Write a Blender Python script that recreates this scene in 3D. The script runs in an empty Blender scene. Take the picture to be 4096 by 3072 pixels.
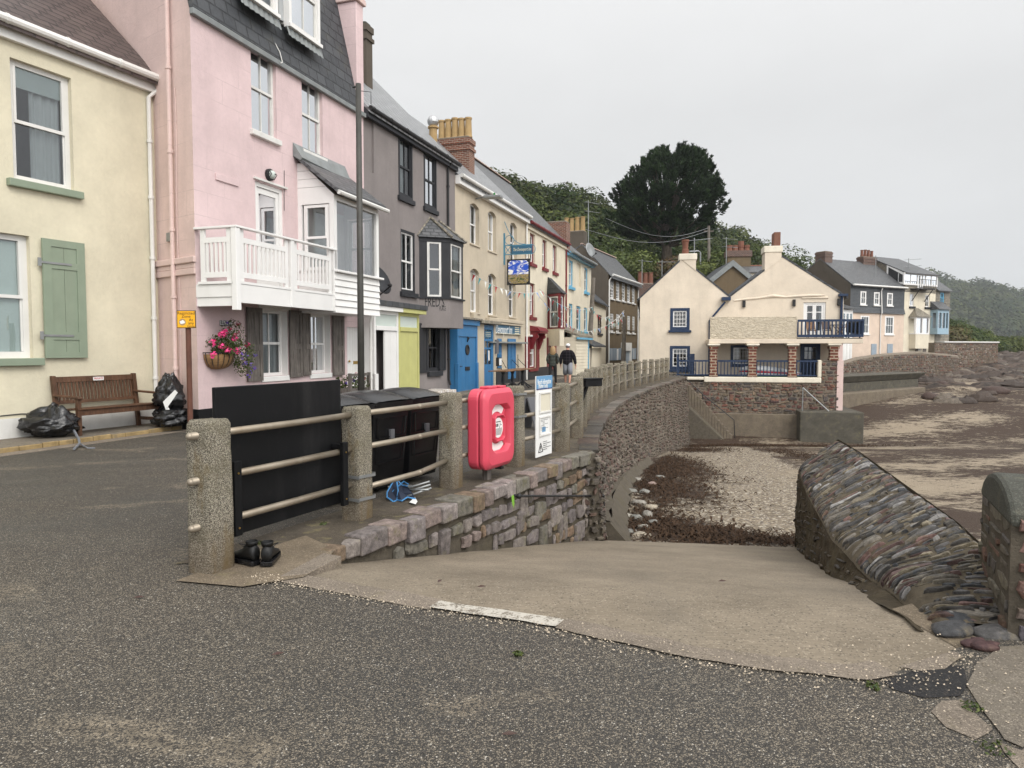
import bpy, bmesh, math, random
import numpy as np
from mathutils import Vector, Matrix, noise
from mathutils.geometry import tessellate_polygon
R = random.Random(11)
rad = math.radians
C = bpy.context.scene.collection
# ---------------------------------------------------------------- measured camera
EYE, PITCH, FPX = 1.6, rad(2.9), 2840.5
CP, SP = math.cos(PITCH), math.sin(PITCH)
def ray(sx, sy):
 cx = (sx - 2048) / FPX
 cy = -(sy - 1536) / FPX
 return Vector((cx, CP + SP * cy, -SP + CP * cy))
K = 4096 / 2212
ZN = {0: (0, 0, 1 / K), 1: (0, 0, 1.62), 2: (0, 900, 1.659), 3: (700, 0, 1.8433), 4: (700, 900, 2.0733), 5: (1400, 300, 2.765),
  6: (1400, 850, 2.2117), 7: (1800, 800, 2.37), 8: (2200, 800, 2.37), 9: (2500, 900, 2.074), 10: (3200, 900, 2.0737),
  11: (2300, 1600, 2.0109), 12: (3000, 1700, 1.508), 13: (700, 1500, 1.844), 14: (1300, 1450, 1.952), 15: (2240, 1250, 4.148),
  16: (2800, 1180, 3.6867), 17: (1940, 1280, 5.923), 18: (1960, 900, 7.215), 19: (2150, 1360, 8.296), 20: (2350, 560, 3.19)}
def zp(z, x, y):
 a = ZN[z]
 return a[0] + x / a[2], a[1] + y / a[2]
def G(x, y, z=0.0):
 """ground point at height z seen at overview pixel x, y"""
 d = ray(*zp(0, x, y))
 t = (z - EYE) / d.z
 return Vector((d.x * t, d.y * t, z))
def D(x, y, dist):
 """point at forward distance dist along overview pixel x, y"""
 d = ray(*zp(0, x, y))
 t = dist / d.y
 return Vector((d.x * t, dist, EYE + d.z * t))
class Fac:
 """upright plane: s along it, n out of it, z up"""
 def __init__(self, ox, oy, dx, dy, oz=0.0):
  self.o = Vector((ox, oy, oz))
  self.u = Vector((dx, dy, 0)).normalized()
  self.n = Vector((self.u.y, -self.u.x, 0))
 def p(self, s, n, z):
  q = self.o + self.u * s + self.n * n
  return Vector((q.x, q.y, self.o.z + z))
 def hit(self, z, x, y, n=0.0):
  d = ray(*zp(z, x, y))
  c = Vector((0, 0, EYE))
  o = self.o + self.n * n
  t = (o - c).dot(self.n) / d.dot(self.n)
  q = c + d * t
  return (q - self.o).dot(self.u), q.z - self.o.z
 def shifted(self, s=0, n=0, z=0, turn=0):
  q = self.p(s, n, z)
  a = math.atan2(self.u.y, self.u.x) + turn
  return Fac(q.x, q.y, math.cos(a), math.sin(a), q.z)
WORLD = Fac(0, 0, 1, 0)          # s = x, n = -y
ORIG = {}
def tag(o, label=None, cat=None, group=None, kind=None):
 if label: o['label'] = label
 if cat: o['category'] = cat
 if group: o['group'] = group
 if kind: o['kind'] = kind
 return o
def thing(name, loc, label, cat, group=None):
 o = bpy.data.objects.new(name, None)
 C.objects.link(o)
 o.location = loc
 o.empty_display_size = 0.2
 ORIG[o.name] = Vector(loc)
 return tag(o, label, cat, group)
class MB:
 def __init__(self):
  self.v, self.f, self.c, self.col = [], [], [], None
 def add(self, vs, fs):
  b = len(self.v)
  self.v += [tuple(q) for q in vs]
  for f in fs:
   self.f.append([b + i for i in f])
   self.c.append(self.col)
  return self
 def quad(self, *p):
  return self.add(p, [list(range(len(p)))])
 def hexa(self, p):
  return self.add(p, [(0, 3, 2, 1), (4, 5, 6, 7), (0, 1, 5, 4), (1, 2, 6, 5), (2, 3, 7, 6), (3, 0, 4, 7)])
 def box(self, F, s0, s1, n0, n1, z0, z1):
  p = F.p
  return self.hexa([p(s0, n0, z0), p(s1, n0, z0), p(s1, n1, z0), p(s0, n1, z0), p(s0, n0, z1), p(s1, n0, z1), p(s1, n1, z1), p(s0, n1, z1)])
 def cbox(self, c, sx, sy, sz, rz=0.0):
  F = Fac(c[0], c[1], math.cos(rz), math.sin(rz), c[2])
  return self.box(F, -sx / 2, sx / 2, -sy / 2, sy / 2, 0, sz)
 def beam(self, a, b, w, h, up=(0, 0, 1)):
  a, b = Vector(a), Vector(b)
  d = (b - a).normalized()
  x = d.cross(Vector(up))
  x = Vector((1, 0, 0)) if x.length < 1e-4 else x.normalized()
  y = x.cross(d)
  q = []
  for e in (a, b):
   q += [e - x * w / 2 - y * h / 2, e + x * w / 2 - y * h / 2, e + x * w / 2 + y * h / 2, e - x * w / 2 + y * h / 2]
  return self.hexa(q)
 def ring(self, rings, cap=True):
  n = len(rings[0])
  vs = [q for r in rings for q in r]
  fs = []
  for i in range(len(rings) - 1):
   for j in range(n):
    k = (j + 1) % n
    fs.append((i * n + j, i * n + k, (i + 1) * n + k, (i + 1) * n + j))
  if cap:
   fs.append(tuple(reversed(range(n))))
   fs.append(tuple((len(rings) - 1) * n + j for j in range(n)))
  return self.add(vs, fs)
 def tube(self, pts, r, seg=8, cap=True):
  pts = [Vector(q) for q in pts]
  rs = r if isinstance(r, (list, tuple)) else [r] * len(pts)
  rings = []
  x = None
  for i, q in enumerate(pts):
   d = (pts[min(i + 1, len(pts) - 1)] - pts[max(i - 1, 0)]).normalized()
   if x is None:
    x = d.cross(Vector((0, 0, 1)))
    if x.length < 1e-3: x = d.cross(Vector((1, 0, 0)))
   x = (x - d * x.dot(d)).normalized()
   y = d.cross(x)
   rings.append([q + (x * math.cos(a) + y * math.sin(a)) * rs[i] for a in [2 * math.pi * k / seg for k in range(seg)]])
  return self.ring(rings, cap)
 def lathe(self, c, prof, seg=16, axis=None):
  c = Vector(c)
  rings = []
  for r, h in prof:
   if axis is None:
    rings.append([c + Vector((r * math.cos(2 * math.pi * k / seg), r * math.sin(2 * math.pi * k / seg), h)) for k in range(seg)])
   else:
    ax = Vector(axis).normalized()
    x = ax.orthogonal().normalized(); y = ax.cross(x)
    rings.append([c + ax * h + (x * math.cos(2 * math.pi * k / seg) + y * math.sin(2 * math.pi * k / seg)) * r for k in range(seg)])
  return self.ring(rings)
 def prism(self, F, outline, n0, n1):
  """outline in (s, z) pulled from n0 to n1"""
  k = len(outline)
  vs = [F.p(s, n0, z) for s, z in outline] + [F.p(s, n1, z) for s, z in outline]
  tri = tessellate_polygon([[Vector((s, z, 0)) for s, z in outline]])
  fs = [tuple(t) for t in tri] + [tuple(k + i for i in reversed(t)) for t in tri]
  fs += [(i, (i + 1) % k, k + (i + 1) % k, k + i) for i in range(k)]
  return self.add(vs, fs)
 def slab(self, outline, z0, z1):
  k = len(outline)
  vs = [(x, y, z0) for x, y in outline] + [(x, y, z1) for x, y in outline]
  tri = tessellate_polygon([[Vector((x, y, 0)) for x, y in outline]])
  fs = [tuple(t) for t in tri] + [tuple(k + i for i in reversed(t)) for t in tri]
  fs += [(i, (i + 1) % k, k + (i + 1) % k, k + i) for i in range(k)]
  return self.add(vs, fs)
 def sheet(self, outline, z=0.0):
  tri = tessellate_polygon([[Vector((x, y, 0)) for x, y in outline]])
  return self.add([(x, y, z) for x, y in outline], [tuple(t) for t in tri])
 def sphere(self, c, rx, ry=None, rz=None, u=10, v=7):
  ry = ry or rx; rz = rz or rx
  c = Vector(c)
  rings = []
  for i in range(v + 1):
   t = math.pi * (i + 0.02) / (v + 0.04)
   rings.append([c + Vector((rx * math.sin(t) * math.cos(2 * math.pi * k / u), ry * math.sin(t) * math.sin(2 * math.pi * k / u), -rz * math.cos(t))) for k in range(u)])
  return self.ring(rings)
 def grid(self, nx, ny, fn):
  vs = [fn(i / nx, j / ny) for j in range(ny + 1) for i in range(nx + 1)]
  fs = [(j * (nx + 1) + i, j * (nx + 1) + i + 1, (j + 1) * (nx + 1) + i + 1, (j + 1) * (nx + 1) + i) for j in range(ny) for i in range(nx)]
  return self.add(vs, fs)
 def build(self, name, mat, parent=None, smooth=False, bevel=0.0, fix=True, sub=0, seg=2):
  me = bpy.data.meshes.new(name)
  off = ORIG.get(parent.name, Vector((0, 0, 0))) if parent else Vector((0, 0, 0))
  vs = np.array(self.v, dtype=float) - np.array(off)[None, :]
  me.from_pydata(vs.tolist(), [], self.f)
  if fix:
   bm = bmesh.new(); bm.from_mesh(me)
   bmesh.ops.recalc_face_normals(bm, faces=bm.faces)
   bm.to_mesh(me); bm.free()
  uv = me.uv_layers.new(name='UVMap')
  npo = len(me.polygons)
  nr = np.empty(npo * 3); me.polygons.foreach_get('normal', nr); nr = nr.reshape(-1, 3)
  ls = np.empty(npo, dtype=int); me.polygons.foreach_get('loop_total', ls)
  li = np.empty(len(me.loops), dtype=int); me.loops.foreach_get('vertex_index', li)
  pf = np.repeat(np.arange(npo), ls)
  N = nr[pf]
  flat = np.abs(N[:, 2]) > 0.995
  U = np.stack([-N[:, 1], N[:, 0], np.zeros(len(N))], 1)
  U[flat] = (1, 0, 0)
  U /= np.maximum(np.linalg.norm(U, axis=1), 1e-9)[:, None]
  V = np.cross(N, U)
  P = vs[li] + np.array(off)[None, :]
  co = np.stack([(P * U).sum(1), (P * V).sum(1)], 1)
  uv.data.foreach_set('uv', co.ravel())
  if any(c is not None for c in self.c):
   at = me.color_attributes.new('Col', 'FLOAT_COLOR', 'CORNER')
   cc = np.array([(c if c is not None else (1, 1, 1)) for c in self.c], dtype=float)
   a4 = np.ones((len(li), 4)); a4[:, :3] = cc[pf]
   at.data.foreach_set('color', a4.ravel())
  if smooth:
   me.polygons.foreach_set('use_smooth', [True] * npo)
  for m in (mat if isinstance(mat, (list, tuple)) else [mat]):
   me.materials.append(m)
  o = bpy.data.objects.new(name, me)
  C.objects.link(o)
  if parent:
   o.parent = parent
  ORIG[o.name] = off
  if bevel:
   b = o.modifiers.new('bevel', 'BEVEL'); b.width = bevel; b.segments = seg; b.limit_method = 'ANGLE'; b.angle_limit = rad(40)
   b.harden_normals = False
  if sub:
   b = o.modifiers.new('sub', 'SUBSURF'); b.levels = sub; b.render_levels = sub
  return o
def copy_tree(o, parent=None):
 c = o.copy(); C.objects.link(c)
 if parent: c.parent = parent
 ORIG[c.name] = ORIG.get(o.name, Vector((0, 0, 0)))
 for ch in o.children:
  copy_tree(ch, c)
 return c
def text(name, s, F, s0, z0, n, size, mat, parent=None, align='CENTER', ext=0.002, shear=0.0, sx=1.0):
 cu = bpy.data.curves.new(name, 'FONT'); cu.body = s; cu.size = size; cu.align_x = align; cu.align_y = 'CENTER'
 cu.extrude = ext; cu.shear = shear; cu.resolution_u = 2; cu.space_line = 0.95
 t = bpy.data.objects.new(name + '_tmp', cu); C.objects.link(t)
 bpy.context.view_layer.update()
 me = bpy.data.meshes.new_from_object(t.evaluated_get(bpy.context.evaluated_depsgraph_get()))
 bpy.data.objects.remove(t); bpy.data.curves.remove(cu)
 off = ORIG.get(parent.name, Vector((0, 0, 0))) if parent else Vector((0, 0, 0))
 for v in me.vertices:
  v.co = F.p(s0 + v.co.x * sx, n + v.co.z, z0 + v.co.y) - off
 me.materials.clear(); me.materials.append(mat)
 o = bpy.data.objects.new(name, me); C.objects.link(o)
 if parent: o.parent = parent
 ORIG[o.name] = off
 return o
def skinned(name, verts, edges, radii, mat, parent=None, sub=2, root=0):
 me = bpy.data.meshes.new(name)
 me.from_pydata([tuple(v) for v in verts], edges, [])
 o = bpy.data.objects.new(name + '_tmp', me); C.objects.link(o)
 o.modifiers.new('skin', 'SKIN').use_smooth_shade = True
 for i, r in enumerate(radii):
  sv = me.skin_vertices[0].data[i]
  sv.radius = r if isinstance(r, tuple) else (r, r)
  sv.use_root = (i == root)
 if sub:
  s = o.modifiers.new('sub', 'SUBSURF'); s.levels = sub
 bpy.context.view_layer.update()
 m2 = bpy.data.meshes.new_from_object(o.evaluated_get(bpy.context.evaluated_depsgraph_get()))
 bpy.data.objects.remove(o); bpy.data.meshes.remove(me)
 m2.materials.clear(); m2.materials.append(mat)
 off = ORIG.get(parent.name, Vector((0, 0, 0))) if parent else Vector((0, 0, 0))
 for v in m2.vertices: v.co = v.co - off
 q = bpy.data.objects.new(name, m2); C.objects.link(q)
 if parent: q.parent = parent
 ORIG[q.name] = off
 return q
def masonry(mb, A, B, mapf, course, length, gap, out, palette, rnd, keep=None, jit=0.25, double=0.0):
 """lay separate stones over the patch [0,A] x [0,B]; mapf(a, b, n) gives the point"""
 b = 0.0
 while b < B:
  h = rnd.uniform(*course)
  if B - b - h < course[0] * 0.6: h = B - b
  a = -rnd.uniform(0, length[0])
  while a < A:
   L = rnd.uniform(*length) * (1.0 if rnd.random() > 0.2 else 0.55)
   a0, a1 = max(a, 0), min(a + L, A)
   a += L
   if a1 - a0 < length[0] * 0.25: continue
   hh = h * (1.9 if rnd.random() < double else 1)
   b0, b1 = b, min(b + hh, B)
   if keep and not keep((a0 + a1) / 2, (b0 + b1) / 2): continue
   g = gap / 2
   j = jit * min(h, a1 - a0) * 0.5
   w = lambda: rnd.uniform(0, j)
   o = [(a0 + g + w(), b0 + g + w()), ((a0 + a1) / 2 + rnd.uniform(-j, j), b0 + g + w() * 0.6), (a1 - g - w(), b0 + g + w()), (a1 - g - w() * .5, (b0 + b1) / 2),
     (a1 - g - w(), b1 - g - w()), ((a0 + a1) / 2 + rnd.uniform(-j, j), b1 - g - w() * 0.6), (a0 + g + w(), b1 - g - w()), (a0 + g + w() * .5, (b0 + b1) / 2)]
   ca = sum(q[0] for q in o) / 8; cb = sum(q[1] for q in o) / 8
   e = rnd.uniform(*out)
   tilt = rnd.uniform(-.35, .35) * e; tilt2 = rnd.uniform(-.35, .35) * e
   c = rnd.choice(palette); k = rnd.uniform(.78, 1.2)
   mb.col = (c[0] * k, c[1] * k, c[2] * k)
   ins = min(0.35, 0.018 / max(min(h, a1 - a0), .02) + .1)
   r0 = [mapf(x, y, -0.01) for x, y in o]
   r1 = [mapf(x + (ca - x) * ins * .35, y + (cb - y) * ins * .35, e * .72) for x, y in o]
   r2 = [mapf(x + (ca - x) * ins, y + (cb - y) * ins, e + tilt * (x - ca) / max(L, .01) + tilt2 * (y - cb) / max(h, .01)) for x, y in o]
   vs = r0 + r1 + r2
   fs = []
   for q in (0, 8):
    fs += [(q + i, q + (i + 1) % 8, q + 8 + (i + 1) % 8, q + 8 + i) for i in range(8)]
   fs.append(tuple(range(16, 24)))
   mb.add(vs, fs)
  b += h
 mb.col = None
# ---------------------------------------------------------------- materials
class NT:
 def __init__(self, name):
  self.m = bpy.data.materials.new(name); self.m.use_nodes = True
  self.t = self.m.node_tree; self.t.nodes.clear()
  self.out = self.t.nodes.new('ShaderNodeOutputMaterial')
 def n(self, kind, **kw):
  nd = self.t.nodes.new('ShaderNode' + kind)
  for k, v in kw.items():
   if k.startswith('_'):
    setattr(nd, k[1:], v); continue
   key = k.replace('__', ' ')
   sock = nd.inputs[int(key[1:])] if key[0] == 'i' and key[1:].isdigit() else nd.inputs[key]
   if isinstance(v, bpy.types.NodeSocket): self.t.links.new(v, sock)
   else:
    if sock.type == 'RGBA' and len(v) == 3: v = (*v, 1)
    sock.default_value = v
  return nd
 def link(self, a, b): self.t.links.new(a, b)
 def coord(self, scale=(1, 1, 1), kind='Object', rot=(0, 0, 0)):
  tc = self.n('TexCoord')
  return self.n('Mapping', Vector=tc.outputs[kind], Scale=scale, Rotation=rot).outputs[0]
 def noise(self, vec, scale, detail=4, rough=.55, dist=0):
  return self.n('TexNoise', Vector=vec, Scale=scale, Detail=detail, Roughness=rough, Distortion=dist)
 def ramp(self, fac, stops, interp='LINEAR'):
  r = self.n('ValToRGB', Fac=fac); r.color_ramp.interpolation = interp
  e = r.color_ramp.elements
  while len(e) < len(stops): e.new(0.5)
  for x, (p, c) in zip(e, stops):
   x.position = p
   x.color = (c, c, c, 1) if isinstance(c, (int, float)) else (*c, 1)
  return r.outputs[0]
 def mix(self, fac, a, b, mode='MIX'):
  nd = self.n('Mix', _data_type='RGBA', _blend_type=mode)
  for sock, v in ((nd.inputs[0], fac), (nd.inputs[6], a), (nd.inputs[7], b)):
   if isinstance(v, bpy.types.NodeSocket): self.t.links.new(v, sock)
   elif sock.type == 'RGBA': sock.default_value = (*v, 1) if len(v) == 3 else v
   else: sock.default_value = v
  return nd.outputs[2]
 def math(self, op, a, b=0.0, c=0.0):
  nd = self.n('Math', _operation=op)
  for i, v in enumerate((a, b, c)):
   if isinstance(v, bpy.types.NodeSocket): self.t.links.new(v, nd.inputs[i])
   else: nd.inputs[i].default_value = v
  return nd.outputs[0]
 def bump(self, h, s=.3, d=.01, nrm=None):
  b = self.n('Bump', Height=h, Strength=s, Distance=d)
  if nrm is not None: self.link(nrm, b.inputs['Normal'])
  return b.outputs[0]
 def bsdf(self, col, rough=.6, nrm=None, metal=0.0, spec=.35, **kw):
  b = self.n('BsdfPrincipled', Base__Color=col, Roughness=rough, Metallic=metal, **kw)
  b.inputs['Specular IOR Level'].default_value = spec
  if nrm is not None: self.link(nrm, b.inputs['Normal'])
  self.link(b.outputs[0], self.out.inputs[0])
  return self.m
def mul(c, k): return tuple(min(1, x * k) for x in c)
def paint(name, col, rough=.55, var=.07, vs=1.2, bump=.12, bs=45, streak=0.0, dirt=(.25, .22, .17), metal=0.0, spec=.35, bd=.006):
 t = NT(name); v = t.coord()
 a = t.noise(v, vs, 5).outputs[0]
 c = t.mix(t.ramp(a, [(.3, 0), (.72, 1)]), mul(col, 1 - var), mul(col, 1 + var))
 if streak:
  s = t.noise(t.coord((2.2, 2.2, .28)), 1.5, 6, .65).outputs[0]
  c = t.mix(t.math('MULTIPLY', t.ramp(s, [(.5, 0), (.78, 1)]), streak), c, dirt)
  s2 = t.noise(v, 7, 6, .7).outputs[0]
  c = t.mix(t.math('MULTIPLY', t.ramp(s2, [(.58, 0), (.75, 1)]), streak * .8), c, dirt)
 h = t.noise(v, bs, 5, .6).outputs[0]
 h2 = t.noise(v, bs / 9, 4).outputs[0]
 return t.bsdf(c, rough, t.bump(t.math('ADD', h, h2), bump, bd), metal, spec)
def render_wall(name, col, streak=.18, lines=False, peel=0.0, peelcol=(.6, .5, .42)):
 t = NT(name); v = t.coord(kind='Object')
 a = t.noise(v, .9, 6, .6).outputs[0]
 c = t.mix(t.ramp(a, [(.3, 0), (.7, 1)]), mul(col, .86), mul(col, 1.07))
 c = t.mix(1.0, c, t.ramp(t.noise(v, 13, 7, .72).outputs[0], [(.3, .955), (.7, 1.04)]), 'MULTIPLY')
 s = t.noise(t.coord((1.6, 1.6, .18)), 1.6, 7, .68).outputs[0]
 c = t.mix(t.math('MULTIPLY', t.ramp(s, [(.5, 0), (.8, 1)]), streak), c, mul(col, .55))
 sp = t.noise(v, 4.5, 7, .75).outputs[0]
 c = t.mix(t.math('MULTIPLY', t.ramp(sp, [(.62, 0), (.72, 1)]), streak * 1.6), c, mul(col, .62))
 if peel:
  pn = t.noise(v, 3.2, 8, .7).outputs[0]
  c = t.mix(t.math('MULTIPLY', t.ramp(pn, [(.64, 0), (.66, 1)]), peel), c, peelcol)
 h = t.noise(v, 26, 6, .62).outputs[0]
 h2 = t.noise(v, 3.0, 5, .6).outputs[0]
 hh = t.math('ADD', h, t.math('MULTIPLY', h2, 2.2))
 if lines:
  br0 = t.n('TexBrick', Vector=t.n('TexCoord').outputs['UV'], Scale=1.0, Mortar__Size=.007, Brick__Width=.95, Row__Height=.46, Mortar__Smooth=.5)
  c = t.mix(t.math('MULTIPLY', br0.outputs['Fac'], t.ramp(t.noise(v, .9, 3).outputs[0], [(.42, 0), (.6, .55)])), c, mul(col, .66))
  uv = t.n('TexCoord').outputs['UV']
  br = t.n('TexBrick', Vector=uv, Scale=1.0, Mortar__Size=.006, Brick__Width=.95, Row__Height=.46, Mortar__Smooth=.4)
  hh = t.math('SUBTRACT', hh, t.math('MULTIPLY', br.outputs['Fac'], t.ramp(t.noise(v, .8, 2).outputs[0], [(.45, 0), (.62, .7)])))
 return t.bsdf(c, .82, t.bump(hh, .35, .012), 0, .2)
def slate(name, c1, c2, w=.3, h=.2, mortar=(.03, .03, .035), rough=.42, lich=.25, bump=.9, ms=.022):
 t = NT(name); uv = t.n('TexCoord').outputs['UV']
 wob = t.noise(uv, 3, 3).outputs['Color']
 vv = t.n('VectorMath', _operation='ADD', i0=uv, i1=t.n('VectorMath', _operation='SCALE', i0=wob, Scale=.03).outputs[0]).outputs[0]
 br = t.n('TexBrick', Vector=vv, Color1=c1, Color2=c2, Mortar=mortar, Scale=1.0, Mortar__Size=ms, Brick__Width=w, Row__Height=h, Mortar__Smooth=.2, Bias=.0)
 st = t.noise(t.coord((1, 1, 1), 'UV'), 9, 6, .7).outputs[0]
 c = t.mix(t.ramp(st, [(.3, 0), (.75, .5)]), br.outputs[0], mul(c2, 1.7))
 l = t.noise(t.coord((1, 1, 1), 'UV'), 1.7, 7, .7).outputs[0]
 c = t.mix(t.math('MULTIPLY', t.ramp(l, [(.55, 0), (.75, 1)]), lich), c, (.17, .16, .10))
 # each course overlaps the next: a saw-tooth height down the slope
 sep = t.n('SeparateXYZ', Vector=vv)
 saw = t.math('SUBTRACT', 1.0, t.math('FRACT', t.math('DIVIDE', sep.outputs[1], h)))
 hh = t.math('SUBTRACT', t.math('MULTIPLY', saw, 1.0), t.math('MULTIPLY', br.outputs['Fac'], .6))
 return t.bsdf(c, rough, t.bump(hh, bump, .02), 0, .45)
def brick(name, c1=(.22, .075, .045), c2=(.13, .045, .032), mortar=(.36, .31, .25), w=.225, h=.075, ms=.011):
 t = NT(name); uv = t.n('TexCoord').outputs['UV']
 br = t.n('TexBrick', Vector=uv, Color1=c1, Color2=c2, Mortar=mortar, Scale=1.0, Mortar__Size=ms, Brick__Width=w, Row__Height=h, Mortar__Smooth=.1)
 n = t.noise(uv, 5, 6, .7).outputs[0]
 c = t.mix(t.ramp(n, [(.45, 0), (.75, .6)]), br.outputs[0], (.07, .05, .045))
 return t.bsdf(c, .85, t.bump(t.math('SUBTRACT', n, br.outputs['Fac']), .6, .012), 0, .2)
def stones(name, k=1.0, wet=.0, lich=.45, lcol=(.16, .15, .06)):
 """stone colour comes from each stone's own tint"""
 t = NT(name); v = t.coord()
 at = t.n('VertexColor', _layer_name='Col').outputs[0]
 n = t.noise(v, 14, 7, .72).outputs[0]
 c = t.mix(1.0, at, t.ramp(n, [(.28, .35 * k), (.5, .95 * k), (.75, 1.7 * k)]), 'MULTIPLY')
 l = t.noise(v, 5, 7, .72).outputs[0]
 c = t.mix(t.math('MULTIPLY', t.ramp(l, [(.53, 0), (.66, 1)]), lich), c, lcol)
 sp = t.noise(v, 90, 3, .6).outputs[0]
 c = t.mix(1.0, c, t.ramp(sp, [(.3, .75), (.7, 1.2)]), 'MULTIPLY')
 h = t.noise(v, 30, 8, .7).outputs[0]
 return t.bsdf(c, .75 - wet, t.bump(h, .6, .02), 0, .3)
def mortar(name, col, k=.35):
 t = NT(name); v = t.coord()
 n = t.noise(v, 9, 8, .72).outputs[0]
 c = t.mix(t.ramp(n, [(.3, 0), (.72, 1)]), mul(col, 1 - k), mul(col, 1 + k))
 l = t.noise(v, 1.6, 6, .65).outputs[0]
 c = t.mix(t.math('MULTIPLY', t.ramp(l, [(.5, 0), (.7, 1)]), .4), c, (.10, .085, .045))
 h = t.noise(v, 40, 7, .7).outputs[0]
 return t.bsdf(c, .9, t.bump(t.math('ADD', h, n), .7, .02), 0, .2)
def glass(name, tint=(.72, .77, .78), refl=.06):
 t = NT(name)
 tr = t.n('BsdfTransparent', Color=tint)
 nz = t.noise(t.coord(), .9, 2).outputs[0]
 gl = t.n('BsdfGlossy', Color=(.95, .97, 1), Roughness=.02)
 t.link(t.bump(nz, .12, .05), gl.inputs['Normal'])
 fr = t.n('LayerWeight', Blend=.35).outputs['Fresnel']
 f = t.math('ADD', t.math('MULTIPLY', fr, .75), refl)
 mx = t.n('MixShader', Fac=f)
 t.link(tr.outputs[0], mx.inputs[1]); t.link(gl.outputs[0], mx.inputs[2])
 t.link(mx.outputs[0], t.out.inputs[0])
 return t.m
def wood(name, c1, c2, sc=(30, 30, 2.2), rough=.6, spec=.3):
 t = NT(name); v = t.coord(sc)
 n = t.noise(v, 1.0, 6, .65, .6).outputs[0]
 c = t.mix(t.ramp(n, [(.3, 0), (.7, 1)]), c1, c2)
 big = t.noise(t.coord(), 3, 4).outputs[0]
 c = t.mix(1.0, c, t.ramp(big, [(.3, .7), (.7, 1.2)]), 'MULTIPLY')
 return t.bsdf(c, rough, t.bump(n, .4, .006), 0, spec)
def leafmat(name, col, col2, trans=.25):
 t = NT(name)
 at = t.n('VertexColor', _layer_name='Col').outputs[0]
 sep = t.n('SeparateColor', Color=at)
 c = t.mix(sep.outputs[0], col, col2)
 c = t.mix(1.0, c, t.n('CombineColor', Red=sep.outputs[1], Green=sep.outputs[1], Blue=sep.outputs[1]).outputs[0], 'MULTIPLY')
 d = t.n('BsdfDiffuse', Color=c); tr = t.n('BsdfTranslucent', Color=c)
 g = t.n('BsdfGlossy', Color=(.3, .3, .3), Roughness=.45)
 mx = t.n('MixShader', Fac=trans); t.link(d.outputs[0], mx.inputs[1]); t.link(tr.outputs[0], mx.inputs[2])
 m2 = t.n('MixShader', Fac=.06); t.link(mx.outputs[0], m2.inputs[1]); t.link(g.outputs[0], m2.inputs[2])
 t.link(m2.outputs[0], t.out.inputs[0])
 return t.m
def flat(name, col, rough=.5, metal=0.0, spec=.4):
 return paint(name, col, rough, .05, 3, .05, 60, 0, metal=metal, spec=spec, bd=.003)
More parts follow.
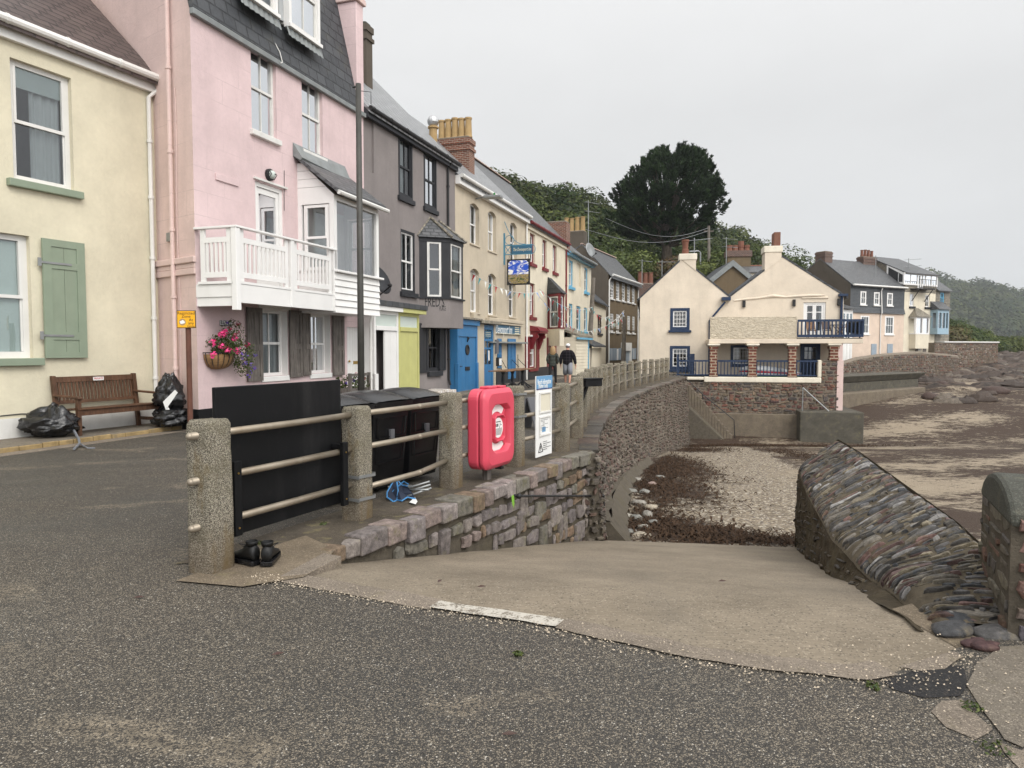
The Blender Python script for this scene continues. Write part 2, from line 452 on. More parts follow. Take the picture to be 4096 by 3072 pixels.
def asphalt():
 t = NT('asphalt'); v = t.coord()
 wob = t.noise(v, 55, 2).outputs['Color']
 vv = t.n('VectorMath', _operation='ADD', i0=v, i1=t.n('VectorMath', _operation='SCALE', i0=wob, Scale=.012).outputs[0]).outputs[0]
 vo = t.n('TexVoronoi', Vector=vv, Scale=115.0, Randomness=1.0, _voronoi_dimensions='3D')
 r = t.n('SeparateColor', Color=vo.outputs['Color'])
 vo2 = t.n('TexVoronoi', Vector=vv, Scale=190.0, _voronoi_dimensions='3D')
 r2 = t.n('SeparateColor', Color=vo2.outputs['Color'])
 big = t.noise(t.coord(rot=(0, 0, .5)), .55, 6, .62).outputs[0]
 wear = t.noise(t.coord((.35, 1.3, 1), rot=(0, 0, -.25)), 1.5, 6, .65).outputs[0]
 sep = t.n('SeparateXYZ', Vector=t.n('TexCoord').outputs['Object'])
 near = t.n('MapRange', Value=t.math('ADD', sep.outputs[1], t.math('MULTIPLY', sep.outputs[0], .28)), i1=5.6, i2=3.6, i3=.0, i4=.10).outputs[0]
 thr = t.math('ADD', t.math('ADD', t.math('MULTIPLY', t.math('SUBTRACT', big, .5), .20), t.math('MULTIPLY', t.math('SUBTRACT', wear, .5), .24)), near)
 base = t.mix(t.ramp(r.outputs[1], [(0, 0), (1, 1)]), (.024, .0235, .022), (.074, .069, .061))
 base = t.mix(t.ramp(big, [(.3, 0), (.7, 1)]), base, (.055, .047, .038))
 stone = t.mix(r.outputs[2], (.33, .28, .21), (.22, .185, .14))
 stone = t.mix(t.ramp(r.outputs[1], [(.8, 0), (.9, 1)]), stone, (.52, .48, .41))
 f1 = t.ramp(t.math('ADD', r.outputs[0], thr), [(.87, 0), (.90, 1)])
 f2 = t.ramp(t.math('ADD', r2.outputs[0], thr), [(.90, 0), (.92, 1)])
 edge = t.ramp(vo.outputs['Distance'], [(.35, 1), (.55, 0)])
 c = t.mix(t.math('MULTIPLY', f2, .75), base, (.26, .22, .165))
 c = t.mix(t.math('MULTIPLY', f1, edge), c, stone)
 cr = t.n('TexVoronoi', Vector=t.n('VectorMath', _operation='ADD', i0=t.coord((.5, .8, 1), rot=(0, 0, .35)), i1=t.n('VectorMath', _operation='SCALE', i0=t.noise(v, 1.3, 6, .7).outputs['Color'], Scale=.5).outputs[0]).outputs[0], Scale=.55, _feature='DISTANCE_TO_EDGE', _voronoi_dimensions='2D')
 crack = t.ramp(cr.outputs['Distance'], [(.004, 1), (.016, 0)])
 brk = t.ramp(t.noise(v, 1.1, 4).outputs[0], [(.48, 0), (.56, 1)])
 grit = t.math('MULTIPLY', t.math('MULTIPLY', t.ramp(cr.outputs['Distance'], [(.0, 1), (.05, 0)]), brk), t.ramp(r.outputs[0], [(.45, 0), (.5, 1)]))
 c = t.mix(t.math('MULTIPLY', grit, .75), c, (.34, .28, .2))
 c = t.mix(t.math('MULTIPLY', t.math('MULTIPLY', crack, brk), .5), c, (.03, .027, .024))
 h = t.math('SUBTRACT', t.math('MULTIPLY', vo.outputs['Distance'], -1.0), t.math('MULTIPLY', vo2.outputs['Distance'], .5))
 rg = t.ramp(big, [(.3, .5), (.7, .8)])
 return t.bsdf(c, rg, t.bump(h, .75, .012), 0, .35)
def slip_concrete():
 t = NT('slip_concrete'); v = t.coord()
 a = t.noise(v, 1.1, 7, .65).outputs[0]
 c = t.mix(t.ramp(a, [(.3, 0), (.7, 1)]), (.155, .127, .092), (.265, .22, .163))
 br = t.noise(t.coord((9, 60, 30), rot=(0, 0, .18)), 1.0, 5, .7).outputs[0]
 c = t.mix(1.0, c, t.ramp(br, [(.3, .8), (.7, 1.14)]), 'MULTIPLY')
 vo = t.n('TexVoronoi', Vector=v, Scale=110.0)
 r = t.n('SeparateColor', Color=vo.outputs['Color'])
 c = t.mix(t.ramp(r.outputs[0], [(.92, 0), (.95, .6)]), c, (.36, .31, .24))
 c = t.mix(t.ramp(r.outputs[1], [(.93, 0), (.95, .75)]), c, (.07, .06, .05))
 p = t.noise(t.coord((1, .35, 1), rot=(0, 0, .45)), .8, 6, .6).outputs[0]
 c = t.mix(t.ramp(p, [(.5, 0), (.75, .5)]), c, (.15, .13, .105))
 return t.bsdf(c, .8, t.bump(t.math('ADD', br, t.math('MULTIPLY', vo.outputs['Distance'], -.8)), .4, .012), 0, .25)
def rough_concrete(name, col, k=.3, lich=.25):
 t = NT(name); v = t.coord()
 a = t.noise(v, 2.2, 8, .7).outputs[0]
 c = t.mix(t.ramp(a, [(.28, 0), (.72, 1)]), mul(col, 1 - k), mul(col, 1 + k))
 vo = t.n('TexVoronoi', Vector=v, Scale=150.0)
 r = t.n('SeparateColor', Color=vo.outputs['Color'])
 c = t.mix(t.ramp(r.outputs[0], [(.86, 0), (.9, .6)]), c, mul(col, 2.1))
 c = t.mix(t.ramp(r.outputs[1], [(.88, 0), (.9, .6)]), c, (.07, .06, .05))
 l = t.noise(v, 4.3, 7, .7).outputs[0]
 c = t.mix(t.math('MULTIPLY', t.ramp(l, [(.55, 0), (.68, 1)]), lich), c, (.2, .17, .09))
 return t.bsdf(c, .85, t.bump(t.math('ADD', a, t.math('MULTIPLY', vo.outputs['Distance'], -.5)), .6, .015), 0, .25)
def granite():
 t = NT('granite'); v = t.coord()
 vo = t.n('TexVoronoi', Vector=v, Scale=230.0)
 r = t.n('SeparateColor', Color=vo.outputs['Color'])
 c = t.mix(t.ramp(r.outputs[0], [(.25, 0), (.5, .45), (.75, 1)]), (.11, .095, .072), (.50, .455, .36))
 c = t.mix(t.ramp(r.outputs[1], [(.80, 0), (.84, .85)]), c, (.045, .04, .036))
 a = t.noise(v, 3.2, 7, .7).outputs[0]
 c = t.mix(t.ramp(a, [(.45, 0), (.66, .7)]), c, (.16, .14, .09))
 li = t.noise(t.coord((2.6, 2.6, .9)), 1.4, 6, .65).outputs[0]
 c = t.mix(t.ramp(li, [(.52, 0), (.66, .75)]), c, (.21, .135, .04))
 sep = t.n('SeparateXYZ', Vector=t.n('TexCoord').outputs['Object'])
 foot_tone = t.n('MapRange', Value=t.math('ADD', sep.outputs[2], t.math('MULTIPLY', a, .35)), i1=.6, i2=.25, i3=0.0, i4=.5).outputs[0]  # colour turns darker and browner towards the bottom of the post
 c = t.mix(foot_tone, c, (.12, .085, .055))
 h = t.math('ADD', t.math('MULTIPLY', vo.outputs['Distance'], -.6), t.noise(v, 18, 7, .7).outputs[0])
 return t.bsdf(c, .85, t.bump(h, .8, .016), 0, .25)
def worn_white(name):
 t = NT(name); v = t.coord()
 n = t.noise(v, 11, 8, .75).outputs[0]; a = t.noise(v, 60, 4, .7).outputs[0]
 c = t.mix(t.ramp(t.math('ADD', n, t.math('MULTIPLY', t.math('SUBTRACT', a, .5), .8)), [(.4, 0), (.52, 1)]), (.17, .145, .115), (.46, .43, .375))
 return t.bsdf(c, .85, t.bump(a, .6, .01), 0, .2)
def beachmat():
 t = NT('shingle'); v = t.coord()
 at = t.n('VertexColor', _layer_name='Zone').outputs[0]
 z = t.n('SeparateColor', Color=at)                      # red weed, green rock, blue sand
 vo = t.n('TexVoronoi', Vector=v, Scale=22.0)
 r = t.n('SeparateColor', Color=vo.outputs['Color'])
 sh = t.mix(r.outputs[0], (.09, .07, .05), (.33, .27, .19))
 sh = t.mix(t.ramp(r.outputs[1], [(.8, 0), (.84, 1)]), sh, (.11, .085, .07))
 sh = t.mix(t.ramp(r.outputs[2], [(.87, 0), (.9, 1)]), sh, (.50, .45, .37))
 sd = t.mix(t.noise(v, 1.7, 7, .7).outputs[0], (.22, .172, .12), (.35, .29, .21))
 sd = t.mix(t.ramp(r.outputs[1], [(.7, 0), (.9, .35)]), sd, (.24, .19, .14))
 c = t.mix(t.ramp(t.math('ADD', z.outputs[2], t.math('MULTIPLY', t.math('SUBTRACT', t.noise(v, 1.2, 6).outputs[0], .5), .8)), [(.4, 0), (.6, 1)]), sh, sd)
 wn = t.noise(t.coord((.7, 1.5, 1)), 1.5, 10, .76, .5).outputs[0]
 fine = t.noise(t.coord((.7, 1.6, 1)), 5.5, 8, .78).outputs[0]
 wf = t.math('ADD', z.outputs[0], t.math('ADD', t.math('MULTIPLY', t.math('SUBTRACT', wn, .5), 1.7), t.math('MULTIPLY', t.math('SUBTRACT', fine, .5), 1.9)))
 weed = t.mix(t.noise(v, 26, 5, .7).outputs[0], (.016, .010, .006), (.085, .050, .030))
 wfac = t.ramp(wf, [(.46, 0), (.54, 1)])
 c = t.mix(wfac, c, weed)
 rk = t.mix(t.ramp(t.noise(t.coord((.6, 1.4, 3)), 1.1, 10, .78).outputs[0], [(.38, 0), (.62, 1)]), (.012, .009, .007), (.15, .105, .078))
 rf = t.ramp(t.math('ADD', z.outputs[1], t.math('MULTIPLY', t.math('SUBTRACT', wn, .5), .7)), [(.42, 0), (.56, 1)])
 c = t.mix(rf, c, rk)
 h = t.math('ADD', t.math('MULTIPLY', vo.outputs['Distance'], -.7), t.math('MULTIPLY', wfac, fine))
 return t.bsdf(c, .78, t.bump(h, .9, .05), 0, .3)
def signpaint():
 t = NT('inn_picture'); uv = t.coord(kind='Object')
 sep = t.n('SeparateXYZ', Vector=uv)
 z = sep.outputs[2]
 cl = t.noise(t.coord((1.5, 1.5, 3.4)), 1.2, 8, .66, 1.6).outputs[0]
 sky = t.mix(t.ramp(cl, [(.47, 0), (.55, 1)]), (.02, .09, .55), (.85, .85, .83))
 g = t.noise(t.coord((2.4, 2.4, 5)), 1.5, 5, .7, 1.0)
 land = t.ramp(g.outputs[0], [(.40, (.03, .07, .03)), (.45, (.30, .22, .08)), (.5, (.42, .33, .15)), (.54, (.06, .05, .04)), (.6, (.35, .30, .27))])
 c = t.mix(t.math('GREATER_THAN', z, -.1), land, sky)
 return t.bsdf(c, .4, None, 0, .4)
M = {}
def setup_materials():
 p = M
 p['pink'] = render_wall('pink_render', (.67, .52, .52), .2, True, .12, (.66, .56, .53))
 p['peach'] = render_wall('peach_render', (.69, .53, .49), .24, True, .2, (.64, .5, .4))
 p['cream'] = render_wall('pale_yellow_render', (.66, .61, .465), .14)
 p['grey'] = render_wall('grey_render', (.235, .21, .203), .3)
 p['beige'] = render_wall('beige_render', (.53, .46, .355), .25)
 p['ivory'] = render_wall('ivory_render', (.70, .635, .505), .38)
 p['buff'] = render_wall('buff_render', (.74, .63, .46), .3)
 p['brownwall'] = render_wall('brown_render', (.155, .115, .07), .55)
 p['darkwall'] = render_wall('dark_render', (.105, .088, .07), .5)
 p['cafe'] = render_wall('cafe_render', (.70, .61, .495), .22)
 p['rosewall'] = render_wall('rose_render', (.66, .53, .43), .15)
 p['white'] = paint('white_gloss', (.78, .77, .75), .35, .04, 2, .06, 50, .06)
 p['oldwhite'] = paint('worn_white', (.68, .67, .64), .5, .1, 3, .15, 40, .25)
 p['offwhite'] = paint('white_plastic', (.70, .69, .66), .4, .06, 2, .05, 50, .1)
 p['greyblack'] = paint('charcoal_paint', (.03, .031, .035), .5, .15, 3, .1, 40, .1, (.09, .09, .09), spec=.2)
 p['black'] = paint('black_paint', (.0055, .0057, .0065), .5, .3, 2, .12, 30, .5, (.035, .034, .034), spec=.2)
 p['plasticblack'] = paint('bin_plastic', (.006, .006, .007), .24, .2, 2, .1, 20, .4, (.03, .029, .028), spec=.4)
 p['sage'] = paint('sage_paint', (.235, .285, .21), .5, .06, 3, .1, 40, .12)
 p['yellow'] = paint('lime_paint', (.50, .49, .19), .5, .07, 3, .1, 40, .15)
 p['blue'] = paint('inn_blue', (.035, .16, .34), .45, .08, 3, .08, 40, .08)
 p['navy'] = paint('navy_paint', (.012, .03, .075), .5, .1, 3, .08, 40, .08)
 p['skyblue'] = paint('sky_blue_paint', (.13, .38, .56), .5, .1, 3, .1, 40, .2)
 p['teal'] = paint('bracket_blue', (.07, .22, .32), .5, .15, 6, .1, 40, .2)
 p['red'] = paint('oxblood_paint', (.16, .012, .018), .4, .12, 3, .08, 40, .1)
 p['greyblue'] = paint('blue_grey_paint', (.27, .32, .37), .5, .08, 3, .1, 40, .15)
 p['brownpaint'] = paint('dark_brown_paint', (.05, .022, .016), .4, .15, 3, .08, 40, .1)
 p['ring'] = paint('red_plastic', (.60, .065, .105), .38, .05, 3, .04, 60, .08, (.5, .2, .2), spec=.45)
 p['steel'] = paint('rail_steel', (.31, .265, .205), .42, .15, 5, .08, 60, .45, (.17, .11, .06), .55, .4)
 p['chrome'] = paint('bare_steel', (.5, .5, .5), .3, .05, 5, .05, 60, .1, metal=.9)
 p['iron'] = paint('dark_iron', (.018, .018, .019), .5, .2, 6, .15, 60, .2, (.08, .05, .03))
 p['galv'] = paint('galvanised', (.3, .31, .31), .45, .1, 6, .06, 60, .1, metal=.6)
 p['rust'] = paint('rusty_steel', (.115, .048, .032), .7, .25, 5, .2, 60, .2, (.2, .09, .04))
 p['poledark'] = paint('pole_paint', (.05, .048, .042), .5, .2, 4, .15, 40, .35, (.16, .15, .13))
 p['polewood'] = wood('pole_wood', (.10, .085, .07), (.2, .175, .145))
 p['greywood'] = wood('weathered_wood', (.06, .052, .046), (.21, .185, .165))
 p['bench'] = wood('bench_teak', (.055, .026, .014), (.145, .075, .042), (40, 40, 8), .5)
 p['planks'] = wood('old_plank', (.1, .05, .025), (.3, .17, .09), (6, 6, 30), .6)
 p['brass'] = flat('brass', (.5, .33, .1), .3, .9)
 p['glass'] = glass('window_glass')
 p['glasslow'] = glass('bay_glass', (.88, .91, .91), .26)
 p['curtain'] = paint('net_curtain', (.40, .415, .42), .9, .05, 3, .1, 30)
 p['curtainwhite'] = paint('white_curtain', (.66, .67, .66), .9, .06, 3, .1, 30)
 p['blind'] = paint('roller_blind', (.62, .68, .65), .8, .03, 3, .05, 30)
 p['frost'] = paint('frosted_film', (.52, .58, .54), .35, .05, 1.5, .05, 30)
 p['dark'] = flat('interior_shade', (.03, .03, .032), .8)  # near-black colour standing in for unlit space behind openings
 p['slate'] = slate('dark_slate', (.022, .024, .028), (.05, .053, .058), .36, .27, (.005, .005, .006), .6)
 p['slatelight'] = slate('wet_slate', (.13, .135, .14), (.27, .275, .28), .34, .27, (.02, .02, .022), .4, ms=.05)
 p['slategrey'] = slate('grey_slate', (.055, .058, .062), (.11, .112, .115), .28, .18, (.015, .015, .016), rough=.5)
 p['slatebrown'] = slate('brown_slate', (.05, .037, .034), (.088, .066, .06), .36, .2, (.012, .01, .01), .55, .12)
 p['slatewall'] = slate('hung_slate', (.04, .046, .052), (.075, .082, .088), .2, .14, rough=.5)
 p['slatewarm'] = slate('mossy_slate', (.10, .09, .07), (.24, .21, .16), .26, .17, rough=.5, lich=.5)
 p['lead'] = paint('lead_flashing', (.21, .225, .225), .5, .15, 4, .15, 20, .2)
 p['ridge'] = paint('ridge_tile', (.38, .16, .10), .8, .15, 4, .2, 30, .2)
 p['oldridge'] = paint('old_ridge_tile', (.40, .29, .24), .8, .15, 4, .2, 30, .2)
 p['brick'] = brick('red_brick')
 p['brickdark'] = brick('sooty_brick', (.15, .07, .05), (.08, .045, .04), (.25, .22, .19))
 p['pot'] = paint('buff_chimney_pot', (.37, .25, .115), .8, .12, 4, .15, 30, .2)
 p['potred'] = paint('terracotta_pot', (.18, .075, .048), .8, .12, 4, .15, 30, .25)
 p['asphalt'] = asphalt()
 p['slip'] = slip_concrete()
 p['kerbc'] = rough_concrete('edging_concrete', (.19, .158, .125))
 p['whitekerb'] = worn_white('white_painted_edging')
 p['ledge'] = rough_concrete('wet_slate_flags', (.078, .064, .048), .55, .75)
 p['mudcon'] = rough_concrete('muddy_concrete', (.17, .135, .095), .35, .35)
 p['pave'] = rough_concrete('old_pavement', (.16, .138, .11), .3, .25)
 p['patch'] = rough_concrete('tar_patch', (.022, .0215, .022), .2, 0)
 p['mossy'] = rough_concrete('mossy_coping', (.065, .066, .055), .35, .3)
 p['concrete'] = rough_concrete('sea_concrete', (.15, .122, .09), .35, .4)
 p['concgrey'] = rough_concrete('grey_sea_concrete', (.085, .078, .062), .35, .4)
 p['whitewash'] = render_wall('whitewash', (.76, .70, .58), .35, False, .25, (.5, .42, .33))
 p['granite'] = granite()
 p['stone'] = stones('wall_stone')
 p['stonewet'] = stones('slate_stone', 1.0, .25, .25, (.36, .28, .14))
 p['stonered'] = stones('red_sandstone', 1.0, .1, .2)
 p['mortar'] = mortar('dark_mortar', (.10, .085, .065))
 p['mortarlight'] = mortar('sandy_mortar', (.105, .086, .06))
 p['mortarpale'] = mortar('pale_mortar', (.19, .158, .125))
 p['darkface'] = mortar('stained_wall_face', (.062, .048, .03), .5)
 p['beach'] = beachmat()
 p['weed'] = paint('seaweed', (.05, .03, .018), .8, .5, 4, .2, 30, spec=.1)
 p['leaf'] = leafmat('leaves', (.035, .06, .018), (.11, .13, .035))
 p['leafwarm'] = leafmat('autumn_leaves', (.10, .055, .03), (.12, .12, .05))
 p['leaffar'] = leafmat('wood_leaves', (.018, .037, .009), (.072, .085, .018))
 p['needle'] = leafmat('pine_needles', (.008, .02, .006), (.03, .052, .014), .1)
 p['bark'] = wood('bark', (.035, .028, .02), (.11, .085, .06), (5, 5, 1.5), .9)
 p['hill'] = mortar('woodland_floor', (.035, .045, .018), .4)
 p['signyellow'] = flat('sign_yellow', (.85, .42, .01), .35)
 p['ink'] = flat('black_ink', (.012, .012, .012), .5)
 p['inkgrey'] = flat('grey_ink', (.12, .12, .13), .5)
 p['paper'] = flat('white_card', (.78, .78, .76), .5)
 p['agedpaper'] = flat('aged_card', (.66, .62, .5), .5)
 p['signblue'] = flat('sign_blue', (.13, .30, .50), .4)
 p['signnavy'] = flat('sign_navy', (.02, .025, .14), .4)
 p['boardblue'] = flat('fascia_blue', (.035, .12, .2), .5)
 p['gilt'] = flat('cream_lettering', (.72, .66, .48), .5)
 p['privred'] = flat('red_lettering', (.5, .03, .04), .5)
 p['bag'] = paint('bin_bag', (.008, .008, .009), .25, .2, 8, .25, 14, 0, spec=.6, bd=.05)
 p['bagprint'] = flat('bag_print', (.17, .18, .2), .5)
 p['coir'] = wood('coir', (.2, .11, .05), (.36, .22, .1), (30, 30, 30), .9)
 p['petal'] = flat('pink_petals', (.75, .05, .22), .5)
 p['petalviolet'] = flat('violet_petals', (.14, .07, .42), .5)
 p['petalred'] = flat('crimson_petals', (.42, .015, .07), .5)
 p['skin'] = flat('skin', (.52, .27, .19), .5)
 p['hair'] = wood('blonde_hair', (.2, .12, .055), (.42, .28, .14), (60, 60, 4), .5)
 p['cap'] = flat('white_cap', (.8, .8, .8), .7)
 p['plaid'] = plaid()
 p['puffer'] = puffer()
 p['legging'] = flat('black_leggings', (.01, .01, .011), .7)
 p['shorts'] = flat('grey_shorts', (.27, .28, .31), .8)
 p['shoe'] = paint('boot_leather', (.006, .006, .006), .5, .3, 10, .3, 40, 0)
 p['navycloth'] = flat('navy_cloth', (.02, .028, .05), .8)
 p['bluetape'] = flat('blue_piping', (.07, .25, .52), .6)
 p['picture'] = signpaint()
 p['kayakwhite'] = flat('kayak_white', (.62, .64, .66), .3)
 p['kayakred'] = flat('kayak_red', (.45, .02, .04), .3)
 p['turf'] = flat('green_turf', (.03, .2, .04), .8)
 p['umbrella'] = flat('blue_parasol', (.03, .07, .4), .7)
 p['water'] = None
 for i, c in enumerate([(.5, .05, .06), (.7, .7, .66), (.08, .35, .38), (.2, .3, .55), (.45, .62, .58)]):
  p['flag%d' % i] = flat('bunting_cloth_%s' % 'abcde'[i], c, .8)
 p['kerbyellow'] = paint('worn_yellow_line', (.30, .215, .10), .75, .25, 9, .3, 40, .8, (.16, .14, .11))
 p['papers'] = paint('bundled_papers', (.55, .5, .45), .8, .3, 14, .3, 30, .3, (.2, .12, .1))
 p['green'] = flat('green_tag', (.2, .42, .05), .6)
 p['wire'] = flat('wire', (.05, .05, .05), .6)
 p['pebble'] = stones('pebbles', 1.0, .15, .15)
 p['darkrock'] = stones('weedy_rock', 1.0, .15, .4, (.05, .03, .02))
def plaid():
 t = NT('plaid_shirt'); v = t.coord()
 sep = t.n('SeparateXYZ', Vector=v)
 f = lambda s, k: t.ramp(t.math('FRACT', t.math('MULTIPLY', s, k)), [(.42, 0), (.5, 1), (.6, 1), (.68, 0)])
 m = t.math('ADD', f(sep.outputs[0], 8.0), f(sep.outputs[2], 8.0))
 c = t.mix(t.math('MULTIPLY', m, .5), (.010, .009, .012), (.045, .04, .045))
 return t.bsdf(c, .9, None, 0, .1)
def puffer():
 t = NT('padded_jacket'); v = t.coord()
 sep = t.n('SeparateXYZ', Vector=v)
 w = t.math('SINE', t.math('MULTIPLY', sep.outputs[2], 105.0))
 c = t.mix(t.ramp(w, [(.0, 0), (.5, 1)]), (.025, .03, .024), (.085, .095, .08))
 return t.bsdf(c, .5, t.bump(w, .8, .02), 0, .3)
def setup_more():
 t = NT('swirled_render'); v = t.coord()
 wv = t.noise(t.coord((2.4, 2.4, 8), rot=(0, .7, 0)), 1.7, 5, .6, 1.4).outputs[0]
 c = t.mix(t.ramp(wv, [(.42, 0), (.58, 1)]), (.61, .525, .395), (.705, .62, .485))
 M['swirl'] = t.bsdf(c, .85, t.bump(wv, 1.0, .12), 0, .2)
 M['pillar'] = brick('pillar_brick', (.19, .062, .038), (.13, .042, .03), (.42, .34, .25), .46, .17, .03)
 M['paleblue'] = paint('pale_blue_paint', (.30, .42, .50), .5, .06, 3, .08, 40, .1)
 M['beachsand'] = mortar('sea_bed', (.16, .12, .09), .3)
# ---------------------------------------------------------------- house kit
class House:
 def __init__(self, label, F, s0, s1, zt, depth, wall, z0=0.0, cat='house', name='terraced_house', group=None):
  self.F, self.s0, self.s1, self.zt, self.depth, self.wall, self.z0 = F, s0, s1, zt, depth, wall, z0
  self.t = thing(name, F.p((s0 + s1) / 2, 0, z0), label, cat, group)
  self.op = []
 def px(self, zone, tl, br):
  a, z1 = self.F.hit(zone, *tl); b, z0 = self.F.hit(zone, *br)
  return a, b, z0, z1
 def win(self, s0, s1, z0, z1, frame='white', fw=.055, rec=.11, sash=True, vb=1, hb=0, sill=None, curtain=None, glass='glass',
   cut=True, F=None, outer=None, name='window', cside=0, parent=None, label=None):
  F = F or self.F
  if cut: self.op.append((s0, s1, z0, z1, rec + .02))
  m = MB(); n1 = -rec + .05; n0 = -rec
  def rect(a, b, c, d, w, q0, q1):
   m.box(F, a, a + w, q0, q1, c, d); m.box(F, b - w, b, q0, q1, c, d)
   m.box(F, a + w, b - w, q0 + .001, q1 - .001, c, c + w * 1.15); m.box(F, a + w, b - w, q0 + .001, q1 - .001, d - w, d)
  if outer:
   ow = outer[1]
   mo = MB(); m0 = m; m = mo
   rect(s0, s1, z0, z1, ow, n0 + .01, n1 + .04); m = m0
   s0, s1, z0, z1 = s0 + ow, s1 - ow, z0 + ow, z1 - ow
  rect(s0, s1, z0, z1, fw, n0, n1)
  zm = (z0 + z1) / 2
  a, b = s0 + fw, s1 - fw
  bw = .022 if (s1 - s0) > .5 else .018
  bw *= max(1, fw / .055)
  if sash:
   m.box(F, a, b, n0 + .002, n1 + .012, zm - .028, zm + .028)
   m.box(F, a, a + fw * .5, n0 + .003, n1 + .01, zm, z1 - fw); m.box(F, b - fw * .5, b, n0 + .003, n1 + .01, zm, z1 - fw)
   m.box(F, a, a + fw * .35, n0 + .003, n1 - .02, z0 + fw * 1.2, zm); m.box(F, b - fw * .35, b, n0 + .003, n1 - .02, z0 + fw * 1.2, zm)
  for i in range(1, vb + 1):
   x = a + (b - a) * i / (vb + 1)
   m.box(F, x - bw / 2, x + bw / 2, n0 + .004, n1 - .006, z0 + fw, z1 - fw)
  for i in range(1, hb + 1):
   z = z0 + (z1 - z0) * i / (hb + 1)
   if sash and abs(z - zm) < .03: continue
   m.box(F, a, b, n0 + .005, n1 - .007, z - bw / 2, z + bw / 2)
  w = m.build(name, M[frame], parent or self.t)
  if label: w['label'] = label
  if outer: mo.build('surround', M[outer[0]], w)
  g = MB(); nn = n0 + .018
  g.quad(F.p(a, nn, z0 + fw), F.p(b, nn, z0 + fw), F.p(b, nn, z1 - fw), F.p(a, nn, z1 - fw)).build('pane', M[glass], w)
  if curtain:
   cm, cs = curtain if isinstance(curtain, tuple) else (curtain, 1.0)
   c = MB(); q = max(6, int((b - a) * 14)); aa, bb = (a - .3, b + .3) if cs >= 1 else ((a, a + (b - a) * cs) if cside == 0 else (b - (b - a) * cs, b))
   c.grid(q * 2, 1, lambda i, j: F.p(aa + (bb - aa) * i, n0 - .08 + .035 * math.sin(i * q * 1.9) + .012 * math.sin(i * q * 7.3), z0 + .02 + (z1 - z0 - .04) * j))
   c.build('curtain', M[cm], w, smooth=True, fix=False)
  if sill:
   sm, ov, h, out = sill
   if outer: s0, s1, z0 = s0 - outer[1], s1 + outer[1], z0 - outer[1]
   MB().box(F, s0 - ov, s1 + ov, -rec, out, z0 - h, z0 - .002).build('sill', M[sm], w, bevel=.012)
  return w
 def winpx(self, zone, tl, br, **kw):
  a, b, z0, z1 = self.px(zone, tl, br)
  return self.win(a, b, z0, z1, **kw)
 def front(self, name='wall', mat=None, s0=None, s1=None, z0=None, z1=None, n=0.0, F=None, extra=None):
  F = F or self.F
  s0 = self.s0 if s0 is None else s0; s1 = self.s1 if s1 is None else s1
  z0 = self.z0 if z0 is None else z0; z1 = self.zt if z1 is None else z1
  op = self.op
  ss = sorted({s0, s1} | {q for o in op for q in o[:2] if s0 < q < s1})
  zz = sorted({z0, z1} | {q for o in op for q in o[2:4] if z0 < q < z1})
  m = MB()
  for i in range(len(ss) - 1):
   for j in range(len(zz) - 1):
    cs, cz = (ss[i] + ss[i + 1]) / 2, (zz[j] + zz[j + 1]) / 2
    if any(o[0] < cs < o[1] and o[2] < cz < o[3] for o in op): continue
    m.quad(F.p(ss[i], n, zz[j]), F.p(ss[i + 1], n, zz[j]), F.p(ss[i + 1], n, zz[j + 1]), F.p(ss[i], n, zz[j + 1]))
  for a, b, c, d, rc in op:
   p = F.p
   a, b, c, d = max(a, s0), min(b, s1), max(c, z0), min(d, z1)
   m.quad(p(a, n, c), p(a, n, d), p(a, n - rc, d), p(a, n - rc, c)); m.quad(p(b, n, d), p(b, n, c), p(b, n - rc, c), p(b, n - rc, d))
   m.quad(p(a, n, d), p(b, n, d), p(b, n - rc, d), p(a, n - rc, d)); m.quad(p(b, n, c), p(a, n, c), p(a, n - rc, c), p(b, n - rc, c))
  if extra: extra(m)
  return m.build(name, M[mat or self.wall], self.t, fix=False)
 def sides(self, rise=0.0, a=0.0, mat=None, left=True, right=True, back=True, name='side_wall'):
  F = self.F; m = MB(); d = self.depth
  for on, s in ((left, self.s0), (right, self.s1)):
   if not on: continue
   pts = [F.p(s, 0, self.z0), F.p(s, 0, self.zt)]
   if rise: pts += [F.p(s, -a, self.zt + rise)]
   pts += [F.p(s, -d, self.zt), F.p(s, -d, self.z0)]
   m.quad(*pts)
  if back: m.quad(F.p(self.s0, -d, self.z0), F.p(self.s1, -d, self.z0), F.p(self.s1, -d, self.zt), F.p(self.s0, -d, self.zt))
  return m.build(name, M[mat or self.wall], self.t, fix=False)
 def roof(self, mat, rise, a, over=.22, lo=0.0, ro=0.0, th=.1, ridge=None, verge=None):
  F = self.F; m = MB(); s0, s1 = self.s0 - lo, self.s1 + ro
  k = rise / a; ze = self.zt - over * k + .03; zr = self.zt + rise + .03; d = self.depth
  kb = rise / (d - a)
  zb = self.zt - over * kb + .03
  p = F.p
  m.hexa([p(s0, over, ze), p(s1, over, ze), p(s1, -a, zr), p(s0, -a, zr), p(s0, over, ze + th), p(s1, over, ze + th), p(s1, -a, zr + th), p(s0, -a, zr + th)])
  m.hexa([p(s0, -a, zr), p(s1, -a, zr), p(s1, -d - over, zb), p(s0, -d - over, zb), p(s0, -a, zr + th), p(s1, -a, zr + th), p(s1, -d - over, zb + th), p(s0, -d - over, zb + th)])
  r = m.build('roof', M[mat], self.t)
  if ridge:
   q = MB(); n = max(3, int((s1 - s0) / .45)); L = (s1 - s0) / n
   for i in range(n):
    b = s0 + i * L
    q.ring([[F.p(b + e, -a + .16 * math.cos(t), zr + th - .03 + .11 * math.sin(t) + (.012 if e > .02 else 0)) for t in [math.pi * j / 6 for j in range(7)]] for e in (.008, L - .008)])
   q.build('ridge_tiles', M[ridge], r)
  return r
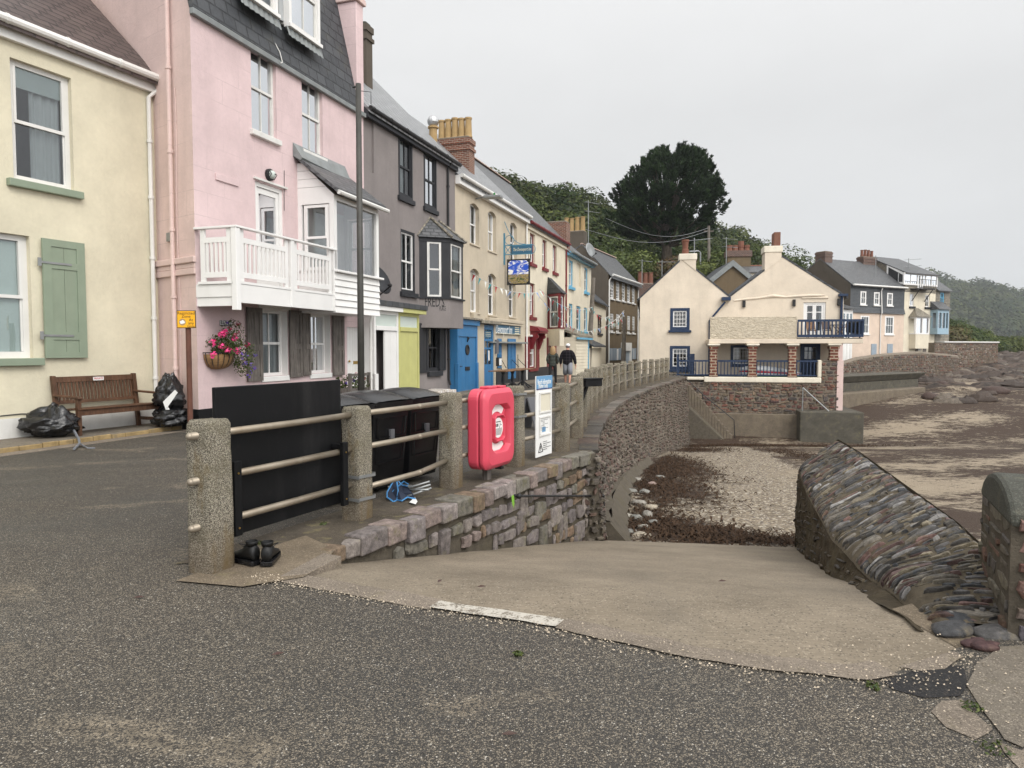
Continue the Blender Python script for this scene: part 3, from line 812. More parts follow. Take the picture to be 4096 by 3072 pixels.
 def fascia(self, mat, h=.2, n=.02, out=.16, s0=None, s1=None, z=None):
  s0 = self.s0 if s0 is None else s0; s1 = self.s1 if s1 is None else s1; z = self.zt if z is None else z
  m = MB().box(self.F, s0 + .004, s1 - .004, .004, out, z - h, z - .004)
  return m.build('fascia', M[mat], self.t, bevel=.01)
 def gutter(self, mat, n=.24, dz=-.06, r=.06, s0=None, s1=None, brackets=True):
  F = self.F; s0 = self.s0 if s0 is None else s0; s1 = self.s1 if s1 is None else s1; z = self.zt + dz
  m = MB().tube([F.p(s0, n, z), F.p(s1, n, z)], r, 10)
  if brackets:
   for i in range(int((s1 - s0) / 1.0) + 1):
    b = s0 + .15 + i * 1.0
    if b < s1 - .1: m.tube([F.p(b, n, z), F.p(b + .05, n, z)], r * 1.15, 10)
  return m.build('gutter', M[mat], self.t, smooth=False)
 def pipe(self, mat, pts, r=.04, collars=(), name='downpipe'):
  m = MB().tube(pts, r, 8)
  for q in collars:
   q = Vector(q); m.tube([q - Vector((0, 0, .03)), q + Vector((0, 0, .03))], r * 1.35, 8)
  return m.build(name, M[mat], self.t, smooth=False)
 def chimney(self, s, n0, n1, z0, z1, ws, mat, pots=0, pot='pot', cap='kerbc', band=True, ph=.75, pr=.13, along='n'):
  F = self.F; m = MB().box(F, s, s + ws, n0, n1, z0, z1)
  if band: m.box(F, s - .05, s + ws + .05, n0 - .05, n1 + .05, z1 - .5, z1 - .38); m.box(F, s - .04, s + ws + .04, n0 - .04, n1 + .04, z1 - .22, z1 - .02)
  c = m.build('chimney', M[mat], self.t)
  MB().box(F, s + .02, s + ws - .02, n0 + .02, n1 - .02, z1 - .02, z1 + .09).build('flaunching', M[cap], c, bevel=.05)
  for i in range(pots):
   q = MB()
   if along == 'n': o = F.p(s + ws / 2, n0 + (n1 - n0) * (i + .5) / pots, z1 + .07)
   else: o = F.p(s + ws * (i + .5) / pots, (n0 + n1) / 2, z1 + .07)
   k = R.uniform(.93, 1.05)
   q.lathe(o, [(pr * 1.12, 0), (pr * 1.1, .05), (pr, .08), (pr * .86, ph * k - .1), (pr * 1.02, ph * k - .06), (pr * 1.02, ph * k), (pr * .7, ph * k), (pr * .65, ph * k - .15)], 12)
   q.build('chimney_pot', M[pot], c, smooth=False)
  return c
def shutter(parent, F, s0, s1, z0, z1, n, mat, panels=((.1, .3), (.36, .9)), hinge=None, side=0, turn=0.0):
 """a leaf with sunk panels; its outer face stands at n"""
 m = MB(); w = s1 - s0; h = z1 - z0; st = w * .2; th = .035
 G2 = F if not turn else F.shifted(s0 if side == 0 else s1, 0, 0, turn)
 if turn: s0, s1 = (0, w) if side == 0 else (-w, 0)
 m.box(G2, s0, s0 + st, n - th, n, z0, z1); m.box(G2, s1 - st, s1, n - th, n, z0, z1)
 edges = [0] + [q for p in panels for q in p] + [1]
 for i in range(0, len(edges), 2):
  m.box(G2, s0 + st, s1 - st, n - th, n - .001, z0 + h * edges[i], z0 + h * edges[i + 1])
 for a, b in panels:
  m.box(G2, s0 + st, (s0 + s1) / 2 - .003, n - th + .004, n - .016, z0 + h * a, z0 + h * b)
  m.box(G2, (s0 + s1) / 2 + .003, s1 - st, n - th + .004, n - .016, z0 + h * a, z0 + h * b)
 o = m.build('shutter', M[mat], parent)
 if hinge:
  for q in hinge:
   k = MB(); z = z0 + h * q
   a, b = (s0 - .06, s0 + w * .66) if side == 0 else (s1 - w * .66, s1 + .06)
   k.box(G2, a, b, n + .001, n + .012, z - .018, z + .018)
   e = a if side == 0 else b
   k.box(G2, e - .03, e + .03, n + .001, n + .014, z - .07, z + .07)
   k.build('strap_hinge', M['galv'], o)
 return o
def plank_door(parent, F, s0, s1, z0, z1, n, mat, planks=6, frame=None, fw=.07, handle=None, letter=None):
 m = MB(); w = (s1 - s0) / planks
 for i in range(planks):
  m.box(F, s0 + i * w + .003, s0 + (i + 1) * w - .003, n - .04, n, z0 + .01, z1)
 m.box(F, s0, s1, n - .045, n - .008, z0 + .01, z1)
 d = m.build('door', M[mat], parent)
 if frame:
  k = MB(); k.box(F, s0 - fw, s0 - .002, n - .08, n + .03, z0, z1 + fw); k.box(F, s1 + .002, s1 + fw, n - .08, n + .03, z0, z1 + fw); k.box(F, s0 - .002, s1 + .002, n - .08, n + .029, z1 + .002, z1 + fw)
  k.build('door_frame', M[frame], d)
 if handle:
  MB().sphere(F.p(handle[0], n + .05, handle[1]), .032).build('door_knob', M[handle[2]], d, smooth=True)
 if letter:
  MB().box(F, letter[0] - .13, letter[0] + .13, n, n + .012, letter[1] - .04, letter[1] + .04).build('letterbox', M[letter[2]], d)
 return d
def bay_faces(H, pts, F, z0, z1, ):
 return [Fac(pts[i].x, pts[i].y, pts[i + 1].x - pts[i].x, pts[i + 1].y - pts[i].y) for i in range(len(pts) - 1)]
# ---------------------------------------------------------------- left terrace
FC = Fac(-8.46, 11.74, .462, 1)
FL = Fac(-6.02, 13.6, .329, 1)
HOUSES = {}
def cream_house():
 F = FC
 s1 = F.hit(0, 346, 560)[0]
 zg = F.hit(1, 500, 320)[1]
 H = House('pale yellow house with white gutter and sage shutter at the near end', F, -7, s1, zg, 7.5, 'cream')
 a, b, z0, z1 = H.px(1, (62, 368), (482, 1240))
 H.win(a, b, z0, z1, frame='offwhite', fw=.085, rec=.14, vb=0, sill=('sage', .12, .13, .1), curtain=('curtainwhite', .62), cside=1)
 MB().quad(F.p(a + .1, -.135, z1 - .42), F.p(b - .1, -.135, z1 - .42), F.p(b - .1, -.135, z1 - .08), F.p(a + .1, -.135, z1 - .08)).build('roller_blind', M['blind'], H.t)
 w = b - a
 q, z3 = F.hit(2, 200, 75); b2, z2 = F.hit(2, 222, 882)
 H.win(b2 - w, b2, z2, z3, frame='offwhite', fw=.095, rec=.14, vb=0, sill=('sage', .14, .13, .1), glass='glass', label='ground floor window with pale green frosted film')
 MB().quad(F.p(b2 - w + .1, -.15, z2 + .1), F.p(b2 - .1, -.15, z2 + .1), F.p(b2 - .1, -.15, z3 - .1), F.p(b2 - w + .1, -.15, z3 - .1)).build('frosted_film', M['frost'], H.t)
 H.front(); H.sides(3.6, 3.75)
 a, z1 = F.hit(2, 273, 85, .05); b, z0 = F.hit(2, 578, 880, .05)
 shutter(H.t, F, a, b, z0, z1, .075, 'sage', ((.05, .155), (.22, .755), (.815, .94)), hinge=(.19, .80), side=0)
 H.roof('slatebrown', 3.6, 3.75, over=.2)
 H.fascia('offwhite', .3, out=.1)
 H.gutter('offwhite', .2, -.03, .075, s1=s1 + .02)
 e, zq = F.hit(1, 948, 600); f, _ = F.hit(1, 1010, 520)
 zt = H.zt - .06
 H.pipe('offwhite', [F.p(f, .2, zt), F.p(f, .2, zt - .12), F.p(f - .1, .1, zt - .22), F.p(e, .06, zt - .36), F.p(e, .06, .05)], .042,
   [F.p(e, .06, z) for z in (1.0, 2.2, 3.4, 4.6, 5.7)])
 MB().box(F, -7, s1, .003, .02, .05, .42).build('plinth', M['oldwhite'], H.t)
 MB().tube([F.p(-1.2, .012, 1.5), F.p(-1.18, .012, .9), F.p(-1.19, .012, .45)], .008, 5).build('cable', M['oldwhite'], H.t)
 MB().tube([F.p(-1.2 + i * .3, .012, .47 + .02 * math.sin(i * 1.7)) for i in range(12)], .009, 5).build('cable', M['wire'], H.t)
def pink_house():
 F = FL
 sE = F.hit(3, 1388, 900)[0]
 ze = 7.93
 H = House('pink rendered house with white balcony, slate mansard and grey shutters', F, 0, sE, ze, 7, 'pink')
 HOUSES['pink'] = H
 P = F.p
 # upper sashes
 for tl, br in (((555, 285), (752, 1035)), ((932, 540), (1092, 1170))):
  H.winpx(3, tl, br, frame='oldwhite', fw=.06, rec=.13, vb=1, sill=('oldwhite', .07, .12, .09), curtain='curtain')
 # balcony door
 a, z1 = F.hit(3, 590, 1330); b, _ = F.hit(3, 800, 1440)
 zf = 2.82
 H.op.append((a, b, zf, z1, .15))
 m = MB(); n0, n1 = -.12, -.07
 for x0, x1 in ((a, a + .1), (b - .1, b)): m.box(F, x0, x1, n0 - .02, n1 + .03, zf, z1)
 m.box(F, a + .1, b - .1, n0 - .02, n1 + .03, z1 - .09, z1)
 for x0, x1 in ((a + .11, a + .2), (b - .2, b - .11)): m.box(F, x0, x1, n0, n1, zf + .02, z1 - .1)
 for c0, c1 in ((zf + .02, zf + .3), (zf + .9, zf + 1.02), (z1 - .22, z1 - .1)): m.box(F, a + .2, b - .2, n0 + .001, n1 - .001, c0, c1)
 d = m.build('balcony_door', M['white'], H.t)
 MB().quad(P(a + .2, -.1, zf + 1.02), P(b - .2, -.1, zf + 1.02), P(b - .2, -.1, z1 - .22), P(a + .2, -.1, z1 - .22)).build('pane', M['glass'], d)
 MB().box(F, a + .2, b - .2, -.11, -.09, zf + .3, zf + .9).build('panel', M['white'], d)
 MB().tube([P(a + .16, -.05, zf + 1.05), P(a + .28, -.03, zf + 1.05)], .014).build('door_handle', M['brass'], d)
 MB().box(F, a - .06, b + .1, .0, .05, z1 + .03, z1 + .07).build('drip_mould', M['oldwhite'], H.t)
 # ground floor windows with white reveals
 gw = []
 for tl, br, rv in (((716, 700), (862, 1250), 930), ((1118, 735), (1232, 1228), 1285)):
  a, b, z0, z1 = H.px(4, tl, br)
  rb = F.hit(4, rv, 900)[0]
  H.win(a, rb, z0, z1, frame='white', fw=.06, rec=.2, vb=1, sill=('white', .05, .12, .03), curtain='curtain')
  gw.append((a, rb, z0, z1))
  mm = MB(); mm.box(F, rb - .012, rb - .002, -.2, .012, z0, z1); mm.box(F, a, rb, -.2, .012, z1 - .012, z1 - .002)
  mm.box(F, a - .1, rb + .12, .002, .03, z1 + .003, z1 + .1)
  mm.build('reveal', M['white'], H.t)
 # shutters
 for l, r, tp, bt, tn, sd in ((597, 722, 680, 1300, 0, 0), (950, 1052, 705, 1265, 0, 0), (1057, 1122, 725, 1250, .0, 0), (1310, 1402, 748, 1250, 0, 0)):
  a, z1 = F.hit(4, l, tp, .06); b, _ = F.hit(4, r, tp, .06); z0 = F.hit(4, l, bt, .06)[1]
  shutter(H.t, F, a, b, z0, z1, .07, 'greywood', ((.06, .42), (.5, .94)))
 # plank front door
 a, z1 = F.hit(4, 1425, 845); b, _ = F.hit(4, 1600, 860)
 b = min(b, sE - .1)
 H.op.append((a, b, 0.05, z1, .15))
 k = F.hit(4, 1453, 1130)
 plank_door(H.t, F, a, b, .06, z1, -.06, 'white', 7, 'white', .06, (a + .13, k[1], 'brass'), ((a + b) / 2 + .1, k[1] - .04, 'brass'))
 a2, b2 = a, b
 H.front(z1=ze)
 # return wall towards the yellow house, and the gable standing over its roof
 Q = F.p(0, 0, 0); B0 = Vector((-7.2, 14.5, 0)) + Vector((-.25, .19, 0))
 Lf = Fac(B0.x, B0.y, Q.x - B0.x, Q.y - B0.y)
 L = (Vector((Q.x - B0.x, Q.y - B0.y, 0))).length
 m = MB(); m.quad(Lf.p(-6, 0, 0), Lf.p(L, 0, 0), Lf.p(L, 0, ze + .02), Lf.p(L - .3, 0, ze + 3.4), Lf.p(-6, 0, ze + 4.2))
 side = m.build('side_wall', M['peach'], H.t, fix=False)
 zc = Lf.hit(2, 1200, 255)[1]
 MB().box(Lf, L - 1.75, L + .05, .002, .07, zc - .02, zc + .1).box(Lf, L - 1.75, L + .03, .003, .045, zc - .24, zc - .12).box(Lf, L - 1.75, L + .02, .003, .035, zc - .12, zc - .02).build('string_course', M['peach'], H.t, bevel=.02)
 px_, _ = Lf.hit(0, 367, 300, .07)
 H.pipe('peach', [Lf.p(px_, .07, 9.6), Lf.p(px_, .07, .05)], .042, [Lf.p(px_, .07, z) for z in (1.2, 2.6, 3.9, 5.4, 7.0, 8.6)], 'soil_pipe')
 MB().tube([Lf.p(px_ + .12 + .03 * math.sin(i), .015, 6.6 - i * .55) for i in range(12)], .007, 5).build('cable', M['peach'], H.t)
 MB().box(Lf, L - .95, L - .8, 0.004, .07, zc + .45, zc + .62).build('junction_box', M['galv'], H.t, bevel=.01)
 for Fx, s0, s1 in ((F, -.02, a2 - .08), (Lf, L - 1.9, L + .02)):
  MB().box(Fx, s0, s1, .003, .02, 0.0, .42).build('plinth', M['black'], H.t)
 # other walls
 MB().quad(P(sE, 0, 0), P(sE, 0, ze), P(sE, -7, ze), P(sE, -7, 0)).quad(P(0, -7, 0), P(sE, -7, 0), P(sE, -7, ze), P(0, -7, ze)).build('back_wall', M['pink'], H.t)
 # mansard
 top = ze + 3.35
 k = -.225
 mm = MB()
 dm = [(1.42, 2.42), (3.0, 4.05)]
 mm.hexa([P(-.02, .1, ze + .02), P(sE - .36, .1, ze + .02), P(sE - .36, .1 + k * 3.35, top), P(-.02, .1 + k * 3.35, top),
    P(-.02, .0, ze + .02), P(sE - .36, 0, ze + .02), P(sE - .36, k * 3.35, top), P(-.02, k * 3.35, top)])
 rf = mm.build('mansard_roof', M['slate'], H.t)
 MB().hexa([P(-.02, .1 + k * 3.35, top), P(sE, .1 + k * 3.35, top), P(sE, -4, top + .9), P(-.02, -4, top + .9), P(-.02, .1 + k * 3.35, top + .1), P(sE, .1 + k * 3.35, top + .1), P(sE, -4, top + 1), P(-.02, -4, top + 1)]).build('upper_roof', M['slate'], H.t)
 MB().box(F, -.02, sE, .004, .1, ze - .1, ze + .015).build('eaves_board', M['lead'], H.t, bevel=.01)
 # dormers
 for a, b in dm:
  z0 = ze + .98; z1 = ze + 2.75
  D2 = MB(); D2.box(F, a - .09, a, -.9, .12, z0 - .02, z1 + .15); D2.box(F, b, b + .09, -.9, .12, z0 - .02, z1 + .15); D2.box(F, a, b, -.9, .12, z1, z1 + .15); D2.box(F, a - .12, b + .12, .0, .17, z0 - .1, z0 - .022)
  dd = D2.build('dormer', M['white'], H.t)
  H.win(a, b, z0, z1, frame='oldwhite', fw=.06, rec=-.03, vb=1, cut=False, parent=dd, curtain='curtain')
  MB().hexa([P(a - .16, -1.3, z1 + .16), P(b + .16, -1.3, z1 + .16), P(b + .16, .22, z1 + .16), P(a - .16, .22, z1 + .16), P(a - .16, -1.3, z1 + .5), P(b + .16, -1.3, z1 + .5), P(b + .16, .22, z1 + .22), P(a - .16, .22, z1 + .22)]).build('dormer_roof', M['lead'], dd)
  q = MB(); n = 16
  q.grid(n * 2, 1, lambda i, j: P(a - .16 + (b - a + .32) * i, .16 - j * .07 + .0 + .015 * math.sin(i * n * 3.14), z0 - .32 + j * .22 - .0))
  q.build('lead_apron', M['agedlead'] if 'agedlead' in M else M['lead'], dd, fix=False)
 MB().tube([P(2.5, -.06, ze + .62), P(2.52, .0, ze + .4), P(2.6, .08, ze + .2), P(2.62, .13, ze - .02), P(2.55, .13, ze - .06)], .012, 5).build('cable', M['oldwhite'], H.t)
 # party wall upstand at the far end
 pm = MB().box(F, sE - .36, sE, -3.8, .03, ze - .0, ze + 2.85).build('party_wall', M['pink'], H.t, bevel=.02)
 cp = MB(); cp.box(F, sE - .42, sE + .06, -3.9, .1, ze + 2.851, ze + 2.97)
 cp.hexa([P(sE - .42, -3.9, ze + 2.97), P(sE + .06, -3.9, ze + 2.97), P(sE + .06, .1, ze + 2.97), P(sE - .42, .1, ze + 2.97), P(sE - .25, -3.9, ze + 3.24), P(sE - .11, -3.9, ze + 3.24), P(sE - .11, .0, ze + 3.24), P(sE - .25, .0, ze + 3.24)])
 cp.build('coping', M['peach'], pm, bevel=.02)
 # bulkhead lamp, name tablet
 s, z = F.hit(3, 690, 1290)
 lp = MB().lathe(P(s, .0, z), [(.13, .0), (.13, .06), (.1, .07)], 14, F.n).build('bulkhead_lamp', M['iron'], H.t)
 MB().sphere(P(s, .09, z), .085, .085, .09).build('lamp_glass', M['frost'], lp, smooth=True)
 cg = MB()
 for i in range(3): cg.tube([P(s - .09 + .09 * i, .07, z + .1), P(s - .09 + .09 * i, .18 if i == 1 else .15, z), P(s - .09 + .09 * i, .07, z - .1)], .008, 5)
 cg.tube([P(s - .1, .07, z), P(s, .185, z), P(s + .1, .07, z)], .008, 5); cg.build('lamp_cage', M['iron'], lp)
 a, z1 = F.hit(3, 295, 1275); b, z0 = F.hit(3, 463, 1362)
 MB().box(F, a, b, .002, .03, z1 - .13, z1).build('blank_tablet', M['pink'], H.t, bevel=.005)
 MB().tube([P(F.hit(3, 800, 1100)[0], .01, 5.6), P(F.hit(3, 800, 1390)[0], .01, 4.7)], .007, 5).build('cable', M['wire'], H.t)
 # ---- balcony
 nb = .92
 zr = 3.88; zd = 2.83; zb = 2.43
 sb = F.hit(4, 1330, 400, nb)[0]
 T = H.t
 dk = MB().box(F, .02, sb, .0, nb, zd - .06, zd).build('balcony_deck', M['oldwhite'], T)
 fr = MB(); fr.box(F, .0, sb, nb - .04, nb + .02, zb + .02, zd - .03); fr.box(F, .0, .05, .0, nb - .04, zb + .13, zd - .03); fr.box(F, .02, .07, .0, nb - .05, zb - .04, zb + .13)
 fr.build('balcony_beam', M['white'], dk, bevel=.006)
 ra = MB(); ra.box(F, -.04, sb, nb - .07, nb + .06, zr - .04, zr); ra.box(F, -.04, .09, .0, nb - .07, zr - .04, zr)
 ra.build('handrail', M['white'], T, bevel=.006)
 sm = F.hit(4, 965, 500, nb)[0]
 for x0 in (-.03, sm - .05, sb - .12):
  MB().box(F, x0, x0 + .12, nb - .075, nb + .045, zb - (.12 if x0 < .1 else -.02), zr - .04).build('balcony_post', M['white'], T, bevel=.008)
 def panel(Fx, a, b, n, k):
  g = MB(); th = .045
  g.box(Fx, a, b, n - th, n, zr - .30, zr - .20); g.box(Fx, a, b, n - th, n, zd + .1, zd + .2)
  g.box(Fx, a, a + .1, n - th + .001, n - .001, zd + .03, zr - .05); g.box(Fx, b - .1, b, n - th + .001, n - .001, zd + .03, zr - .05)
  for i in range(k):
   x = a + .1 + (b - a - .2) * (i + .5) / k
   g.box(Fx, x - .022, x + .022, n - th + .006, n - .006, zd + .2, zr - .30)
  g.build('baluster_panel', M['white'], T)
  MB().box(Fx, a - .05, b + .05, n - .07, n + .03, zd - .025, zd + .025).build('bottom_rail', M['white'], T)
 panel(F, .14, sm - .09, nb, 10); panel(F, sm + .11, sb - .16, nb, 9)
 S2 = Fac(P(.02, 0, 0).x, P(.02, 0, 0).y, F.n.x, F.n.y)
 panel(S2, .12, nb - .1, .02, 5)
 # ---- timber bay
 n1 = .96
 s0 = sb - .1; s1 = F.hit(4, 1690, 300, n1)[0]
 zb0 = 2.42; zs = F.hit(4, 1345, 372, n1)[1]; zh = 5.12
 bay = MB(); N = 6
 for i in range(N):
  c0 = zb0 + (zs - .06 - zb0) * i / N; c1 = zb0 + (zs - .06 - zb0) * (i + 1) / N
  bay.hexa([P(s0, .0, c0), P(s1, .0, c0), P(s1, n1 + .03, c0), P(s0, n1 + .03, c0), P(s0, 0, c1 - .004), P(s1, 0, c1 - .004), P(s1, n1, c1 - .004), P(s0, n1, c1 - .004)])
 w = .12
 for x0, x1 in ((s0, s0 + w), (s1 - w, s1)): bay.box(F, x0, x1, n1 - w, n1 + .005, zs, zh);
 bay.box(F, s0 + .001, s0 + .07, 0, .1, zs, zh); bay.box(F, s1 - .07, s1 - .001, 0, .1, zs, zh)
 bay.box(F, s0 + w, s1 - w, n1 - w, n1 + .003, zh - .12, zh); bay.box(F, s0, s0 + .07, .1, n1 - w, zh - .2, zh); bay.box(F, s1 - .07, s1, .1, n1 - w, zh - .2, zh)
 bb = bay.build('bay_window', M['white'], T)
 MB().box(F, s0 - .02, s1 + .1, n1 - .1, n1 + .1, zs - .055, zs - .001).build('sill', M['white'], bb, bevel=.01)
 MB().quad(P(s0 + w, n1 - .06, zs), P(s1 - w, n1 - .06, zs), P(s1 - w, n1 - .06, zh - .12), P(s0 + w, n1 - .06, zh - .12)).build('pane', M['glasslow'], bb)
 SL = Fac(P(s0, 0, 0).x, P(s0, 0, 0).y, F.n.x, F.n.y)
 H.win(.16, n1 - .14, zs, zh - .22, frame='white', fw=.06, rec=.06, vb=0, cut=False, F=SL, parent=bb)
 MB().quad(SL.p(.1, -.1, zs), SL.p(.18, -.1, zs), SL.p(.18, -.1, zh - .2), SL.p(.1, -.1, zh - .2)).build('casing', M['white'], bb, fix=False)
 SR = Fac(P(s1, n1, 0).x, P(s1, n1, 0).y, -F.n.x, -F.n.y)
 H.win(.14, n1 - .12, zs, zh - .22, frame='white', fw=.06, rec=.06, vb=1, cut=False, F=SR, parent=bb)
 MB().quad(P(s0 + .1, .02, zs), P(s1 - .1, .02, zs), P(s1 - .1, .02, zh - .1), P(s0 + .1, .02, zh - .1)).build('inner_wall', M['oldwhite'], bb, fix=False)
 MB().box(F, s0 + .05, s1 - .05, .0, n1 - .12, zs - .05, zs - .002).build('window_seat', M['oldwhite'], bb)
 # cheek boards up under the lean-to roof
 zt = 6.0
 for x in (s0, s1 - .05):
  ck = MB()
  for i in range(4):
   c0, c1 = zh + (zt - zh) * i / 4.6, zh + (zt - zh) * (i + 1) / 4.6 - .008
   m0 = n1 * (1 - i / 4.6); m1 = n1 * (1 - (i + 1) / 4.6)
   ck.hexa([P(x, 0, c0), P(x + .05, 0, c0), P(x + .05, m0, c0), P(x, m0, c0), P(x, 0, c1), P(x + .05, 0, c1), P(x + .05, m1, c1), P(x, m1, c1)])
  ck.build('cheek_boards', M['white'], bb)
 ro = MB(); e0, e1 = s0 - .14, s1 + .12; no = n1 + .16; zo = zh + .02
 ro.hexa([P(e0, 0, zt), P(e1, 0, zt), P(e1, no, zo), P(e0, no, zo), P(e0, 0, zt + .09), P(e1, 0, zt + .09), P(e1, no, zo + .09), P(e0, no, zo + .09)])
 rr = ro.build('bay_roof', M['slategrey'], T)
 fl = MB(); fl.hexa([P(e0 - .02, .004, zt + .02), P(e1 - .15, .004, zt + .02), P(e1 - .15, .2, zt - .1), P(e0 - .02, .2, zt - .1), P(e0 - .02, .004, zt + .32), P(e1 - .15, .004, zt + .3), P(e1 - .15, .02, zt + .3), P(e0 - .02, .25, zt - .04)])
 fl.build('flashing', M['lead'], rr)
 MB().tube([P(e0 + .06, no + .03, zo + .0), P(e1 + .05, no + .03, zo - .02)], .055, 8).build('gutter', M['offwhite'], rr)
 # satellite dish between bay and grey house
 return H, sE
def grey_house(sE):
 F = FL; P = F.p
 sG = F.hit(5, 1160, 1100)[0]
 zt = 8.15
 H = House('mauve grey house with black sashes, slate oriel and yellow door', F, sE + .01, sG, zt, 7, 'grey')
 for tl, br in (((532, 650), (690, 1395)), ((814, 832), (955, 1508))):
  H.winpx(5, tl, br, frame='greyblack', fw=.05, rec=.07, vb=1, sill=('greyblack', .07, .15, .08), curtain=('curtain', .9), outer=('greyblack', .07))
 H.winpx(6, (447, 142), (577, 718), frame='white', fw=.045, rec=.1, vb=1, sill=('greyblack', .08, .15, .09), curtain=('curtain', .5), outer=('greyblack', .07))
 a, b, z0, z1 = H.px(6, (690, 985), (792, 1400))
 H.win(a, b, z0, z1, frame='greyblack', fw=.045, rec=.1, vb=1, sill=('greyblack', .1, .17, .1), outer=('greyblack', .07), curtain=('curtain', .4))
 a2, b2, z2, z3 = H.px(5, (128, 420), (266, 1090))
 a2 = sE + .03
 H.op.append((a2, b2, z2, z3, .06))
 H.front()
 MB().quad(P(a2, -.06, z2), P(b2, -.06, z2), P(b2, -.06, z3), P(a2, -.06, z3)).build('blind_recess', M['grey'], H.t, fix=False)
 H.sides(3.5, 3.5)
 H.roof('slatelight', 3.5, 3.5, over=.2, ro=.05)
 H.fascia('greyblack', .28, out=.14); H.gutter('iron', .22, -.05, .065)
 q = F.hit(5, 1085, 1200, .06)[0]
 H.pipe('iron', [P(q, .2, zt - .1), P(q, .06, zt - .35), P(q, .06, .5), P(q + .03, .1, .3)], .042, [P(q, .06, z) for z in (1.2, 2.55, 4.0, 5.6, 7.2)])
 l, z1 = F.hit(6, 610, 978, .05); r, _ = F.hit(6, 694, 978, .05); z0 = F.hit(6, 612, 1420, .05)[1]
 shutter(H.t, F, l, r, z0, z1, .06, 'greyblack', ((.04, .96),))
 l, z1 = F.hit(6, 793, 984, .05); r, _ = F.hit(6, 848, 984, .05); z0 = F.hit(6, 793, 1398, .05)[1]
 shutter(H.t, F, l, r, z0, z1, .06, 'greyblack', ((.04, .96),))
 # chimney on the roof
 H.chimney(9.62, -2.3, -1.75, 9.6, 12.0, .4, 'darkwall', 0, cap='mossy', band=True)
 # canted oriel
 no = .78
 c, _ = F.hit(6, 878, 500, no); a, _ = F.hit(6, 612, 500, 0); d, _ = F.hit(6, 1000, 500, no)
 d = min(d, c + 1.35)
 e = d + (c - a)
 zs = F.hit(6, 620, 742, .1)[1]; zh = F.hit(6, 612, 208, .1)[1]; zb = zs - .98; za = F.hit(6, 697, 45)[1]
 pts = [P(a, 0, 0), P(c, no, 0), P(d, no, 0), P(e, 0, 0)]
 ring = lambda z, k=0.0: [P(a - k, 0, z), P(c - k * .4, no + k, z), P(d + k * .4, no + k, z), P(e + k, 0, z)]
 def solid(z0, z1, k=0.0, k2=None):
  m = MB(); m.ring([ring(z0, k), ring(z1, k if k2 is None else k2)]); return m
 sk = solid(zb, zs - .05).build('oriel_apron', M['grey'], H.t)
 solid(zs - .05, zs, .07).build('sill', M['greyblack'], sk)
 fr = solid(zh - .12, zh, .02)
 fc = [Fac(pts[i].x, pts[i].y, pts[i + 1].x - pts[i].x, pts[i + 1].y - pts[i].y) for i in range(3)]
 ln = [(pts[i + 1] - pts[i]).length for i in range(3)]
 sd = []
 for i in range(3):
  mg = .26 if i != 1 else .13
  for x0, x1 in ((0.0, mg), (ln[i] - mg, ln[i])): fr.box(fc[i], x0 + .002, x1 - .002, -.06, 0, zs, zh - .12)
  sd.append(mg)
 ob = fr.build('oriel_window', M['greyblack'], H.t)
 for i in range(3):
  H.win(sd[i] + .005, ln[i] - sd[i] - .005, zs + .02, zh - .13, frame='oldwhite', fw=.05, rec=.06, vb=0, cut=False, F=fc[i], parent=ob, curtain=None if i == 0 else ('curtain', .45), cside=1)
 MB().ring([[P(a + .1, .01, zs), P(c, no - .3, zs), P(d, no - .3, zs), P(e - .1, .01, zs)], [P(a + .1, .01, zs + .02), P(c, no - .3, zs + .02), P(d, no - .3, zs + .02), P(e - .1, .01, zs + .02)]]).build('window_board', M['oldwhite'], ob)
 MB().quad(P(a + .12, .015, zs), P(e - .12, .015, zs), P(e - .12, .015, zh), P(a + .12, .015, zh)).build('inner_wall', M['inkgrey'], ob, fix=False)
 ap = P((a + e) / 2 - .35, 0, za); ap2 = P((a + e) / 2 + .35, 0, za)
 rg = ring(zh + .01, .12)
 m = MB()
 m.quad(rg[0], rg[1], ap); m.quad(rg[1], rg[2], ap2, ap); m.quad(rg[2], rg[3], ap2); m.quad(rg[3], rg[2], rg[1], rg[0]); m.quad(rg[0], ap, ap2, rg[3])
 orf = m.build('oriel_roof', M['slategrey'], H.t)
 MB().tube([rg[1] + Vector((0, 0, .03)), ap + Vector((0, 0, .04))], .045, 6).tube([rg[2] + Vector((0, 0, .03)), ap2 + Vector((0, 0, .04))], .045, 6).tube([rg[0] + Vector((0, 0, .03)), ap + Vector((0, 0, .04))], .035, 6).build('hip_tiles', M['slatewarm'], orf)
 # lettering on the apron
 f0 = fc[0]
 A0 = f0.hit(6, 655, 795)[0]; A1 = f0.hit(6, 840, 795)[0]; zA = f0.hit(6, 745, 795)[1]
 text('house_lettering', "FRED'S", f0, (A0 + A1) / 2, zA, .004, .46, M['ink'], sk, sx=(A1 - A0) / 1.42)
 B0 = f0.hit(6, 788, 850)[0]; B1 = min(f0.hit(6, 850, 850)[0], ln[0] - .02); zB = f0.hit(6, 800, 850)[1]
 text('house_lettering', "PLACE", f0, (B0 + B1) / 2, zB, .004, .2, M['ink'], sk, sx=(B1 - B0) / .62)
 # shared porch: white and yellow doors under a flat slate canopy
 np_ = .42
 s0, z1 = F.hit(6, 212, 880, np_); sm, _ = F.hit(6, 428, 900, np_); s1, _ = F.hit(6, 612, 920, np_)
 cz = z1 + .08
 pc = MB().box(F, s0 - .12, s1 + .25, .0, np_ + .18, cz + .1, cz + .25).build('porch_canopy', M['slate'], H.t, bevel=.01)
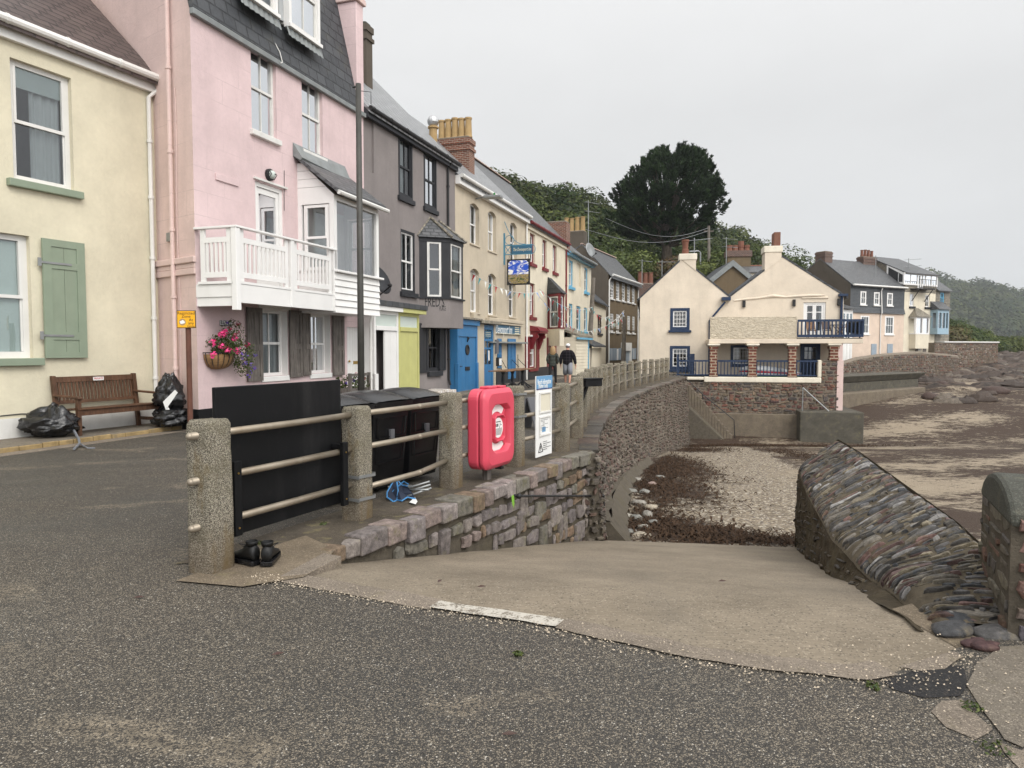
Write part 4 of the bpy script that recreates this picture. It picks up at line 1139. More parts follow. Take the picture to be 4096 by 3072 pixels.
 for x0, x1, mt in ((s0 - .1, sm + .04, 'white'), (sm + .045, s1 + .22, 'yellow')):
  MB().box(F, x0, x1, .0, np_ + .14, cz - .02, cz + .098).build('canopy_board', M[mt], pc)
 def porch(x0, x1, mt, gap):
  m = MB(); w = .1
  m.box(F, x0, x0 + w, .0, np_, .06, cz - .022); m.box(F, x1 - w, x1, .0, np_, .06, cz - .022)
  m.box(F, x0 + w, x1 - w, np_ - .06, np_ - .002, cz - .12, cz - .022); m.box(F, x0 + w, x1 - w, np_ - .06, np_ + .02, cz - .56, cz - .44)
  m.box(F, x0, x0 + .16, np_ - .1, np_ + .03, .06, .9)
  f = m.build('porch_frame', M[mt], H.t)
  MB().box(F, x0 + w, x1 - w, np_ - .045, np_ - .03, cz - .44, cz - .12).build('fanlight', M['frost'], f)
  a = x0 + w + (.42 * (x1 - x0 - 2 * w) if gap else 0)
  plank_door(f, F, a + .005, x1 - w - .005, .07, cz - .565, np_ - .02, mt, 2 if gap else 2)
  return f
 f1 = porch(s0, sm, 'white', True); porch(sm + .01, s1, 'yellow', False)
 MB().box(F, s0 + .1, s0 + .5, .02, .04, .07, cz - .5).build('doorway_shade', M['dark'], f1)  # near-black panel paints the shade inside the open door gap
 MB().beam(P(s0 + .14, np_ - .3, .1), P(s0 + .34, np_ - .15, 1.5), .05, .03).build('oar', M['brownpaint'], H.t)
 q = F.hit(6, 190, 1100, np_ + .1)[0]
 H.pipe('offwhite', [P(q, np_ + .18, cz + .1), P(q, np_ + .12, cz - .2), P(q, np_ + .07, cz - .4), P(q, np_ + .07, .2)], .04, [P(q, np_ + .07, z) for z in (.8, 1.6)])
 MB().lathe(P(q, np_ + .18, cz), [(.05, -.05), (.12, .02), (.13, .12), (.1, .12)], 10).build('rain_hopper', M['offwhite'], H.t)
 return H, sG
def spandrels(m, F, o, drop):
 a, b, z0, z1, rc = o
 c = (a + b) / 2; n = 8
 for i in range(n):
  x0, x1 = a + (b - a) * i / n, a + (b - a) * (i + 1) / n
  f = lambda x: z1 - drop * ((x - c) / (b - a) * 2) ** 2
  m.quad(F.p(x0, -.001, f(x0)), F.p(x1, -.001, f(x1)), F.p(x1, -.001, z1 + .001), F.p(x0, -.001, z1 + .001))
  m.quad(F.p(x0, -.001, f(x0)), F.p(x1, -.001, f(x1)), F.p(x1, -rc, f(x1)), F.p(x0, -rc, f(x0)))
def inn_house(sG):
 F = FL; P = F.p
 sI = F.hit(7, 722, 400)[0]
 zt = 7.78
 H = House('beige rendered seafront inn with white arched sashes and blue doors', F, sG + .01, sI, zt, 7, 'beige', name='inn', cat='pub')
 zz = []
 for tl, br in (((188, 12), (276, 438)), ((360, 90), (438, 502)), ((569, 200), (634, 600)),
     ((193, 640), (277, 1070)), ((361, 688), (437, 1095)), ((558, 762), (622, 1112))):
  H.winpx(7, tl, br, frame='white', fw=.07, rec=.2, vb=1, curtain='curtain', sill=('beige', .06, .07, .05))
  zz.append(H.op[-1])
 # shuttered ground-floor windows
 for l, r, tp, bt in ((306, 392, 440, 1140), (548, 728, 440, 1400)):
  a, z1 = F.hit(17, l, tp, .05); b, _ = F.hit(17, r, tp, .05); z0 = F.hit(17, l, bt, .05)[1]
  shutter(H.t, F, a, (a + b) / 2 - .005, z0, z1, .06, 'blue', ((.08, .45), (.53, .92)))
  shutter(H.t, F, (a + b) / 2 + .005, b, z0, z1, .06, 'blue', ((.08, .45), (.53, .92)))
 H.front(extra=lambda m: [spandrels(m, F, o, .13) for o in zz])
 H.sides(3.4, 3.5)
 H.roof('slatelight', 3.4, 3.5, over=.22, lo=-.02)
 H.fascia('white', .32, out=.2); H.gutter('offwhite', .27, -.03, .075)
 H.pipe('offwhite', [P(sI - .12, .26, zt), P(sI - .12, .07, zt - .4), P(sI - .12, .07, .1)], .045, [P(sI - .12, .07, z) for z in (1, 2.6, 4.3, 6)])
 H.chimney(sG + 3.9, -2.5, -1.0, 8.5, 10.28, .62, 'brick', 5, 'pot', ph=.82, pr=.15)
 fl = MB()
 o = P(sG + 3.0, -2.2, 9.3)
 fl.lathe(o, [(.16, 0), (.16, 1.15), (.22, 1.18), (.22, 1.24), (.13, 1.26)], 12)
 fp = fl.build('flue_pot', M['pot'], H.t)
 MB().sphere(o + Vector((0, 0, 1.46)), .24, .24, .24, 12, 9).build('spinning_cowl', M['chrome'], fp)
 # blue porch with round-window door
 np_ = .3
 s0, z1 = F.hit(7, 72, 1180, np_); s1, _ = F.hit(7, 262, 1210, np_)
 s2, _ = F.hit(7, 335, 1220, np_); s3, _ = F.hit(7, 432, 1240, np_)
 pm = MB(); w = .12
 pm.box(F, s0, s0 + w, .0, np_, .0, z1); pm.box(F, s1 - w, s1, .0, np_, .0, z1); pm.box(F, s0 + w, s1 - w, np_ - .1, np_ - .002, z1 - .42, z1)
 pm.box(F, s0 - .03, s0 + w + .02, np_ - .1, np_ + .03, .0, 1.05); pm.box(F, s1 - w - .02, s1 + .03, np_ - .1, np_ + .03, .0, 1.05)
 pm.box(F, s0 - .05, s1 + .05, .0, np_ + .08, z1 + .001, z1 + .2)
 pr = pm.build('porch', M['blue'], H.t, bevel=.01)
 MB().box(F, s0 - .1, s1 + .1, .0, np_ + .18, z1 + .202, z1 + .27).build('porch_roof', M['slatewarm'], pr, bevel=.01)
 d = plank_door(pr, F, s0 + w + .01, s1 - w - .01, .03, z1 - .43, np_ - .04, 'blue', 5)
 c = (s0 + s1) / 2
 zc = F.hit(7, 168, 1420, np_)[1]
 MB().lathe(P(c, np_ - .038, zc), [(.19, 0), (.19, .03), (.15, .035), (.14, .01)], 18, F.n).build('porthole', M['iron'], d)
 zl = F.hit(7, 175, 1598, np_)[1]
 MB().box(F, c - .2, c + .24, np_ - .04, np_ - .02, zl - .07, zl + .07).build('letterbox', M['iron'], d)
 MB().tube([P(c, np_ - .03, zc + .5), P(c + .05, np_ + .02, zc + .42), P(c, np_ - .02, zc + .3), P(c - .05, np_ + .02, zc + .42), P(c, np_ - .03, zc + .5)], .02, 6).build('knocker', M['iron'], d)
 MB().box(F, s0 + w + .08, s0 + w + .14, np_ - .04, np_ - .02, zl - .05, zl + .2).tube([P(s0 + w + .1, np_, zl + .1), P(s0 + w + .25, np_ + .02, zl + .1)], .015, 5).build('door_handle', M['iron'], d)
 # pub entrance lobby
 lm = MB(); lm.box(F, s1 + .01, s2, .0, np_ - .05, .0, z1 + .1); lm.box(F, s3, s3 + .16, .0, np_ - .05, .0, z1 + .1); lm.box(F, s2, s3, .0, .05, .0, z1 + .1)
 lb = lm.build('lobby', M['beige'], H.t)
 MB().box(F, s1 + .1, s3 + .34, .0, np_ + .14, z1 + .11, z1 + .24).build('lobby_roof', M['slatewarm'], lb, bevel=.02)
 g = MB(); n1 = np_ - .1
 g.box(F, s2 + .002, s2 + .16, .06, n1, .05, z1 + .08); g.box(F, s3 - .14, s3 - .002, .06, n1, .05, z1 + .08); g.box(F, s2 + .16, s3 - .14, .06, n1, z1 - .1, z1 + .08)
 g.box(F, s2 + .16, s3 - .14, n1 - .06, n1 - .02, .05, .95); g.box(F, s2 + .16, s3 - .14, n1 - .06, n1 - .02, z1 - .55, z1 - .45)
 cx = (s2 + s3) / 2
 g.box(F, cx - .02, cx + .02, n1 - .06, n1 - .02, .95, z1 - .55); g.box(F, s2 + .16, s3 - .14, n1 - .061, n1 - .019, 1.55, 1.62)
 g.box(F, s2 + .16, s2 + .24, n1 - .062, n1 - .018, .95, z1 - .5); g.box(F, s3 - .22, s3 - .14, n1 - .062, n1 - .018, .95, z1 - .5)
 gd = g.build('glazed_door', M['blue'], lb)
 MB().quad(P(s2 + .2, n1 - .04, .95), P(s3 - .2, n1 - .04, .95), P(s3 - .2, n1 - .04, z1 - .5), P(s2 + .2, n1 - .04, z1 - .5)).build('pane', M['glass'], gd)
 MB().box(F, cx + .05, cx + .2, n1 - .019, n1 - .015, 1.1, 1.5).build('notice', M['paper'], gd)
 MB().box(F, s2 + .25, s3 - .2, n1 - .03, n1 - .012, z1 - .42, z1 - .14).build('licence_board', M['boardblue'], gd)
 for k in range(3): MB().box(F, s2 + .32, s3 - .28, n1 - .011, n1 - .009, z1 - .36 + k * .07, z1 - .345 + k * .07).build('licence_text', M['gilt'], gd)
 # name board
 a, zb1 = F.hit(17, 60, 120, .08); b, zq = F.hit(17, 835, 160, .08); zb0 = F.hit(17, 835, 355, .08)[1]; zb1 = F.hit(17, 835, 155, .08)[1]
 fb = MB().box(F, a, b, .002, .08, zb0, zb1).build('name_board', M['boardblue'], H.t)
 MB().box(F, a - .05, b + .08, .002, .16, zb1 + .002, zb1 + .1).box(F, a - .05, b + .25, .002, .2, zb1 + .102, zb1 + .24).box(F, b + .002, b + .1, .002, .12, zb0 - .15, zb1).build('cornice', M['beige'], fb, bevel=.02)
 MB().box(F, a, b + .1, .081, .09, zb0 + .01, zb0 + .03).build('gilt_line', M['gilt'], fb)
 MB().box(F, a, b + .5, .002, .32, zb0 - .4, zb0 - .33).build('lead_ledge', M['lead'], fb, bevel=.01)
 t0 = F.hit(17, 235, 250, .08)[0]; t1 = F.hit(17, 655, 250, .08)[0]
 text('board_lettering', 'Devonport Inn', F, (t0 + t1) / 2, (zb0 + zb1) / 2 - .02, .082, .58, M['paper'], fb, shear=.3, sx=(t1 - t0) / 3.75)
 u0 = F.hit(17, 690, 250, .08)[0]; u1 = F.hit(17, 828, 250, .08)[0]
 for k in range(4): MB().box(F, u0 + .1, u1 - .1, .081, .084, (zb0 + zb1) / 2 - .16 + k * .09, (zb0 + zb1) / 2 - .12 + k * .09).build('small_print', M['gilt'], fb)
 MB().box(F, sG + 2.9, sI, .003, .04, .0, .62).build('plinth', M['greyblack'], H.t)
 # menu boxes by the lobby
 a, z1 = F.hit(17, 258, 465, np_); b, _ = F.hit(17, 312, 465, np_); z0 = F.hit(17, 260, 800, np_)[1]
 MB().box(F, a, b, np_ - .049, np_ + .03, z0, z1).build('menu_board', M['inkgrey'], lb)
 a, z1 = F.hit(17, 285, 890, np_); b, _ = F.hit(17, 352, 890, np_); z0 = F.hit(17, 285, 1095, np_)[1]
 MB().box(F, a, b, np_ - .049, np_ + .08, z0, z1).build('menu_case', M['iron'], lb)
 MB().box(F, a + .03, b - .03, np_ + .081, np_ + .09, z0 + .04, z1 - .04).build('menu_sheet', M['paper'], lb)
 MB().box(F, F.hit(7, 195, 1100)[0], F.hit(7, 230, 1100)[0], .002, .14, F.hit(7, 195, 1135)[1], F.hit(7, 195, 1070)[1]).build('meter_box', M['beige'], H.t, bevel=.01)
 # projecting picture sign on its bracket
 sB, zB = F.hit(18, 395, 730)
 zt2 = F.hit(18, 395, 240)[1]; zb2 = F.hit(18, 395, 1150)[1]
 N = F.shifted(sB, .0, 0, -math.pi / 2 - .0)   # its s axis runs out from the wall
 bt = thing('hanging_sign', P(sB, 0, zb2), 'painted hanging sign of a blue sky on a scrolled blue bracket above the inn', 'pub sign')
 d0 = 0.0
 wq = 1.3
 br = MB(); br.box(N, .0, .06, -.03, .03, zb2, zt2)
 br.box(N, .06, wq, -.015, .015, zB + .17, zB + .21); br.box(N, .06, wq, -.015, .015, zB - .21, zB - .17)
 br.tube([N.p(.05, 0, zB - .18), N.p(.34, 0, zB + .18)], .015, 5); br.tube([N.p(.05, 0, zB + .18), N.p(.34, 0, zB - .18)], .015, 5)
 br.tube([N.p(.04 + .95 * t, 0, zB + .22 + 1.0 * (1 - t) ** 2.6) for t in [i / 10 for i in range(11)]], .016, 6)
 br.tube([N.p(.26 + .2 * math.cos(t), 0, zB + .42 + .2 * math.sin(t)) for t in [i * math.pi / 8 for i in range(17)]], .014, 5)
 br.tube([N.p(wq + .12 * math.sin(t), 0, zB + .0 + .17 * math.cos(t)) for t in [i * math.pi / 8 for i in range(9)]], .014, 5)
 br.build('bracket', M['teal'], bt)
 nb = MB().box(N, .36, wq - .02, -.02, .02, zB - .168, zB + .168).build('name_plate', M['boardblue'], bt)
 for sg in (1,):
  NF = N
  text('plate_lettering', 'The Devonport Inn', NF, (.36 + wq) / 2, zB, .022, .2, M['gilt'], nb, shear=.35, sx=.52)
 pz1, pz0 = F.hit(18, 470, 895)[1], F.hit(18, 470, 1585)[1]
 pz1, pz0 = zB - .4, zB - 1.5
 x0, x1 = .16, 1.18
 MB().box(N, x0, x1, -.03, .03, pz0, pz1).build('sign_frame', M['iron'], bt)
 k = .1
 q = [(x0 + .06 + k, pz0 + .06), (x1 - .06 - k, pz0 + .06), (x1 - .06, pz0 + .06 + k), (x1 - .06, pz1 - .06 - k), (x1 - .06 - k, pz1 - .06), (x0 + .06 + k, pz1 - .06), (x0 + .06, pz1 - .06 - k), (x0 + .06, pz0 + .06 + k)]
 pc = MB().prism(N, q, .031, .036)
 po = pc.build('picture_panel', M['picture'], bt)
 # move its origin to the middle of the panel so the painted horizon sits there
 cen = N.p((x0 + x1) / 2, 0, (pz0 + pz1) / 2) - ORIG[bt.name]
 po.data.transform(Matrix.Translation(-cen)); po.location = cen
 for x in (x0 + .08, x1 - .08):
  MB().tube([N.p(x, 0, zB - .2), N.p(x + .02, 0, zB - .3), N.p(x, 0, pz1)], .014, 5).build('sign_chain', M['iron'], bt)
 # street lamp head fixed to the wall
 s, z = F.hit(5, 1390, 1368)
 lt = thing('wall_lamp', P(s, 0, z), 'grey street lantern on an arm from the inn wall under its gutter', 'street lamp')
 MB().tube([P(s, 0, z), P(s - .15, .45, z + .02)], .03, 6).build('arm', M['galv'], lt)
 MB().hexa([P(s - .3, .42, z - .06), P(s + .05, .42, z - .06), P(s - .1, 1.15, z - .1), P(s - .42, 1.15, z - .1), P(s - .3, .42, z + .05), P(s + .05, .42, z + .05), P(s - .1, 1.15, z + .0), P(s - .42, 1.15, z)]).build('lantern', M['galv'], lt, bevel=.02)
 MB().lathe(P(s - .25, .85, z + .02), [(.04, 0), (.04, .08), (.02, .1)], 8).build('light_sensor', M['turf'], lt)
 return H, sI
def red_house(sI):
 F = FL; P = F.p
 sR = F.hit(7, 1100, 520)[0]
 zt = 7.6
 H = House('ivory house with oxblood red window trim, red oriel and red shutters', F, sI + .01, sR, zt, 7, 'ivory')
 for tl, br in (((758, 308), (806, 612)), ((877, 370), (918, 655)), ((974, 422), (1013, 695)), ((757, 783), (805, 1112))):
  H.winpx(7, tl, br, frame='white', fw=.05, rec=.18, vb=0, sill=('red', .08, .17, .1), outer=('red', .09), curtain=('curtain', .6))
 for l, r, tp, bt in ((1040, 1200, 420, 1150),):
  a, z1 = F.hit(17, l, tp); b, _ = F.hit(17, r, tp); z0 = F.hit(17, l, bt)[1]
  H.win(a, b, z0, z1, frame='white', fw=.05, rec=.14, vb=0, outer=('red', .06), sill=('red', .15, .15, .12), curtain='curtain')
  MB().box(F, a - .05, b + .08, .0, .14, z1 + .05, z1 + .14).build('drip_mould', M['oldwhite'], H.t, bevel=.02)
  sz = (z0, z1, b - a)
  shutter(H.t, F, F.hit(17, 968, 400, .05)[0], a - .02, z0, z1 + .05, .06, 'red', ((.05, .45), (.52, .95)))
  shutter(H.t, F, b + .03, F.hit(17, 1290, 400, .05)[0], z0, z1 + .05, .06, 'red', ((.05, .45), (.52, .95)))
 a2 = F.hit(7, 950, 1400)[0]; b2 = F.hit(7, 985, 1400)[0]
 H.win(a2, b2, sz[0], sz[1], frame='white', fw=.05, rec=.14, vb=0, outer=('red', .06), sill=('red', .1, .15, .12))
 sq = F.hit(7, 925, 1400, .05)[0]
 shutter(H.t, F, sq, a2 - .02, sz[0], sz[1] + .05, .06, 'red', ((.05, .45), (.52, .95)))
 shutter(H.t, F, b2 + .03, F.hit(7, 1035, 1400, .05)[0], sz[0], sz[1] + .05, .06, 'red', ((.05, .45), (.52, .95)))
 # doorway recess and hood
 d0, dz = F.hit(17, 1300, 480); d1, _ = F.hit(17, 1420, 480)
 d1 = min(d1, sq - .1)
 H.op.append((d0, d1, .35, dz, .5))
 H.front(); H.sides(3.4, 3.5)
 MB().box(F, d0, d1, -.49, -.44, .35, dz).build('door', M['ivory'], H.t)
 hood = MB(); hl = F.hit(17, 1270, 260, .45)[0]; hr_ = F.hit(17, 1470, 260, .45)[0]; hood.box(F, hl + .06, hr_ - .06, .0, .5, dz + .32, dz + .42)
 hood.hexa([P(hl, 0, dz + .42), P(hr_, 0, dz + .42), P(hr_, .55, dz + .42), P(hl, .55, dz + .42), P(hl, 0, dz + .7), P(hr_, 0, dz + .7), P(hr_, .4, dz + .6), P(hl, .4, dz + .6)])
 hd = hood.build('door_hood', M['red'], H.t, bevel=.01)
 for x in (hl + .08, hr_ - .23):
  MB().hexa([P(x, 0, dz - .45), P(x + .15, 0, dz - .45), P(x + .15, .12, dz - .45), P(x, .12, dz - .45), P(x, 0, dz + .318), P(x + .15, 0, dz + .318), P(x + .15, .4, dz + .318), P(x, .4, dz + .318)]).tube([P(x - .01, .3, dz + .16), P(x + .16, .3, dz + .16)], .11, 10).build('scroll_bracket', M['red'], hd)
 H.roof('slategrey', 3.6, 3.5, over=.2, ridge='oldridge'); H.fascia('ivory', .34, out=.1); H.gutter('red', .24, -.04, .075)
 q = sR - .14
 H.pipe('red', [P(q, .2, zt - .05), P(q, .06, zt - .3), P(q, .06, .4)], .045, [P(q, .06, z) for z in (1.5, 3.2, 5.2)])
 MB().box(F, sI + .02, sR, .003, .04, .0, .62).build('plinth', M['greyblack'], H.t)
 H.chimney(sR + .7, -2.0, -.15, 7.2, 9.0, .9, 'brick', 0, cap='kerbc', band=False)
 # oriel
 no = .85
 l, z1 = F.hit(7, 925, 868, no); m_, _ = F.hit(7, 1055, 868, no); r, _ = F.hit(7, 1112, 868, no * .4)
 a = l - .02; z0 = F.hit(7, 925, 1195, no)[1]
 c = F.hit(7, 1040, 1000, no)[0]
 aw = F.hit(7, 925, 1000, .0)[0]
 e = c + 1.6
 dd = c + .95
 pts = [P(aw, 0, 0), P(c, no, 0), P(dd, no, 0), P(e, 0, 0)]
 ring = lambda z, k=0.0: [P(aw - k, 0, z), P(c - k * .4, no + k, z), P(dd + k * .4, no + k, z), P(e + k, 0, z)]
 ob = MB().ring([ring(z0 - .95), ring(z0 - .06)]).build('oriel_apron', M['ivory'], H.t)
 fr = MB().ring([ring(z0 - .06, .05), ring(z0, .05)]).ring([ring(z1 - .02, .03), ring(z1 + .1, .03)])
 for i in range(3):
  f = Fac(pts[i].x, pts[i].y, pts[i + 1].x - pts[i].x, pts[i + 1].y - pts[i].y); L = (pts[i + 1] - pts[i]).length
  fr.box(f, .002, .16, -.07, 0, z0, z1 - .02); fr.box(f, L - .16, L - .002, -.07, 0, z0, z1 - .02)
 ow = fr.build('oriel_window', M['red'], H.t)
 for i in range(3):
  f = Fac(pts[i].x, pts[i].y, pts[i + 1].x - pts[i].x, pts[i + 1].y - pts[i].y); L = (pts[i + 1] - pts[i]).length
  H.win(.165, L - .165, z0 + .02, z1 - .04, frame='white', fw=.06, rec=.08, vb=0, cut=False, F=f, parent=ow, curtain=('curtain', .5) if i else None)
 za = F.hit(7, 970, 745)[1]
 rg = ring(z1 + .11, .16); ap = P((aw + e) / 2 - .4, 0, za); ap2 = P((aw + e) / 2 + .4, 0, za)
 MB().quad(rg[0], rg[1], ap).quad(rg[1], rg[2], ap2, ap).quad(rg[2], rg[3], ap2).quad(rg[3], rg[2], rg[1], rg[0]).quad(rg[0], ap, ap2, rg[3]).build('oriel_roof', M['slate'], H.t)
 return H, sR
def blue_house(sR):
 F = FL; P = F.p
 sB = F.hit(7, 1338, 700)[0]
 zt = 7.2
 H = House('ivory house with sky blue window frames and a blue weatherboarded lean-to', F, sR + .01, sB, zt, 7, 'ivory')
 for tl, br in (((1129, 565), (1166, 832)), ((1275, 636), (1305, 878)), ((1128, 980), (1163, 1232)), ((1199, 1002), (1238, 1248)), ((1272, 1018), (1304, 1250))):
  H.winpx(7, tl, br, frame='offwhite', fw=.05, rec=.14, vb=0, sill=('skyblue', .12, .17, .13), outer=('skyblue', .1), curtain=('curtain', .6))
 a, b, z0, z1 = H.px(7, (1206, 596), (1238, 830))
 H.op.append((a, b, z0, z1, .08))
 H.front(); H.sides(3.0, 3.5)
 MB().quad(P(a, -.08, z0), P(b, -.08, z0), P(b, -.08, z1), P(a, -.08, z1)).build('blind_window', M['ivory'], H.t, fix=False)
 H.roof('slategrey', 3.0, 3.5, over=.3); H.fascia('skyblue', .22, out=.3); H.gutter('lead', .36, -.02, .09)
 # double blue shutters and the lean-to
 a, z1 = F.hit(7, 1092, 1368, .03); b, _ = F.hit(7, 1200, 1368, .03); z0 = F.hit(7, 1092, 1595, .03)[1]
 m = (a + b) / 2
 shutter(H.t, F, a, m - .2, z0, z1, .06, 'skyblue', ((.05, .95),)); shutter(H.t, F, m + .2, b, z0, z1, .06, 'skyblue', ((.05, .95),))
 MB().box(F, m - .19, m + .19, .01, .03, z0, z1).build('glazing', M['curtain'], H.t)
 MB().box(F, a - .1, b + .1, .0, .3, z1 + .05, z1 + .2).build('shop_hood', M['polewood'], H.t)
 MB().box(F, a - .05, b + .05, .0, .18, z0 - .15, z0 - .01).build('sill', M['skyblue'], H.t)
 nl = 1.15
 s0 = F.hit(7, 1195, 1400, nl)[0]; s1 = F.hit(7, 1322, 1400, nl)[0]; s1 = min(s1, sB)
 z1 = F.hit(7, 1200, 1300, nl)[1]
 l = MB(); n = 12
 for i in range(n):
  c0, c1 = .1 + (z1 - .1) * i / n, .1 + (z1 - .1) * (i + 1) / n
  l.hexa([P(s0, 0, c0), P(s1 - .5, 0, c0), P(s1 - .5, nl + .03, c0), P(s0, nl + .03, c0), P(s0, 0, c1 - .004), P(s1 - .5, 0, c1 - .004), P(s1 - .5, nl, c1 - .004), P(s0, nl, c1 - .004)])
 lt = l.build('lean_to', M['ivory'], H.t)
 MB().box(F, s1 - .498, s1, .0, nl - .02, .1, z1 - .01).build('lean_to_door', M['skyblue'], lt)
 MB().hexa([P(s0 - .1, 0, z1 + .5), P(s1 + .1, 0, z1 + .5), P(s1 + .1, nl + .2, z1), P(s0 - .1, nl + .2, z1), P(s0 - .1, 0, z1 + .62), P(s1 + .1, 0, z1 + .62), P(s1 + .1, nl + .2, z1 + .12), P(s0 - .1, nl + .2, z1 + .12)]).build('lean_to_roof', M['slatewarm'], lt)
 MB().box(F, s0 - .1, s1 + .1, nl + .06, nl + .19, z1 - .12, z1 - .01).build('fascia', M['skyblue'], lt)
 return H, sB
def cottage_and_brown():
 F = Fac(5.55, 49.0, .27, 1); P = F.p
 e = F.hit(8, 530, 1200)[0]
 zt = F.hit(8, 460, 965)[1]
 H = House('small cream cottage with a tiled door hood squeezed beside the brown house', F, -.4, e, zt, 5, 'ivory', name='cottage', cat='cottage')
 H.winpx(8, (452, 1085), (490, 1268), frame='brownpaint', fw=.06, rec=.1, sill=('greyblack', .1, .15, .1), vb=1)
 H.front(); H.sides(1.6, 2.5); H.roof('slate', 2.2, 2.5, over=.25)
 s0, z0 = F.hit(8, 385, 1395, .9); s1, _ = F.hit(8, 500, 1400, .9)
 z1 = F.hit(8, 440, 1325, .5)[1]
 hd = MB().hexa([P(s0, 0, z1), P(s1, 0, z1), P(s1, 1.1, z0), P(s0, 1.1, z0), P(s0, 0, z1 + .1), P(s1, 0, z1 + .1), P(s1, 1.1, z0 + .1), P(s0, 1.1, z0 + .1)]).build('door_hood', M['slate'], H.t)
 a = F.hit(8, 425, 1450, 0.02)[0]; b = F.hit(8, 500, 1450, 0.02)[0]
 MB().box(F, a, b, .002, .05, .1, z0 - .05).build('door', M['brownpaint'], H.t)
 MB().box(F, s0 + .1, a - .2, .0, .8, .0, z0 - .05).build('porch_wall', M['ivory'], H.t)
 # brown house
 F = Fac(7.6, 56.5, .4418, 1); P = F.p
 s1 = F.hit(8, 832, 900)[0]
 zt = F.hit(8, 552, 700)[1]
 H = House('tall brown rendered house with ten white sashes and pale grey shutters', F, 0, s1, zt, 6, 'brownwall')
 for tl, br in (((573, 750), (604, 940)), ((629, 768), (658, 950)), ((682, 785), (710, 962)), ((733, 800), (758, 972)), ((779, 815), (803, 983)),
     ((572, 1074), (602, 1250)), ((628, 1080), (657, 1255)), ((682, 1088), (709, 1256)), ((734, 1095), (759, 1262)), ((781, 1102), (803, 1264))):
  H.winpx(8, tl, br, frame='white', fw=.1, rec=.08, vb=1, hb=5, sill=('offwhite', .08, .12, .12))
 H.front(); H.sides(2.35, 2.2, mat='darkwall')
 H.roof('slategrey', 2.35, 2.2, over=.4, ro=.2, ridge='oldridge')
 H.gutter('offwhite', .42, -.08, .08); H.pipe('offwhite', [P(.15, .4, zt - .1), P(.1, .07, zt - .5), P(.1, .07, .1)], .06)
 H.pipe('offwhite', [P(s1 - .1, .4, zt - .1), P(s1 - .1, .07, zt - .5), P(s1 - .1, .07, .1)], .06)
 MB().box(F, .3, s1 - .3, .004, .06, 3.1, 3.18).build('string_course', M['brownwall'], H.t)
 # ground floor shutters and door case
 for l, r in ((560, 584), (590, 604), (607, 632), (652, 680), (764, 776), (779, 792), (800, 818)):
  a, z1 = F.hit(8, l, 1405, .05); b, _ = F.hit(8, r, 1405, .05)
  shutter(H.t, F, a, b, .6, z1, .06, 'greyblue', ((.06, .48), (.54, .95)))
 for l, r in ((584, 591), (632, 652), (792, 800)):
  a, z1 = F.hit(8, l, 1410, .01); b, _ = F.hit(8, r, 1410, .01)
  MB().box(F, a, b, .003, .03, .6, z1).build('window', M['white'], H.t)
 a, z1 = F.hit(8, 684, 1352, .1); b, _ = F.hit(8, 766, 1362, .1)
 dc = MB().box(F, a, a + .6, .002, .2, .1, z1).box(F, b - .35, b, .002, .2, .1, z1).box(F, a + .6, b - .35, .002, .2, z1 - .7, z1).build('door_case', M['offwhite'], H.t)
 MB().box(F, a + .6, b - .35, .01, .05, .1, z1 - .7).build('door', M['greyblue'], dc)
 # gable stack
 H.chimney(.05, -3.9, -2.05, zt - .3, 10.95, .9, 'darkwall', 4, 'pot', cap='kerbc', band=False, ph=1.15, pr=.2)
 return H
# ---------------------------------------------------------------- gabled seafront house with the brick-pillared verandah
FK = Fac(13.85, 43.0, 1, -.19)
VN = 2.1
PAL_RED = [(.17, .075, .055), (.13, .06, .05), (.20, .10, .07), (.10, .06, .055), (.16, .12, .09), (.09, .075, .07), (.22, .16, .11), (.12, .09, .06)]
PAL_DARK = [(.13, .11, .09), (.18, .15, .12), (.10, .085, .07), (.20, .16, .13), (.15, .10, .08), (.22, .19, .16)]
PAL_GREY = [(.22, .19, .18), (.26, .225, .21), (.19, .165, .16), (.24, .19, .17), (.27, .235, .21), (.20, .145, .10), (.19, .175, .145)]
PAL_SLATE = [(.13, .13, .135), (.20, .19, .185), (.10, .105, .115), (.24, .215, .18), (.16, .10, .09), (.18, .16, .13), (.27, .24, .2), (.09, .085, .08)]
def railing(parent, F, s0, s1, n, z0, z1, mat, step=.16, w=.035, top=.09, name='railing'):
 m = MB(); m.box(F, s0, s1, n - .05, n + .05, z1 - top, z1); m.box(F, s0, s1, n - .03, n + .03, z0, z0 + .07)
 k = max(2, int((s1 - s0) / step))
 for i in range(k + 1):
  x = s0 + .02 + (s1 - s0 - .04) * i / k
  m.box(F, x - w / 2, x + w / 2, n - w / 2, n + w / 2, z0 + .07, z1 - top)
 return m.build(name, M[mat], parent)
